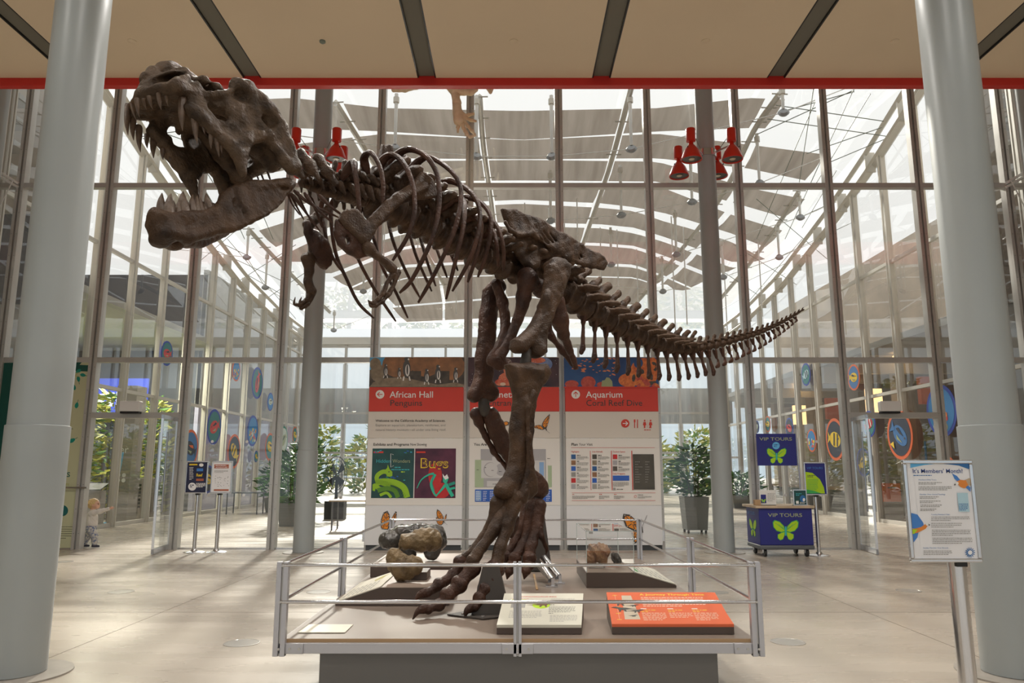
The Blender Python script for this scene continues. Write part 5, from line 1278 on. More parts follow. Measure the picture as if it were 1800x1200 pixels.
F.stroke([(660, 848), (676, 846), (694, 848), (710, 857), (716, 874)], 11, 'snake', 3, 8); F.stroke([(664, 862), (680, 858), (694, 862), (700, 874)], 8, 'snake_dark', 4, 8); F.stroke([(668, 870), (680, 866), (688, 874)], 5, 'snake', 5, 6)
F.poly([(677, 826), (681, 822), (682, 816), (685, 824), (690, 829), (690, 836), (684, 838), (679, 833)], 'snake', 5); F.ell(684, 829, 1.2, 1, 'ink', 6, n=8)
for k in range(24): t = k / 23; F.stroke([(662 + 52 * t, 843 + 26 * t ** 2.2), (660 + 50 * t, 850 + 26 * t ** 2)], .5, 'snake_dark', 6, 1)
F.clip = (730, 788, 800.5, 875); F.ell(741, 850, 12, 16, 'poster_plum', 2); F.ell(765, 835, 12, 22, 'bugred', 2); F.ell(775, 862, 16, 14, 'bugred', 3)
F.text('Bugs', 738, 822, 17, 'gold', 4, wpx=50, bold=.02); F.text('Bugs', 739.2, 821, 15.2, 'poster_plum', 5, wpx=47.6, bold=-.012)
F.stroke([(733, 858), (741, 843), (754, 834), (763, 832)], 1.2, 'mint', 6, 6, 4); F.stroke([(765, 833), (758, 850), (763, 866), (768, 872)], 5, 'mint', 6, 6, 3); F.stroke([(766, 872), (775, 862), (783, 852)], 2, 'mint', 6, 4, 5); F.stroke([(762, 834), (760, 848), (764, 862)], 1.2, 'mint_dark', 7, 5)
F.poly([(779, 838), (783, 843), (789, 840), (786, 848), (783, 851), (779, 846)], 'mint', 7); F.poly([(779, 838), (778, 832), (782, 837), (786, 833), (789, 840), (783, 843)], 'inkwhite', 7)
F.stroke([(784, 850), (789, 860), (796, 872)], 6, 'mint', 6, 5); F.stroke([(789, 852), (800, 848)], 5, 'mint_dark', 6, 3); F.stroke([(787, 860), (800, 857)], 4, 'mint', 6, 3)
F.clip = None; butterfly(F, 681, 921, 23, 'open', 1); butterfly(F, 777, 911, 17, 'fold', 1)
F.build('printing', b1)
# middle board
F = Flat(BY)
F.clip = (823, 628, 983, 679.5); F.rect(823, 628, 983, 679.5, 'space')
for (x, y, rx, ry, mt) in ((893, 666, 17, 12, 'nebula'), (905, 650, 20, 13, 'nebula'), (880, 672, 10, 6, 'nebula'), (955, 640, 16, 12, 'nebula_blue'), (930, 645, 16, 10, 'nebula_blue'), (945, 633, 14, 5, 'nebula'), (884, 675, 5, 3, 'inkcream')): F.ell(x, y, rx, ry, mt, 1)
for k in range(46): F.ell(826 + rnd.random() * 154, 630 + rnd.random() * 46, .5, .5, 'inkwhite', 2, n=5)
F.clip = None; F.text('Planetarium', 857, 698.5, 11, 'inkwhite', wpx=80, bold=.008); F.text('Entrance', 857, 713, 10.5, 'ink', wpx=56); arrow(F, 838, 693, 7.6, 'r', 'inkwhite', 'redband')
butterfly(F, 955, 748, 19, 'fly', 1); F.poly([(884, 742), (890, 740), (895, 742), (894, 747), (886, 749)], 'ink', 1); F.poly([(885, 743), (890, 741), (893, 743), (892, 746), (886, 748)], 'monarch', 2)
F.text('You Are Here', 833, 783, 4.6, 'ink', wpx=38, bold=.015)
F.rect(845, 789, 960, 856, 'mapgrey', 1); F.rect(835, 808, 850, 856, 'mapgreen', 2); F.rect(963, 818, 970, 856, 'mapgreen', 2); F.rect(846, 809, 958, 840, 'mapwhite', 2); F.ell(881, 825, 10, 11, 'mapgrey', 3); F.ell(862, 825, 12, 13, 'mapgrey', 3); F.ell(863.5, 825, 11.5, 12, 'mapwhite', 4); F.rect(933, 812, 958, 836, 'mapwhite', 3); F.rect(948, 812, 956, 836, 'mapblue', 4); F.rect(856, 845, 930, 855, 'mapwhite', 3); F.rect(925, 797, 938, 806, 'mapwhite', 3); F.ell(936.5, 802, 1.2, 1.5, 'ink', 4, n=8); F.rect(865, 803, 873, 809, 'mapwhite', 3)
for (a, b, c) in ((852, 822, 4), (864, 827, 6), (877, 829, 8), (838, 826, 5), (935, 826, 6), (866, 851, 9), (962, 806, 8)): F.words(a, b, a + c, 1.0, 1, 1, 'ink', 5, a)
for x in (835, 934):
    F.rect(x, 860, x + 36, 881.5, 'blueprint', 1)
    for k in range(3): F.rect(x + 1 + k * 12, 862, x + 11 + k * 12, 880, 'mapblue' if k == 0 and x < 900 else 'blueprint', 2); F.words(x + 2 + k * 12, 864 , x + 9 + k * 12, .9, 6, 3, 'inkwhite', 3, k)
F.build('printing', b2)
# right board
F = Flat(BY)
F.clip = (991, 628, 1158, 679.5); F.rect(991, 628, 1158, 679.5, 'deepblue'); F.ell(1132, 655, 25, 26, 'coral', 1); F.ell(1105, 668, 18, 12, 'coral', 1); F.ell(1148, 645, 9, 17, 'coral', 1); F.ell(1122, 638, 8, 9, 'deepblue', 2); F.ell(1140, 636, 6, 8, 'coral', 3); [F.ell(1112 + rnd.random() * 44, 640 + rnd.random() * 38, 3 + rnd.random() * 4, 2 + rnd.random() * 3, rnd.choice(['coral', 'coral_red', 'coral', 'rock_dark']), 2, rnd.random() * 3, 9) for k in range(40)]; F.ell(1034, 672, 13, 11, 'coral_red', 1); F.ell(1005, 675, 12, 7, 'coral_red', 1); F.ell(1057, 676, 8, 5, 'coral_red', 1)
F.poly([(1057, 679.5), (1058, 669), (1063, 668), (1066, 663), (1071, 664), (1076, 670), (1077, 679.5)], 'coral_pale', 3)
F.rect(991, 679.5, 1160, 681.5, 'redband', 5)
for k in range(52):
    x, y = 1000 + 84 * rnd.random() ** .9, 630 + 34 * rnd.random(); 
    if y > 655 and x < 1070: continue
    s = .7 + rnd.random() * .9; F.ell(x, y, 2.6 * s, .9 * s, 'fish', 4, rnd.uniform(-.4, .4), 8)
F.clip = None; arrow(F, 1012, 693, 7.6, 'u', 'inkwhite', 'redband'); F.text('Aquarium', 1030, 698.5, 11, 'inkwhite', wpx=64, bold=.008); F.text('Coral Reef Dive', 1030, 713, 10.5, 'ink', wpx=99)
arrow(F, 1099, 744, 7.4, 'r', 'inkred', 'inkwhite')
F.stroke([(1115.5, 737), (1115.5, 752)], 1.5, 'inkred', 1, 1); F.rect(1114, 737, 1117, 742, 'inkred', 1); F.stroke([(1120.5, 737), (1120.5, 752)], 1.6, 'inkred', 1, 1)
for x, dr in ((1133, 1), (1143.5, 0)):
    F.ell(x, 739, 1.5, 1.6, 'inkred', 1, n=10); F.poly([(x - 2, 741.5), (x + 2, 741.5), (x + 3, 747), (x + 1.2, 747.5), (x + 1.6 * (1 + dr), 752) if not dr else (x + 1.2, 752), (x - 1.2, 752) if dr else (x - 2.6, 752), (x - 1.2, 747.5), (x - 3, 747)], 'inkred', 1)
F.rect(1137.8, 737, 1138.5, 752, 'inkred', 1); F.words(1132, 756, 1147, 1.3, 1, 1, 'inkred', 1, 5)
F.text('Plan', 1004, 783, 4.6, 'ink', wpx=11.5, bold=.015); F.text('Your Visit', 1017.5, 783, 4.6, 'ink', wpx=24); F.rect(1004, 786.3, 1151, 786.8, 'inkred', 1)
cols = [(1004, 'Highlights'), (1041, 'Live Animals'), (1077, 'Outdoor Spaces')]
pcols = ['deepblue', 'inkgrey', 'rock_dark', 'rock', 'bugred', 'rock_pale', 'blueprint', 'mapgrey']
for ci, (x, ttl) in enumerate(cols):
    F.text(ttl, x, 795, 3, 'inkred', wpx=14 + 4 * ci)
    for k in range(6 if ci < 2 else 3):
        y = 798.5 + k * 10.4; F.rect(x, y, x + 8, y + 8, pcols[(k * 3 + ci * 2) % 8], 1); F.words(x + 10, y + 2.2, x + 17, 1.3, 1, 2, 'ink', 1, k); F.words(x + 10, y + 4.6, x + 30, .9, 3, 1.9, 'inkgrey', 1, k + ci * 7)
    F.rect(x + 34, 792, x + 34.4, 861, 'inkred', 1)
F.text('Daily Programs', 1077, 833.5, 3, 'inkred', wpx=22); F.rect(1077, 835.5, 1106, 844.5, 'blueprint', 1); F.words(1077, 848, 1105, .9, 4, 2.1, 'inkgrey', 1, 4); F.rect(1077.5, 857, 1082, 861, 'inkgrey', 1); F.words(1084, 860, 1096, 1, 1, 2, 'ink', 1, 2)
F.rect(1112, 798, 1151, 860, 'screen', 1)
for k in range(9): F.words(1116, 812 + k * 4.4, 1126 + (k % 3) * 2, .8, 1, 2, 'inkgrey', 2, k); F.words(1134, 812 + k * 4.4, 1142, .8, 1, 2, 'inkgrey', 2, k + 20)
F.rect(1005, 865.5, 1152, 866, 'inkred', 1); F.rect(1005, 879, 1152, 879.5, 'inkred', 1)
for x in (1006, 1053, 1079): F.words(x, 869, x + 6, 1, 1, 1, 'inkred', 1, x); F.words(x, 872, x + (40 if x < 1010 else 18), .9, 3, 2, 'inkgrey', 1, x)
for k in range(10): F.ell(1116.5 + 2 * cos(k * .628), 872 + 2 * sin(k * .628), .5, .5, 'inkred', 1, n=6)
F.words(1121, 870, 1135, 1, 1, 1, 'ink', 1, 7); F.words(1121, 873, 1146, .9, 2, 2, 'inkgrey', 1, 9)
butterfly(F, 1113, 932, 30, 'side', 1)
F.build('printing', b3)
for bd, x, s in ((b1, -2.80, -1), (b3, 2.86, 1)):
    m = MB(); m.box(x if s > 0 else x - .05, x + .05 if s > 0 else x, BY + .02, BY + .08, .16, .38, 'alu'); m.build('bracket', bd, bevel=.006)

# ================================================================== SIGNS, CART, CHILD, LAMPS, WHALE, PLANTS
pm('poster_dark', (.015, .02, .06)); pm('poster_white', (.84, .84, .86)); pm('brick', (.45, .13, .07)); pm('vipblue', (.018, .022, .19)); pm('viplime', (.42, .66, .01)); pm('vipgreen', (.01, .33, .12)); pm('steelblue', (.03, .16, .42)); pm('wood', (.52, .40, .27), noise=.15, scale=6); pm('caster', (.02, .02, .02)); pm('cartgrey', (.11, .12, .13)); pm('macaw_blue', (.06, .22, .60)); pm('macaw_orange', (.75, .25, .04)); pm('paleblue', (.45, .66, .76)); pm('headline', (.02, .06, .26)); pm('acrylic', (.74, .73, .70))

SIGN_Y = []
def sign_stand(pxb, pyb, px0, px1, py0, py1, board_mt, label, paint, pole_r=.035, base_r=.19, Y=None, tilt_clip=True):
    """snap-frame poster on a round pole with a disc foot"""
    b = atZ(pxb, pyb, 0) if Y is None else np.array([atY(pxb, 950, Y)[0], Y, 0])
    Yp = b[1] - pole_r - .03; SIGN_Y.append(Yp); e = empty('sign_stand', (b[0], b[1], 0), label=label, cat='sign')
    a, c = atY((px0 + px1) / 2, py0, Yp), atY((px0 + px1) / 2, py1, Yp)
    zt_, zb = a[2], c[2]; xc = (a[0] + c[0]) / 2; wd = (atY(px1, (py0 + py1) / 2, Yp)[0] - atY(px0, (py0 + py1) / 2, Yp)[0]) / 2
    m = MB(); m.lathe([(base_r, 0), (base_r, .008), (base_r * .9, .016), (.06, .03), (.05, .06), (0, .06)], (b[0], b[1], 0), 'alu', 32); m.build('base', e)
    m = MB(); m.tube([(b[0], b[1], .05), (b[0], b[1], zb + .05)], pole_r, 'alu', 20); m.build('pole', e)
    m = MB(); m.box(b[0] - .035, b[0] + .035, Yp + .018, b[1] + .04, zb - .03, zb + .06, 'black'); m.build('clamp', e, bevel=.004)
    m = MB(); m.box(xc - wd + .01, xc + wd - .01, Yp, Yp + .016, zb + .01, zt_ - .01, board_mt); m.build('poster', e, smooth=0)
    m = MB(); f = .024 * (wd / .22) ** .5
    for x0, x1, z0, z1 in ((xc - wd, xc + wd, zb, zb + f), (xc - wd, xc + wd, zt_ - f, zt_), (xc - wd, xc - wd + f, zb + f, zt_ - f), (xc + wd - f, xc + wd, zb + f, zt_ - f)): m.box(x0, x1, Yp - .012, Yp + .018, z0, z1, 'alu')
    m.build('frame', e, bevel=.006, smooth=0)
    F = Flat(Yp, .0008); F.clip = None; paint(F); F.build('printing', e)
    return e
def p_dark(F):
    F.rect(328, 813, 362, 864, 'poster_dark', 0); F.rect(333, 815, 347, 817.5, 'gold', 1); F.ell(354, 817, 4, 3, 'inkwhite', 1, n=10); F.rect(346, 823, 357, 828, 'macaw_blue', 1); F.text('Reef', 345, 837, 5, 'gold', 1, wpx=11, bold=.03); F.rect(345, 841, 358, 845, 'brick', 1); F.words(345, 850, 361, 1.2, 4, 2, 'inkwhite', 1, 3); F.words(333, 822, 340, .9, 9, 2.6, 'inkwhite', 1, 5); F.ell(338, 855, 7, 7, 'poster_white', 1); F.words(334, 853, 341, 1.5, 2, 3, 'poster_dark', 2, 8)
def p_white(F):
    F.rect(373, 813, 405, 864, 'poster_white', 0); F.rect(377, 816, 402, 823, 'brick', 1); F.text('ADVENTURE', 379, 822.3, 2.4, 'poster_white', 2, wpx=21); F.words(379, 818.5, 399, 1.2, 1, 2, 'poster_white', 2, 2); F.words(377, 827, 402, .8, 3, 1.7, 'inkgrey', 1, 7)
    for k in range(34): F.ell(378 + rnd.random() * 24, 835 + rnd.random() * 20, .6, .5, 'ink', 1, n=5)
    F.rect(376, 859.5, 402, 862.5, 'brick', 1)
sign_stand(341, 970.5, 326, 365, 810, 867, 'poster_dark', 'dark blue poster on a pole stand, left of the two by the left door', p_dark)
sign_stand(380, 970, 371, 408, 810, 867, 'poster_white', 'white poster with dark red bands on a pole stand beside the dark poster', p_white)
def vbutterfly(F, x, y, s, l=1, sq=1.0):
    for sg in (-1, 1):
        up = [(0, .05), (.12, -.45), (.45, -.85), (.85, -1.0), (1.0, -.8), (.95, -.35), (.7, .0), (.3, .15)]; lo = [(.05, .05), (.35, .15), (.62, .3), (.62, .65), (.42, .85), (.2, .75), (.08, .4)]
        for w_ in (up, lo):
            c = np.mean(w_, 0)
            for f, mt, k in ((1.0, 'limedark', 0), (.86, 'viplime', 1)): F.poly([(x + sg * sq * s * (c[0] + (a - c[0]) * f), y + s * .85 * (c[1] + (b - c[1]) * f)) for a, b in w_][::sg], mt, l + k)
        for k in (.3, .55, .8): F.stroke([(x + sg * sq * s * .12, y - s * .1), (x + sg * sq * s * k, y - s * (.3 + .4 * k))], s * .03, 'limedark', l + 2, 1)
    F.stroke([(x, y - s * .35), (x, y + s * .35)], s * .12, 'cyan', l + 2, 1)
def p_vip(F):
    F.rect(1416, 815, 1450, 867, 'vipblue', 0); F.text('VIP TOURS', 1418, 824, 3.5, 'macaw_blue', 2, wpx=28); F.clip = (1416, 815, 1450, 867); F.poly([(1416, 829), (1428, 831), (1441, 842), (1448, 856), (1450, 867), (1416, 867)], 'viplime', 1); F.poly([(1416, 860), (1430, 862), (1444, 867), (1416, 867)], 'limedark', 2); F.clip = None; F.words(1419, 836, 1433, 1.2, 2, 2.4, 'ink', 3, 1); F.words(1419, 843, 1438, .8, 9, 2.2, 'limedark', 3, 4)
sign_stand(1440, 976, 1414, 1453, 812, 870, 'vipblue', 'blue and lime tour poster on a pole stand right of the blue cart', p_vip)
def p_mem(F):
    F.rect(1605, 816, 1703, 981, 'poster_white', 0); F.clip = (1600, 814, 1718, 984); F.poly([(1600, 814), (1650, 814), (1625, 817), (1600, 822)], 'sky', 1); F.poly([(1650, 814), (1705, 814), (1705, 825), (1685, 818)], 'steelblue', 1); F.clip = None
    F.text("It's Members' Month!", 1603.5, 831, 7.2, 'headline', 2, wpx=88, bold=.006); F.words(1605, 836, 1663, 1.4, 1, 3, 'steelblue', 2, 1)
    for (x, y, t, wp) in ((1614, 844, 'Members-Only Tours', 31), (1616, 869.5, 'Member Hour Animal Feedings', 45), (1636, 905, 'Tuesday Members Talks', 33), (1622, 963.5, 'Sunday Member Hour Brunch', 44)): F.text(t, x, y, 2.2, 'steelblue', 2, wpx=wp)
    for (x0, x1, y, n, dy) in ((1614, 1655, 848.5, 2, 2.6), (1614, 1672, 856, 3, 2.6), (1616, 1650, 873.5, 2, 2.6), (1616, 1653, 881, 2, 2.6), (1617, 1655, 888, 2, 2.6), (1617, 1645, 895, 2, 2.4), (1636, 1704, 909, 3, 3), (1636, 1690, 920, 3, 3.2), (1637, 1705, 932, 4, 3), (1638, 1708, 946, 4, 3), (1622, 1672, 968.5, 3, 3)): F.words(x0, y, x1, 1.3, n, dy, 'inkgrey', 2, int(y))
    F.rect(1681, 866, 1703, 899, 'paleblue', 1); F.words(1684, 886, 1700, 1.2, 5, 2.6, 'steelblue', 2, 3)
    F.clip = None
    for k in range(14): F.stroke([(1703.5 + 5.6 * cos(k * pi / 7), 970.5 + 5.6 * sin(k * pi / 7)), (1703.5 + 8.6 * cos(k * pi / 7), 970.5 + 8.6 * sin(k * pi / 7))], 1.5, 'steelblue', 2, 1)
    F.ell(1703.5, 970.5, 5.4, 5.4, 'steelblue', 2); F.ell(1703.5, 970.5, 4, 4, 'poster_white', 3)
sign_stand(1677, 1190, 1593, 1717, 808, 988, 'poster_white', "white poster reading It's Members' Month on a thick steel pole before the right column", p_mem, pole_r=.053, base_r=.26, Y=4.92)

ms_ = [o for o in bpy.data.objects if o.name.startswith('sign_stand')][-1]
F = Flat(SIGN_Y[-1], .0008); F.c = 60; F.clip = (1600, 814, 1705, 984); F.lay(0); F.poly([(1673, 832), (1681, 836), (1689, 845), (1685, 848), (1677, 841)], 'macaw_blue', 2); F.poly([(1679, 847), (1687, 843), (1697, 844), (1701, 852), (1695, 858), (1688, 856)], 'macaw_orange', 3); F.poly([(1691, 845), (1703, 840), (1709, 844), (1709, 852), (1699, 853)], 'wood', 2); F.ell(1681, 849, 3.2, 2.6, 'inkwhite', 4, n=10); F.poly([(1678, 849), (1675.5, 852.5), (1679, 852.5)], 'ink', 5); F.poly([(1697, 856), (1707, 866), (1709, 860), (1701, 853)], 'macaw_blue', 2)
F.build('parrot_picture', ms_)
F = Flat(SIGN_Y[-1], .0008); F.c = 80; F.clip = (1601, 814, 1705, 984); F.poly([(1600, 901), (1612, 904), (1622, 918), (1624, 926), (1612, 928), (1600, 928)], 'macaw_blue', 2); F.poly([(1602, 930), (1618, 926), (1627, 920), (1632, 921), (1626, 929), (1612, 936), (1602, 938)], 'macaw_orange', 3); F.poly([(1600, 930), (1612, 930), (1606, 938), (1600, 938)], 'viplime', 4); F.poly([(1603, 937), (1614, 934), (1612, 944), (1605, 953), (1602, 950)], 'macaw_blue', 2); F.ell(1629, 921, 3, 2.5, 'inkwhite', 4, n=10); F.poly([(1631, 920), (1634, 922), (1631.5, 924)], 'ink', 5)
F.build('parrot_picture', ms_)
# tour cart
ct = atZ(1385, 979, 0); CYF = ct[1]
cx0, cx1 = atY(1336, 940, CYF)[0], atY(1430, 940, CYF)[0]; CD = .72
e = empty('tour_cart', ((cx0 + cx1) / 2, CYF + CD / 2, 0), label='dark blue rolling cart with lime butterfly and VIP TOURS lettering', cat='cart')
zb, zt_ = atY(1380, 958, CYF)[2], atY(1380, 893, CYF)[2]
m = MB(); m.box(cx0, cx1, CYF, CYF + CD, zb, zt_, 'vipblue'); m.build('body', e, bevel=.01)
m = MB(); m.box(cx0 - .01, cx1 + .01, CYF - .01, CYF + CD + .01, zb - .075, zb - .001, 'cartgrey'); m.build('chassis', e, bevel=.02)
m = MB(); m.box(cx0 - .06, cx1 + .04, CYF - .04, CYF + CD + .04, zt_, zt_ + .045, 'wood'); m.build('counter', e, bevel=.006)
for x in (cx0 + .1, cx1 - .1):
    for y in (CYF + .1, CYF + CD - .1):
        m = MB(); m.cyl((x - .02, y, .07), (x + .02, y, .07), .07, 'caster', 18); w_ = m.build('caster_wheel', e)
        m = MB(); m.box(x - .035, x + .035, y - .03, y + .03, .13, zb - .07, 'alu'); m.box(x + .024, x + .032, y - .03, y + .03, .06, .14, 'alu'); m.box(x - .032, x - .024, y - .03, y + .03, .06, .14, 'alu'); m.build('fork', w_, smooth=0)
F = Flat(CYF, .001); F.text('VIP TOURS', 1350, 908, 6.2, 'coral_pale', 1, wpx=60, bold=.01); vbutterfly(F, 1381, 933, 23, 1); F.build('printing', e)
m = MB(); X = cx0 - .003
for sg in (-1, 1):
    for w_, mt, f in (([(0, .05), (.12, .45), (.45, .85), (.85, 1.0), (1.0, .8), (.95, .35), (.7, .0), (.3, -.15)], 'limedark', 1), ([(.05, -.05), (.35, -.15), (.62, -.3), (.62, -.65), (.42, -.85), (.2, -.75), (.08, -.4)], 'limedark', 1)):
        for f, mt, q in ((1, 'limedark', 0), (.85, 'viplime', .001)):
            c = np.mean(w_, 0); m.poly([(X - q, CYF + .36 + sg * .2 * (c[0] + (a - c[0]) * f), zb + .26 + .17 * (c[1] + (b - c[1]) * f)) for a, b in w_], mt)
m.text('VIP TOURS', (X, CYF + .64, zt_ - .13), (0, -1, 0), (0, 0, 1), .085, 'macaw_blue'); m.build('printing', e, smooth=0)
SY = CYF + .35
a, b = atY(1329, 762, SY), atY(1402, 818, SY)
m = MB(); m.box(a[0], b[0], SY, SY + .02, b[2], a[2], 'vipblue'); sgn_ = m.build('sign_panel', e, bevel=.003)
for x in (a[0] + .02, b[0] + .03): m = MB(); m.cyl((x, SY + .035, zt_ + .045), (x, SY + .035, a[2] - .08), .014, 'alu', 12); m.build('sign_post', e)
F = Flat(SY, .001); F.text('VIP TOURS', 1335, 774, 5.6, 'coral_pale', 1, wpx=57, bold=.01); F.ell(1364, 783, 6.5, 6.5, 'sky', 1); F.words(1360, 782, 1368, 1.2, 2, 2.6, 'vipblue', 2, 1); vbutterfly(F, 1365, 802, 17.5, 1); F.build('printing', sgn_)
CT = zt_ + .047
def on_counter(px0, px1, h, y, mt, nm, label, cat, paint=None, frame=None, lean=0):
    x0, x1 = atY(px0, 885, y)[0], atY(px1, 885, y)[0]
    e2 = empty(nm, ((x0 + x1) / 2, y, CT), label=label, cat=cat)
    m = MB(); m.box(x0, x1, y, y + .012, CT, CT + h, mt); m.build('panel', e2, smooth=0)
    m = MB(); m.box(x0, x1, y, y + .09, CT, CT + .008, mt); m.build('foot', e2, smooth=0)
    if frame:
        m = MB(); t = .014
        for q in ((x0, x0 + t, CT, CT + h), (x1 - t, x1, CT, CT + h), (x0 + t, x1 - t, CT, CT + t), (x0 + t, x1 - t, CT + h - t, CT + h)): m.box(q[0], q[1], y - .006, y - .001, q[2], q[3], frame)
        m.build('frame', e2, smooth=0)
    if paint: F = Flat(y, .0006); paint(F); F.build('printing', e2)
def p_leaf(F): F.rect(1337, 869, 1347, 884, 'vipblue', 1); vbutterfly(F, 1342, 880, 4, 2); F.words(1349, 868, 1362, 1, 6, 2.5, 'inkgrey', 1, 2)
on_counter(1335.5, 1364.5, .265, CYF + .10, 'acrylic', 'brochure_holder', 'white brochure holder standing on the cart counter', 'brochure holder', p_leaf)
def p_tab(F): F.rect(1397, 864, 1418, 886, 'poster_teal', 1); F.ell(1411, 876, 5, 6, 'steelblue', 2); F.ell(1413, 878, 2.2, 3, 'inkwhite', 3); F.words(1399, 868, 1410, 1.2, 2, 2.6, 'cyan', 2, 4); F.rect(1399, 880, 1404, 885, 'inkwhite', 2); F.words(1406, 883, 1416, .8, 2, 2, 'inkwhite', 2, 5)
on_counter(1395, 1419, .275, CYF + .03, 'poster_teal', 'counter_sign', 'small dark teal framed sign at the right end of the cart counter', 'sign', p_tab, 'alu')
x = atY(1332, 886, CYF + .06)[0]; m = MB(); m.box(x - .055, x + .05, CYF + .03, CYF + .13, CT, CT + .10, 'deckedge'); props(m.build('card_box', None, bevel=.004), 'small light wooden box at the left end of the cart counter', 'box')

# toddler in the doorway
M['skin'] = mat('skin', (.62, .36, .25), .5); M['blond'] = mat('blond_hair', (.50, .32, .13), .6, col2=(.62, .45, .22), scale=30, bump=.5, bscale=60); M['sweat'] = mat('cream_sweatshirt', (.62, .58, .53), .8, bump=.2, bscale=30); M['pants'] = mat('patterned_trousers', (.10, .14, .26), .8, col2=(.62, .58, .50), scale=26, detail=1); M['shoe'] = mat('dark_shoe', (.03, .03, .05), .6); M['eye'] = mat('eye', (.03, .02, .02), .2); M['lip'] = mat('lip', (.45, .15, .12), .5)
tb = atZ(158, 962, 0)
kid = empty('person', (tb[0], tb[1], 0), (0, 0, radians(10)), label='toddler in cream sweatshirt and patterned trousers pointing at the left doorway', cat='person')
def kidpart(nm, F, mt, amp=0, freq=9, parent=None): return link(nm, F.mesh(nm, mt, amp, freq), parent or kid)
F = Field(.0048)          # body: x = towards what the child looks at, z up
HC = (.015, 0, .835)
F.ell(HC, (.088, .076, .092), .02); F.ell((.06, 0, .80), (.05, .055, .05), .03); F.ell((.075, 0, .775), (.03, .035, .025), .02)
F.ell((.103, 0, .815), (.014, .011, .011), .012); F.ell((-.002, -.075, .822), (.016, .01, .022), .008); F.ell((-.002, .075, .822), (.016, .01, .022), .008)
for s in (-1, 1): F.ell((.09, s * .032, .838), (.02, .018, .012), .015, True); F.ell((.062, s * .042, .805), (.03, .026, .026), .02)
F.cone((-.005, 0, .77), (-.012, 0, .70), .038, .042, .02); F.ell((-.01, 0, .56), (.085, .095, .16), .03); F.ell((-.01, 0, .42), (.09, .1, .09), .03)
F.chain([(-.01, -.09, .655), (.15, -.12, .695), (.32, -.11, .745)], [.036, .03, .022], .02)
hand = np.array([.352, -.108, .757]); F.ell(hand, (.026, .012, .022), .012)
for k, (dz, L) in enumerate(((.016, .036), (.006, .046), (-.005, .024), (-.014, .018))): F.chain([hand + [.018, 0, dz], hand + [.018 + L * .6, -.004 * k, dz * 1.1], hand + [.018 + L, -.007 * k, dz * 1.1 - .004 * (k > 1)]], [.0075, .007, .006], .004)
F.chain([hand + [-.005, -.005, .018], hand + [.012, -.012, .034], hand + [.024, -.014, .038]], [.008, .007, .006], .005)
F.chain([(-.01, .09, .655), (-.06, .13, .56), (-.04, .14, .46)], [.036, .031, .023], .02); h2 = np.array([-.032, .14, .425]); F.ell(h2, (.02, .012, .026), .012)
for k in range(4): F.chain([h2 + [-.015 + .01 * k, 0, -.02], h2 + [-.013 + .01 * k, -.002, -.042 - .004 * (k in (1, 2))]], [.007, .006], .003)
F.chain([h2 + [.018, 0, .005], h2 + [.03, -.003, -.015]], [.008, .006], .004)
for s, fx in ((-1, .10), (1, -.125)): F.chain([(-.01, s * .05, .40), (fx * .7 + .01, s * .058, .22), (fx, s * .06, .06)], [.072, .05, .036], .02)
body = kidpart('body', F, 'skin')
F = Field(.006); F.ell((-.01, 0, .57), (.105, .115, .145), .03); F.ell((-.01, 0, .46), (.112, .124, .095), .03); F.cone((-.01, 0, .67), (-.01, 0, .695), .07, .052, .03)
F.chain([(-.01, -.085, .65), (.15, -.12, .693), (.305, -.11, .742)], [.052, .044, .034], .03); F.chain([(-.01, .085, .65), (-.06, .13, .56), (-.042, .14, .47)], [.052, .045, .036], .03)
kidpart('sweatshirt', F, 'sweat', .002, 22)
F = Field(.006); F.ell((-.01, 0, .40), (.105, .112, .07), .03)
for s, fx in ((-1, .10), (1, -.125)): F.chain([(-.01, s * .05, .37), (fx * .7 + .01, s * .058, .22), (fx, s * .06, .085)], [.085, .066, .05], .02)
kidpart('trousers', F, 'pants', .002, 25)
for s, fx in ((-1, .10), (1, -.125)):
    F = Field(.005); F.chain([(fx - .02, s * .06, .034), (fx + .07, s * .062, .028)], [.034, .027], .01, sq=(1, 1, 1.05)); F.cone((fx - .01, s * .06, .05), (fx - .012, s * .06, .085), .036, .036, .015); F.ell((fx + .02, s * .06, -.035), (.2, .2, .04), .004, True); sh = kidpart('shoe', F, 'shoe')
    m = MB(); m.box(fx - .05, fx + .095, s * .06 - .034, s * .06 + .034, .001, .012, 'inkwhite'); m.build('sole', sh, world=False, bevel=.005)
F = Field(.0055); F.ell((-.012, 0, .862), (.095, .088, .085), .02); F.ell((-.05, 0, .82), (.055, .078, .075), .03)
F.ell((.10, 0, .80), (.062, .2, .065), .015, True)
for k in range(16):
    a = k * 2.4; F.cone((-.02 + .06 * cos(a), .06 * sin(a), .90), (-.03 + .098 * cos(a), .092 * sin(a), .845), .016, .012, .012)
kidpart('hair', F, 'blond', .003, 40)
m = MB()
for s in (-1, 1): m.ball((.094, s * .032, .838), (.009, .011, .008), 'eye', 8, 6)
m.build('eye', kid, world=False)
m = MB(); m.ball((.098, 0, .785), (.006, .016, .005), 'lip', 8, 6); m.build('mouth', kid, world=False)

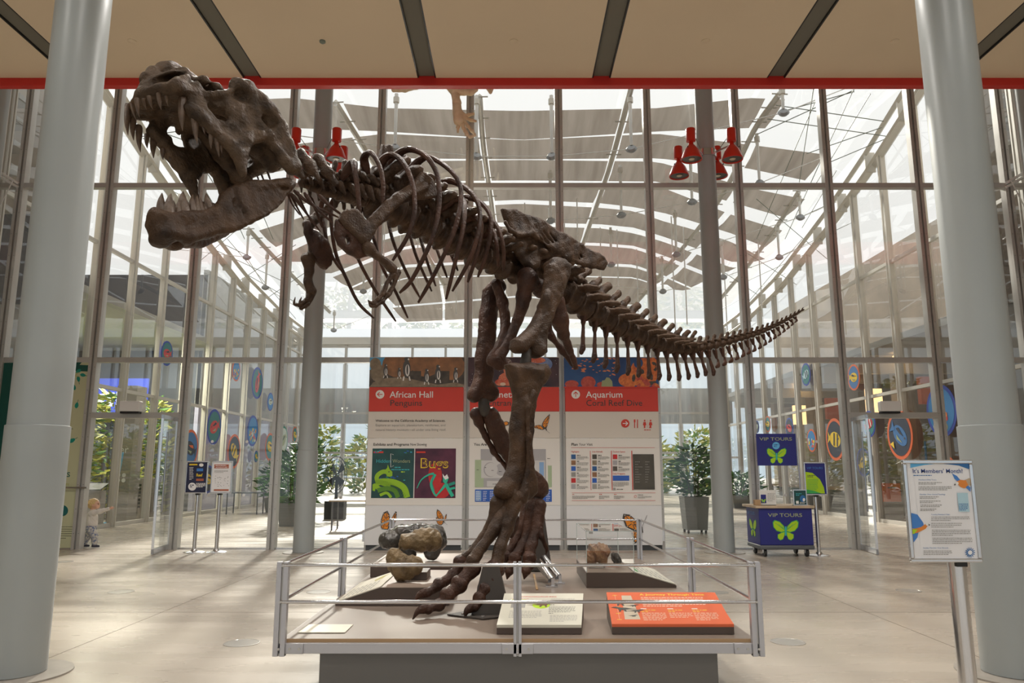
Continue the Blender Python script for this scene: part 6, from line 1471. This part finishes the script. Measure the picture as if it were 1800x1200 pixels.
# red lamp clusters on the rear columns
M['lampdark'] = mat('lamp_inside', (.05, .045, .04), .4); M['lampglass'] = mat('lamp_glass', (.62, .52, .38), .2)
def lamp_cluster(cx, cy, label):
    e = empty('lamp_cluster', (cx, cy, 7.45), label=label, cat='lamp', group='red lamp clusters on the rear columns')
    m = MB(); m.lathe([(.185, 7.70), (.205, 7.70), (.205, 7.84), (.185, 7.84)], (cx, cy, 0), 'alu', 28); m.build('bracket_ring', e)
    for sx, sy in ((-1, -1), (1, -1), (-1.15, 1), (.85, 1)):
        x, y = cx + sx * .40, cy + sy * .42
        m = MB(); m.tube([(cx + sx * .15, cy + sy * .13, 7.77), (x, y, 7.80)], .02, 'alu', 8); m.tube([(x - .03, y, 7.84), (x - .1 * sx, y, 7.92), (x - .2 * sx, y - .1 * sy, 7.78)], .008, 'cable', 6); m.build('arm', e)
        m = MB(); m.lathe([(0, 8.13), (.085, 8.13), (.095, 8.11), (.09, 7.87), (.07, 7.86), (0, 7.86)], (x, y, 0), 'lampred', 24); h_ = m.build('lamp', e)
        m = MB(); m.lathe([(.035, 7.86), (.05, 7.80), (.085, 7.76), (.14, 7.68), (.195, 7.53), (.205, 7.50), (.20, 7.48), (.185, 7.50), (.13, 7.65)], (x, y, 0), 'lampred', 28); m.build('shade', h_)
        m = MB(); m.lathe([(.185, 7.505), (.07, 7.512), (.068, 7.5), (0, 7.5)], (x, y, 0), 'lampdark', 24); m.build('reflector', h_)
        m = MB(); m.lathe([(.06, 7.499), (.05, 7.49), (0, 7.488)], (x, y, 0), 'lampglass', 16); m.build('bulb', h_)
        m = MB(); m.cyl((x + .1 * sx, y - .12, 7.70), (x + .1 * sx, y - .14, 7.70), .012, 'black', 8); m.build('bolt', h_)
lamp_cluster(3.92, 14.2, 'cluster of four red dome lamps on the rear column right of the skeleton')
lamp_cluster(-3.85, 14.2, 'cluster of red dome lamps on the rear column behind the skeleton neck')

# whale skeleton hanging above (only its flipper, some ribs and a jaw show under the beam)
M['whalebone'] = mat('whale_bone', (.66, .53, .33), .6, col2=(.85, .76, .56), scale=6, bump=.3, bscale=30)
WY = 12.6
wp = lambda x, y, dy=0.0: atY(x, y, WY + dy)
wh = empty('whale_skeleton', wp(800, 120), label='cream whale skeleton flipper and ribs hanging under the red ceiling edge', cat='whale skeleton')
def wpart(nm, F, amp=.004): 
    o = link(nm, F.mesh(nm, 'whalebone', amp, 9), wh); o.location = -Vector(wp(800, 120)); return o
F = Field(.014); F.chain([wp(800, 152), wp(801, 166), wp(803, 180)], [.10, .07, .085], .03); wpart('upper_arm_bone', F)
F = Field(.014); F.chain([wp(803, 186), wp(805, 200), wp(807, 212)], [.08, .09, .10], .03); F.ell(wp(813, 206), (.10, .05, .10), .03); wpart('forearm_bone', F)
for pts in ([(806, 214), (805, 224), (805, 232)], [(810, 213), (815, 226), (820, 236), (824, 240)], [(814, 210), (823, 222), (830, 230), (835, 236)], [(816, 206), (827, 211), (836, 213)], [(814, 203), (824, 202), (832, 200)], [(812, 216), (818, 232), (826, 241), (835, 238)]):
    F = Field(.011); P = [wp(*q) for q in pts]; F.chain(P, [.038, .028, .024, .02][:len(P)], .02)
    for q in P[1:-1]: F.ell(q, (.04, .03, .03), .015)
    wpart('finger_bone', F, .002)
for k in range(7):
    F = Field(.012); x = 788 + k * 12; F.chain([wp(x, 120, .4), wp(x + 4, 140, .1), wp(x + 6 - k * 2, 158 - k, 0)], [.03, .03, .03], .02); wpart('rib', F, .001)
F = Field(.014); F.chain([wp(786, 146), wp(800, 160), wp(828, 163), wp(838, 158)], [.08, .09, .05, .03], .03); wpart('shoulder_blade', F)
F = Field(.014); F.chain([wp(692, 158), wp(712, 154), wp(760, 140), wp(800, 128)], [.045, .08, .09, .09], .03); wpart('jaw_bone', F)
F = Field(.012); F.chain([wp(852, 150), wp(862, 162), wp(868, 150), wp(868, 138)], [.025, .03, .028, .025], .02); wpart('breast_bone', F, .001)

m = MB()
for px in (770, 815):
    q = wp(px, 140); m = MB(); m.cyl((q[0], q[1], q[2]), (q[0], q[1], 11.9), .008, 'cable', 6); m.build('hanging_cable', wh)
# door panel with painted leaves, wayfinding panels
DY = GY - .03
pm('creamdoor', (.56, .57, .36)); pm('darkgreen', (.005, .085, .065)); pm('teal', (.005, .27, .20)); pm('olive', (.42, .45, .12)); pm('tealdark', (.01, .13, .12))
e = empty('painted_panel', (-9.3, DY, 0), label='pale yellow door panel with green leaves between left column and left doorway', cat='door panel')
m = MB(); m.box(-9.70, bx(-4) - .085, DY - .02, DY, .03, ROW - .06, 'creamdoor'); m.build('panel', e, smooth=0)
F = Flat(DY - .02, .001); F.clip = (60, 632, 161, 965)
def leaf(x, y, s, a, mt='teal', l=1):
    F.poly([(x + s * (u * cos(a) - v * sin(a)), y + s * (u * sin(a) + v * cos(a))) for u, v in ((-1, 0), (-.5, -.5), (.1, -.55), (.7, -.3), (1, 0), (.6, .35), (0, .55), (-.6, .45))], mt, l); F.stroke([(x + s * cos(a), y + s * sin(a)), (x + 1.7 * s * cos(a), y + 1.7 * s * sin(a))], .8, 'darkgreen', l, 1)
F.poly([(110, 643), (126, 638), (132, 632), (148, 632), (140, 641), (161, 642), (161, 653), (128, 652), (110, 655)], 'darkgreen', 1)
for (x, y, s, a) in ((138, 652, 5.5, 2.6), (146, 659, 5.5, .2), (138, 666, 5.5, 1.4), (130, 680, 6, -1.9), (135, 712, 6, -1.3), (119, 751, 6, .3), (127, 774, 6.5, -.5)): leaf(x, y, s, a)
F.stroke([(120, 655), (130, 660), (138, 654)], .9, 'olive', 1, 4); F.stroke([(130, 660), (140, 662)], .9, 'olive', 1, 1)
F.text('ds', 107, 838, 13, 'tealdark', 1, wpx=16); F.stroke([(114, 838), (113, 820), (115, 805)], 1.6, 'tealdark', 1, 3)
for (x, y, dx, dy) in ((113, 820, -4, -5), (113.5, 822, 5, -4), (114, 813, 4.5, -4), (114, 815, -4, -4), (115, 806, 4, -2)): F.stroke([(x, y), (x + dx, y + dy)], 1.2, 'tealdark', 1, 1)
F.text('CAPE', 106, 853, 3.8, 'olive', 1, wpx=16)
F.ell(109, 897, 11, 10, 'tealdark', 1); F.ell(106, 908, 5, 4, 'creamdoor', 2); F.words(102, 926, 128, .8, 6, 4, 'ink', 1, 3); F.poly([(96, 940), (104, 944), (97, 946)], 'teal', 1)
F.build('printing', e)
a_, b_ = atY(104, 857, DY - .1), atY(152, 857, DY - .1)
m = MB(); m.cyl((a_[0] - .9, DY - .09, a_[2]), (b_[0], DY - .09, b_[2]), .018, 'chrome', 12); m.cyl((b_[0] - .05, DY - .09, b_[2]), (b_[0] - .05, DY - .01, b_[2]), .012, 'chrome', 8); m.build('push_bar', e)
e = empty('wayfinding_panel', (-9.95, DY, 0), label='dark green wall panel with a lime arrow disc at the far left edge', cat='sign')
m = MB(); m.box(-10.15, -9.72, DY - .02, DY, .03, ROW - .06, 'darkgreen'); m.build('panel', e, smooth=0)
F = Flat(DY - .02, .001); F.ell(10, 817, 12, 12.5, 'viplime', 1); F.stroke([(17, 817), (4, 817)], 2.4, 'darkgreen', 2, 1); F.stroke([(3, 817), (10, 810)], 2.4, 'darkgreen', 2, 1); F.stroke([(3, 817), (10, 824)], 2.4, 'darkgreen', 2, 1); F.build('printing', e)
e = empty('wayfinding_panel', (9.95, DY, 1.0), label='red wall panel with a small yellow arrow disc at the far right edge', cat='sign')
m = MB(); m.box(9.70, 10.16, DY - .02, DY, .9, 2.25, 'redband'); m.build('panel', e, smooth=0)
F = Flat(DY - .02, .001); arrow(F, 1795, 799, 5, 'r', 'gold', 'redband'); F.build('printing', e)

# round fish pictures stuck on the court's side walls
pm('rimblue', (.02, .06, .42)); pm('rimorange', (.72, .13, .03)); pm('rimgreen', (.02, .25, .2)); pm('fishred', (.65, .05, .06)); pm('fishyellow', (.80, .55, .02)); pm('fishpale', (.55, .62, .55)); pm('seadark', (.01, .02, .05)); pm('seablue', (.02, .22, .55)); pm('seateal', (.02, .20, .22))
RL = [(415, 651, 19, 'rimorange', 'seablue', 'fishyellow', 'orange rimmed reef picture'), (452, 673, 28, 'rimblue', 'seateal', 'fishred', 'blue rimmed picture of a long red fish'), (475, 706, 16, 'rimblue', 'seablue', 'fishpale', 'blue rimmed pale coral picture'), (376, 750, 31, 'rimblue', 'seateal', 'fishred', 'blue rimmed red and teal fish picture'), (411, 793, 30, 'rimorange', 'seadark', 'fishyellow', 'orange rimmed yellow striped fish picture'), (444, 757, 27, 'rimblue', 'seablue', 'coral', 'blue rimmed coral reef picture'),
      (474, 785, 24, 'rimorange', 'seateal', 'fishyellow', 'orange rimmed bright yellow fish picture'), (498, 773, 24, 'rimgreen', 'fishpale', 'coral_pale', 'green rimmed pale turtle picture'), (518, 764, 14, 'rimorange', 'seateal', 'fishyellow', 'small orange rimmed yellow fish picture'), (523, 800, 14, 'rimorange', 'seadark', 'steelblue', 'small orange rimmed dark fish picture'), (334, 788, 33, 'rimorange', 'steelblue', 'seadark', 'large orange rimmed blue ray picture'), (366, 842, 24, 'rimblue', 'seadark', 'fishyellow', 'dark blue yellow fish picture low on the wall'), (450, 802, 10, 'rimblue', 'seateal', 'fishyellow', 'tiny blue rimmed fish picture low on the wall'), (293, 621, 22, 'rimblue', 'seateal', 'fishred', 'blue rimmed red fish picture above the left door')]
RR = [(1417, 658, 20, 'rimblue', 'seateal', 'paleblue', 'blue rimmed pale striped fish picture'), (1501, 663, 23, 'rimorange', 'steelblue', 'fishyellow', 'orange rimmed yellow and purple fish picture'), (1350, 745, 14, 'rimorange', 'seateal', 'fishyellow', 'small orange rimmed yellow fish picture'), (1388, 752, 18, 'rimblue', 'seadark', 'fishred', 'blue rimmed red fish picture by the tour board'), (1427, 774, 20, 'rimorange', 'seablue', 'fishyellow', 'orange rimmed blue reef picture right of the tour board'), (1468, 772, 37, 'rimorange', 'seadark', 'fishyellow', 'large orange rimmed yellow angelfish picture'),
      (1528, 745, 23, 'rimblue', 'seateal', 'fishred', 'blue rimmed red clownfish picture'), (1582, 764, 43, 'rimorange', 'seadark', 'steelblue', 'largest orange rimmed picture of a deep blue tang'), (1655, 722, 46, 'rimblue', 'seablue', 'coral', 'largest blue rimmed coral reef picture'), (1518, 812, 25, 'rimblue', 'seadark', 'fishyellow', 'dark picture with yellow fish by the right door leaf'), (1666, 835, 34, 'rimorange', 'seadark', 'fishred', 'low orange rimmed dark picture behind the white poster'), (1331, 750, 11, 'rimblue', 'seadark', 'fishpale', 'tiny blue rimmed picture left of the tour board')]
for sgn, lst in ((-1, RL), (1, RR)):
    for n, (px, py, ry, rim, sea, fsh, lab) in enumerate(lst):
        X = sgn * (SX - .13); c = atX(px, py, X); r = ry / FPX * (c[1] * _cp + (c[2] - 1.5) * _sp)
        e = empty('fish_picture', c, label=lab + (' on the left court wall' if sgn < 0 else ' on the right court wall'), cat='wall picture', group='round fish pictures on the court glass')
        T = lambda u, v, l=0: (X - sgn * (.012 + l * .003), c[1] + u * r, c[2] + v * r)
        m = MB(); m.prism([(X, c[1] + r * cos(k * pi / 16), c[2] + r * sin(k * pi / 16)) for k in range(32)], (-sgn * .012, 0, 0), rim); m.build('rim', e, smooth=0)
        m = MB(); m.poly([T(.86 * cos(k * pi / 16), .86 * sin(k * pi / 16), 1) for k in range(32)], sea)
        rr = random.Random(n * 7 + 3); a0 = rr.uniform(-.6, .6) + (1.2 if 'long' in lab else 0)
        R2 = lambda u, v: (u * cos(a0) - v * sin(a0), u * sin(a0) + v * cos(a0))
        if fsh == 'coral' or 'reef' in lab:
            for k in range(22): u, v, s = rr.uniform(-.6, .6), rr.uniform(-.65, .1), rr.uniform(.06, .16); m.poly([T(u + s * cos(q * pi / 4), v + s * sin(q * pi / 4), 2 + k * .05) for q in range(8)], rr.choice(['coral', 'fishyellow', 'fishpale', 'fishred', 'coral_pale']))
        else:
            bd = [R2(.58 * cos(k * pi / 10) - .05, .36 * sin(k * pi / 10)) for k in range(20)]; m.poly([T(*q, 2) for q in bd], fsh); m.poly([T(*R2(*q), 3) for q in ((.4, .0), (.75, .28), (.68, 0), (.75, -.28))], fsh)
            if 'strip' in lab or 'angel' in lab or 'clown' in lab:
                for q in (-.3, .05): m.poly([T(*R2(q + a, b), 4) for a, b in ((-.06, -.3), (.06, -.3), (.06, .3), (-.06, .3))], 'inkwhite' if 'clown' in lab else 'seadark')
            else: m.poly([T(*R2(a, b), 4) for a, b in ((-.3, .1), (.2, .24), (.35, .1), (0, .05))], 'seadark' if fsh != 'seadark' else 'rimorange'); m.poly([T(*R2(a, b), 4) for a, b in ((-.35, -.18), (.1, -.26), (.2, -.1))], 'coral_pale')
            if 'tang' in lab: m.poly([T(a, b, 5) for a, b in ((.45, -.55), (.78, -.35), (.5, -.25))], 'gold')
            m.poly([T(*[q + .05 * z for q, z in zip(R2(-.42, .08), (cos(k * pi / 4), sin(k * pi / 4)))], 5) for k in range(8)], 'ink')
        m.build('picture', e, smooth=0)

# floor covers, ceiling fittings
M['cover'] = mat('floor_cover', (.46, .44, .40), .25, metal=.3)
for k, (px, py, r, wh_) in enumerate(((330, 985, .15, 'behind the poster stands at left'), (213, 1040, .155, 'in front of the left doorway'), (425, 1130, .155, 'left of the platform front corner'), (560, 1040, .15, 'left of the platform side rail'), (1385, 1128, .15, 'right of the platform front corner'), (1597, 1038, .15, 'between the blue cart and the right column'), (1262, 1041, .13, 'behind the orange panel'), (560, 985, .15, 'near the rear column at left'))):
    if k in (0,): px, py = 112, 987; wh_ = 'beside the left column'
    c = atZ(px, py, 0); m = MB(); m.lathe([(r, .0), (r, .004), (r - .012, .005), (r - .014, .003), (0, .003)], c, 'cover', 28)
    props(m.build('floor_cover'), 'round metal floor cover ' + wh_, 'floor cover', 'round floor covers')
for k, (px, nm) in enumerate(((232, 'far left'), (567, 'left'), (903, 'centre'), (1240, 'right'), (1573, 'far right'))):
    c = atZ(px, 72, CZ); m = MB(); m.lathe([(.055, 0), (.055, -.01), (.045, -.016), (0, -.016)] if k != 1 else [(.04, 0), (.04, -.02), (.02, -.035), (0, -.035)], c, 'ceiling' if k != 1 else 'cable', 20)
    props(m.build('sprinkler'), 'small round sprinkler cap in the %s ceiling panel' % nm, 'sprinkler', 'sprinkler caps in the ceiling')

# ------------------------------------------------------------------ planting
for (x, y) in ((-12.6, 22.6), (-12.6, 25.8)):             # grow lamps of the planted hall
    gl = bpy.data.objects.new('grow_lamp', bpy.data.lights.new('grow_lamp', 'AREA')); COL.objects.link(gl); gl.location = (x, y, 5.9); gl.data.energy = 420; gl.data.size = 1.6; gl.data.color = (1, .95, .75)
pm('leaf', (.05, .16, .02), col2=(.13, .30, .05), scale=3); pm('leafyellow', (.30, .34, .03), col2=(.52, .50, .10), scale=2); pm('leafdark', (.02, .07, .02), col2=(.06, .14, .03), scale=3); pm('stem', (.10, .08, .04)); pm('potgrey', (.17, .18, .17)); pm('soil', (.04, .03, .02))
def foliage(cx, cy, z0, rx, ry, h, n, ls, mts, seed, droop=.3):
    r = random.Random(seed); m = MB()
    for k in range(n):
        a = r.uniform(0, 2 * pi); q = sqrt(r.random()); t = r.random(); f = sin(pi * (.12 + .8 * t)) ** .6
        p = Vector((cx + rx * q * f * cos(a), cy + ry * q * f * sin(a), z0 + h * t)); d = Vector((cos(a) + r.gauss(0, .5), sin(a) + r.gauss(0, .5), r.uniform(-droop, .8))).normalized(); s = d.cross(Vector((r.gauss(0, 1), r.gauss(0, 1), 1))).normalized(); L = ls * r.uniform(.6, 1.3); w_ = L * .2
        up = d.cross(s) * (L * .08)
        m.add([p, p + d * L * .45 + s * w_ + up, p + d * L, p + d * L * .45 - s * w_ + up, p + d * L * .5], [(0, 1, 4), (1, 2, 4), (2, 3, 4), (3, 0, 4)], r.choice(mts))
    return m
def plant(name, cx, cy, pot, h, rx, n, ls, label, mts=('leaf', 'leaf', 'leafdark'), seed=1, cat='plant', mt='potgrey', wheels=False):
    pw, pz = pot; e = empty(name, (cx, cy, 0), label=label, cat=cat); z0 = .08 if wheels else .002
    if pz:
        m = MB(); m.add([(cx + a * pw * f, cy + b * pw * f, z) for z, f in ((z0, .82), (pz, 1)) for a, b in ((-1, -1), (1, -1), (1, 1), (-1, 1))], [(3, 2, 1, 0), (0, 1, 5, 4), (1, 2, 6, 5), (2, 3, 7, 6), (3, 0, 4, 7)], mt); m.box(cx - pw * .95, cx + pw * .95, cy - pw * .95, cy + pw * .95, pz - .06, pz - .04, 'soil'); pt = m.build('planter', e, smooth=0)
        if wheels:
            for a, b in ((-1, -1), (1, -1), (1, 1), (-1, 1)): m = MB(); m.cyl((cx + a * pw * .7 - .02, cy + b * pw * .7, .04), (cx + a * pw * .7 + .02, cy + b * pw * .7, .04), .04, 'caster', 12); m.box(cx + a * pw * .7 - .03, cx + a * pw * .7 + .03, cy + b * pw * .7 - .02, cy + b * pw * .7 + .02, .06, .085, 'alu'); m.build('caster_wheel', e)
    r = random.Random(seed)
    m = MB()
    for k in range(9): a = r.uniform(0, 6.28); q = rx * .5; m.tube([(cx + .1 * cos(a), cy + .1 * sin(a), pz - .05 if pz else 0), (cx + q * .6 * cos(a), cy + q * .6 * sin(a), pz + h * .5), (cx + q * cos(a), cy + q * sin(a), pz + h * r.uniform(.7, 1))], [.012, .009, .004], 'stem', 5)
    m.build('stem', e)
    foliage(cx, cy, (pz or .05) - .02, rx, rx, h, n, ls, mts, seed).build('leaves', e, smooth=0)
    return e
g = lambda px, py: atZ(px, py, 0)
q = g(511, 924); plant('potted_plant', q[0], q[1], (.3, .62), 1.35, .55, 420, .26, 'leafy green bush in a dark box planter left of the rear column', seed=3)
q = g(562, 916); plant('potted_plant', q[0] - .55, q[1] + .3, (.28, .6), 1.75, .6, 460, .28, 'taller bamboo like bush half hidden by the rear left column', seed=4)
q = g(1222, 936); plant('potted_plant', q[0], q[1], (.3, .86), 1.2, .46, 480, .22, 'grey green bush in a tall grey wheeled planter by the right rear column', ('leafdark', 'leaf'), seed=5, wheels=True)
q = g(1304, 892); plant('potted_plant', q[0], q[1], (.5, .5), .9, .8, 360, .3, 'low bush in a long dark planter right of the rear right column', seed=6)
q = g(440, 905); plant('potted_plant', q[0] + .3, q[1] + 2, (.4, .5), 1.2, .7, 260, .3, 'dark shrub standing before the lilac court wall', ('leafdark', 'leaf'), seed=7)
e = empty('drum_fan', (*g(588, 912)[:2], 0), label='big black floor fan with a round cage right of the rear left column', cat='fan')
fx, fy = g(588, 912)[:2]
m = MB(); 
for r_ in (.12, .25, .38, .46): m.tube([(fx + r_ * .72 * cos(t), fy, 1.35 + r_ * 1.25 * sin(t)) for t in np.linspace(0, 2 * pi, 29)], .012, 'black', 6, caps=False)
for k in range(12): m.cyl((fx, fy - .04, 1.35), (fx + .33 * cos(k * pi / 6), fy, 1.35 + .575 * sin(k * pi / 6)), .007, 'black', 5)
m.build('cage', e)
m = MB()
for k in range(4): a = k * pi / 2 + .4; m.add([(fx, fy + .06, 1.35), (fx + .28 * cos(a), fy + .05, 1.35 + .42 * sin(a)), (fx + .28 * cos(a + .7), fy + .12, 1.35 + .42 * sin(a + .7))], [(0, 1, 2)], 'black')
m.build('blade', e, smooth=0)
m = MB(); m.tube([(fx, fy + .1, .05), (fx, fy + .1, 1.3)], .05, 'black', 10); m.box(fx - .3, fx + .3, fy - .15, fy + .3, 0.002, .55, 'black'); m.build('stand', e)
m = MB(); m.cyl((fx - .3, fy - .06, 1.2), (fx - .3, fy - .04, 1.2), .1, 'steelblue', 16); m.cyl((fx - .3, fy - .065, 1.2), (fx - .3, fy - .06, 1.2), .06, 'inkwhite', 16); m.build('badge', e)
def table(px, py, w_, d_, label, mt='wood'):
    c = g(px, py); e = empty('cafe_table', (c[0], c[1], 0), label=label, cat='table')
    m = MB(); m.box(c[0] - w_, c[0] + w_, c[1] - d_, c[1] + d_, .71, .745, mt); m.build('table_top', e, bevel=.005)
    for a in (-1, 1):
        for b in (-1, 1): m = MB(); m.cyl((c[0] + a * (w_ - .08), c[1] + b * (d_ - .08), .002), (c[0] + a * (w_ - .08), c[1] + b * (d_ - .08), .71), .022, 'cartgrey', 8); m.build('leg', e)
table(620, 930, .55, .4, 'tan topped cafe table seen left of the directory boards'); table(430, 903, .6, .4, 'dark cafe table before the lilac court wall', 'cartgrey'); table(1292, 880, .6, .4, 'long dark table behind the blue cart', 'cartgrey')
# things behind the left doorway
e = empty('info_pillar', (-11.55, 22.6, 0), label='taupe display pillar with pale lettering seen through the left doorway', cat='pillar'); pm('taupe', (.30, .27, .24))
m = MB(); m.box(-11.85, -11.25, 22.3, 22.9, .002, 4.0, 'taupe'); m.build('body', e, smooth=0)
m = MB(); m.text('er', (-11.62, 22.295, 2.0), (1, 0, 0), (0, 0, 1), .3, 'inkwhite'); 
for k in range(3):
    for j in range(2): m.poly([(-11.75 + k * .16 + .06 * cos(t), 22.296, 1.2 + j * .15 + .06 * sin(t)) for t in np.linspace(0, 2 * pi, 14)[:-1]], 'inkwhite')
m.build('printing', e, smooth=0)
e = empty('lectern', (-11.2, 20.4, 0), label='low grey lectern with a dark top seen behind the toddler', cat='lectern'); m = MB(); m.box(-11.42, -11.0, 20.3, 20.6, .002, .95, 'taupe'); m.build('body', e, smooth=0)
m = MB(); m.prism([(-11.45, 20.2, .96), (-10.95, 20.2, .96), (-10.95, 20.6, 1.12), (-11.45, 20.6, 1.12)], (0, 0, .03), 'cartgrey'); m.text('Light', (-11.4, 20.21, .985), (1, 0, 0), (0, .9, .36), .13, 'inkwhite'); m.build('top', e, smooth=0)
m = MB(); m.box(-11.6, -11.05, 23.4, 23.9, .002, 1.25, 'taupe'); e = empty('cabinet', (-11.3, 23.6, 0), label='brown cabinet with vent holes right inside the left doorway', cat='cabinet'); m.build('body', e, smooth=0)
m = MB()
for j in range(7):
    for k in range(2): m.box(-11.5 + k * .14, -11.42 + k * .14, 23.39, 23.398, .35 + j * .11, .41 + j * .11, 'black')
m.build('vent', e, smooth=0)
m = MB(); bp = g(192, 922); m.tube([(bp[0] - .15, bp[1] + .3, .02), (bp[0], bp[1] + .2, 1.0), (bp[0] + .1, bp[1] + .2, 2.0)], .03, 'sky', 8); m.box(bp[0] - .35, bp[0] + .3, bp[1] + .1, bp[1] + .5, .002, .04, 'sky'); props(m.build('blue_post'), 'light blue slanted post inside the left doorway beside the toddler', 'post')
for k, (x, y, h, rx, n) in enumerate(((-12.9, 22.0, 3.7, .6, 620), (-12.85, 24.1, 3.9, .8, 620), (-12.75, 26.3, 3.8, .8, 620), (-14.9, 24.8, 4.6, .9, 500))):
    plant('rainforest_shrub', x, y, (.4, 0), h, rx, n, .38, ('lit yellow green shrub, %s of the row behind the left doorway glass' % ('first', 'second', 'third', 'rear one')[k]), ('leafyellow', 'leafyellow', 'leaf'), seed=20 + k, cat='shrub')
M['bluelight'] = mat('blue_lit_panel', (.05, .08, .4), .5, emit=(.10, .16, .9), estr=.7); M['whitelight'] = mat('lit_tube', (.8, .85, 1), .5, emit=(.75, .85, 1), estr=3)
e = empty('light_panel', (-14.6, 27.9, 3.4), label='blue lit display wall seen high through the left doorway', cat='lit panel'); m = MB(); m.box(-15.6, -13.7, 27.9, 28.0, 3.4, 4.9, 'bluelight'); m.build('panel', e, smooth=0)
m = MB()
for k in range(5): m.box(-15.5 + k * .36, -15.25 + k * .36, 27.8, 27.84, 3.8 + .05 * k, 4.3 + .05 * k, 'whitelight')
m.build('tube_light', e, smooth=0)
# things behind the right wall
e = empty('cabinet', (11.5, 23.4, 0), label='grey cabinet with an orange drawer seen through the right doorway', cat='cabinet'); m = MB(); m.box(10.98, 11.9, 23.2, 23.8, .002, 1.35, 'taupe'); m.build('body', e, smooth=0)
m = MB(); m.box(11.3, 11.85, 23.16, 23.199, .55, 1.1, 'rimorange'); dr = m.build('drawer', e, smooth=0)
m = MB(); m.box(11.45, 11.7, 23.13, 23.158, .95, .99, 'alu'); m.build('handle', dr, smooth=0)
m = MB(); m.tube([(11.6, 21.2, .02), (11.65, 21.2, 2.3)], .03, 'steelblue', 8); m.box(11.3, 12, 21.1, 21.4, .002, .04, 'steelblue'); props(m.build('blue_post'), 'blue post behind the right wall beside the white poster', 'post')
m = MB(); m.box(11.5, 12.7, 25, 36, .8, .86, 'deckedge'); m.box(11.6, 12.6, 25.1, 35.9, .002, .8, 'rock_dark'); props(m.build('service_counter', smooth=0), 'long dark counter behind the right court wall', 'counter')
for k, (y, z, mt) in enumerate(((19.5, 5.1, 'whitelight'), (23.5, 5.1, 'warmlight'), (28, 5.1, 'whitelight'), (32, 5.1, 'warmlight'))):
    if 'warmlight' not in M: M['warmlight'] = mat('warm_lamp', (.9, .6, .3), .5, emit=(1, .62, .28), estr=2.5)
    m = MB(); m.lathe([(.42, 0), (.42, -.05), (0, -.05)], (12.6, y, z), mt, 24); props(m.build('ceiling_light'), ['cool white round light nearest in the right hall', 'warm round light second in the right hall', 'cool white round light third in the right hall', 'warm round light deepest in the right hall'][k], 'light')
for k in range(5):
    m = MB(); x, y = 12.2, 18.5 + 3.3 * k; m.box(x - .25, x + .25, y - .1, y + .1, 3.4, 4.2, 'warmlight' if k % 2 == 0 else 'rimorange'); props(m.build('hanging_banner', smooth=0), '%s orange glowing sign behind the right court wall' % ('nearest', 'second', 'third', 'fourth', 'deepest')[k], 'sign')
# garden beyond the far glass
ORD2 = ['first', 'second', 'third', 'fourth', 'fifth', 'sixth', 'seventh', 'eighth', 'ninth']
for k, (x, y, h, rx) in enumerate(((-13.0, 52, 4.4, 1.4), (-9.8, 50, 3.6, 1.2), (-6.6, 53, 4.2, 1.2), (-3.4, 52, 3.6, 1.35), (-.2, 53, 3.8, 1.35), (3.0, 50, 3.6, 1.2), (6.2, 53, 3.4, 1.2), (9.4, 50, 3.2, 1.35), (12.6, 52, 4.2, 1.4))):
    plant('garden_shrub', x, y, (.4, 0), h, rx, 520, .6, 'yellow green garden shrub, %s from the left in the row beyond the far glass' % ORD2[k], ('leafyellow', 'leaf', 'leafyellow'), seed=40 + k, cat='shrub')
for k, (x, y, h, rx) in enumerate(((-8.6, 58, 8.5, 2.6), (9.0, 60, 8.0, 2.6))):
    plant('garden_tree', x, y, (.4, 0), h, rx, 700, .7, ('tall pale tree left' if k == 0 else 'tall pale tree right') + ' beyond the far glass', ('leaf', 'leafyellow', 'leafdark'), seed=60 + k, cat='tree')
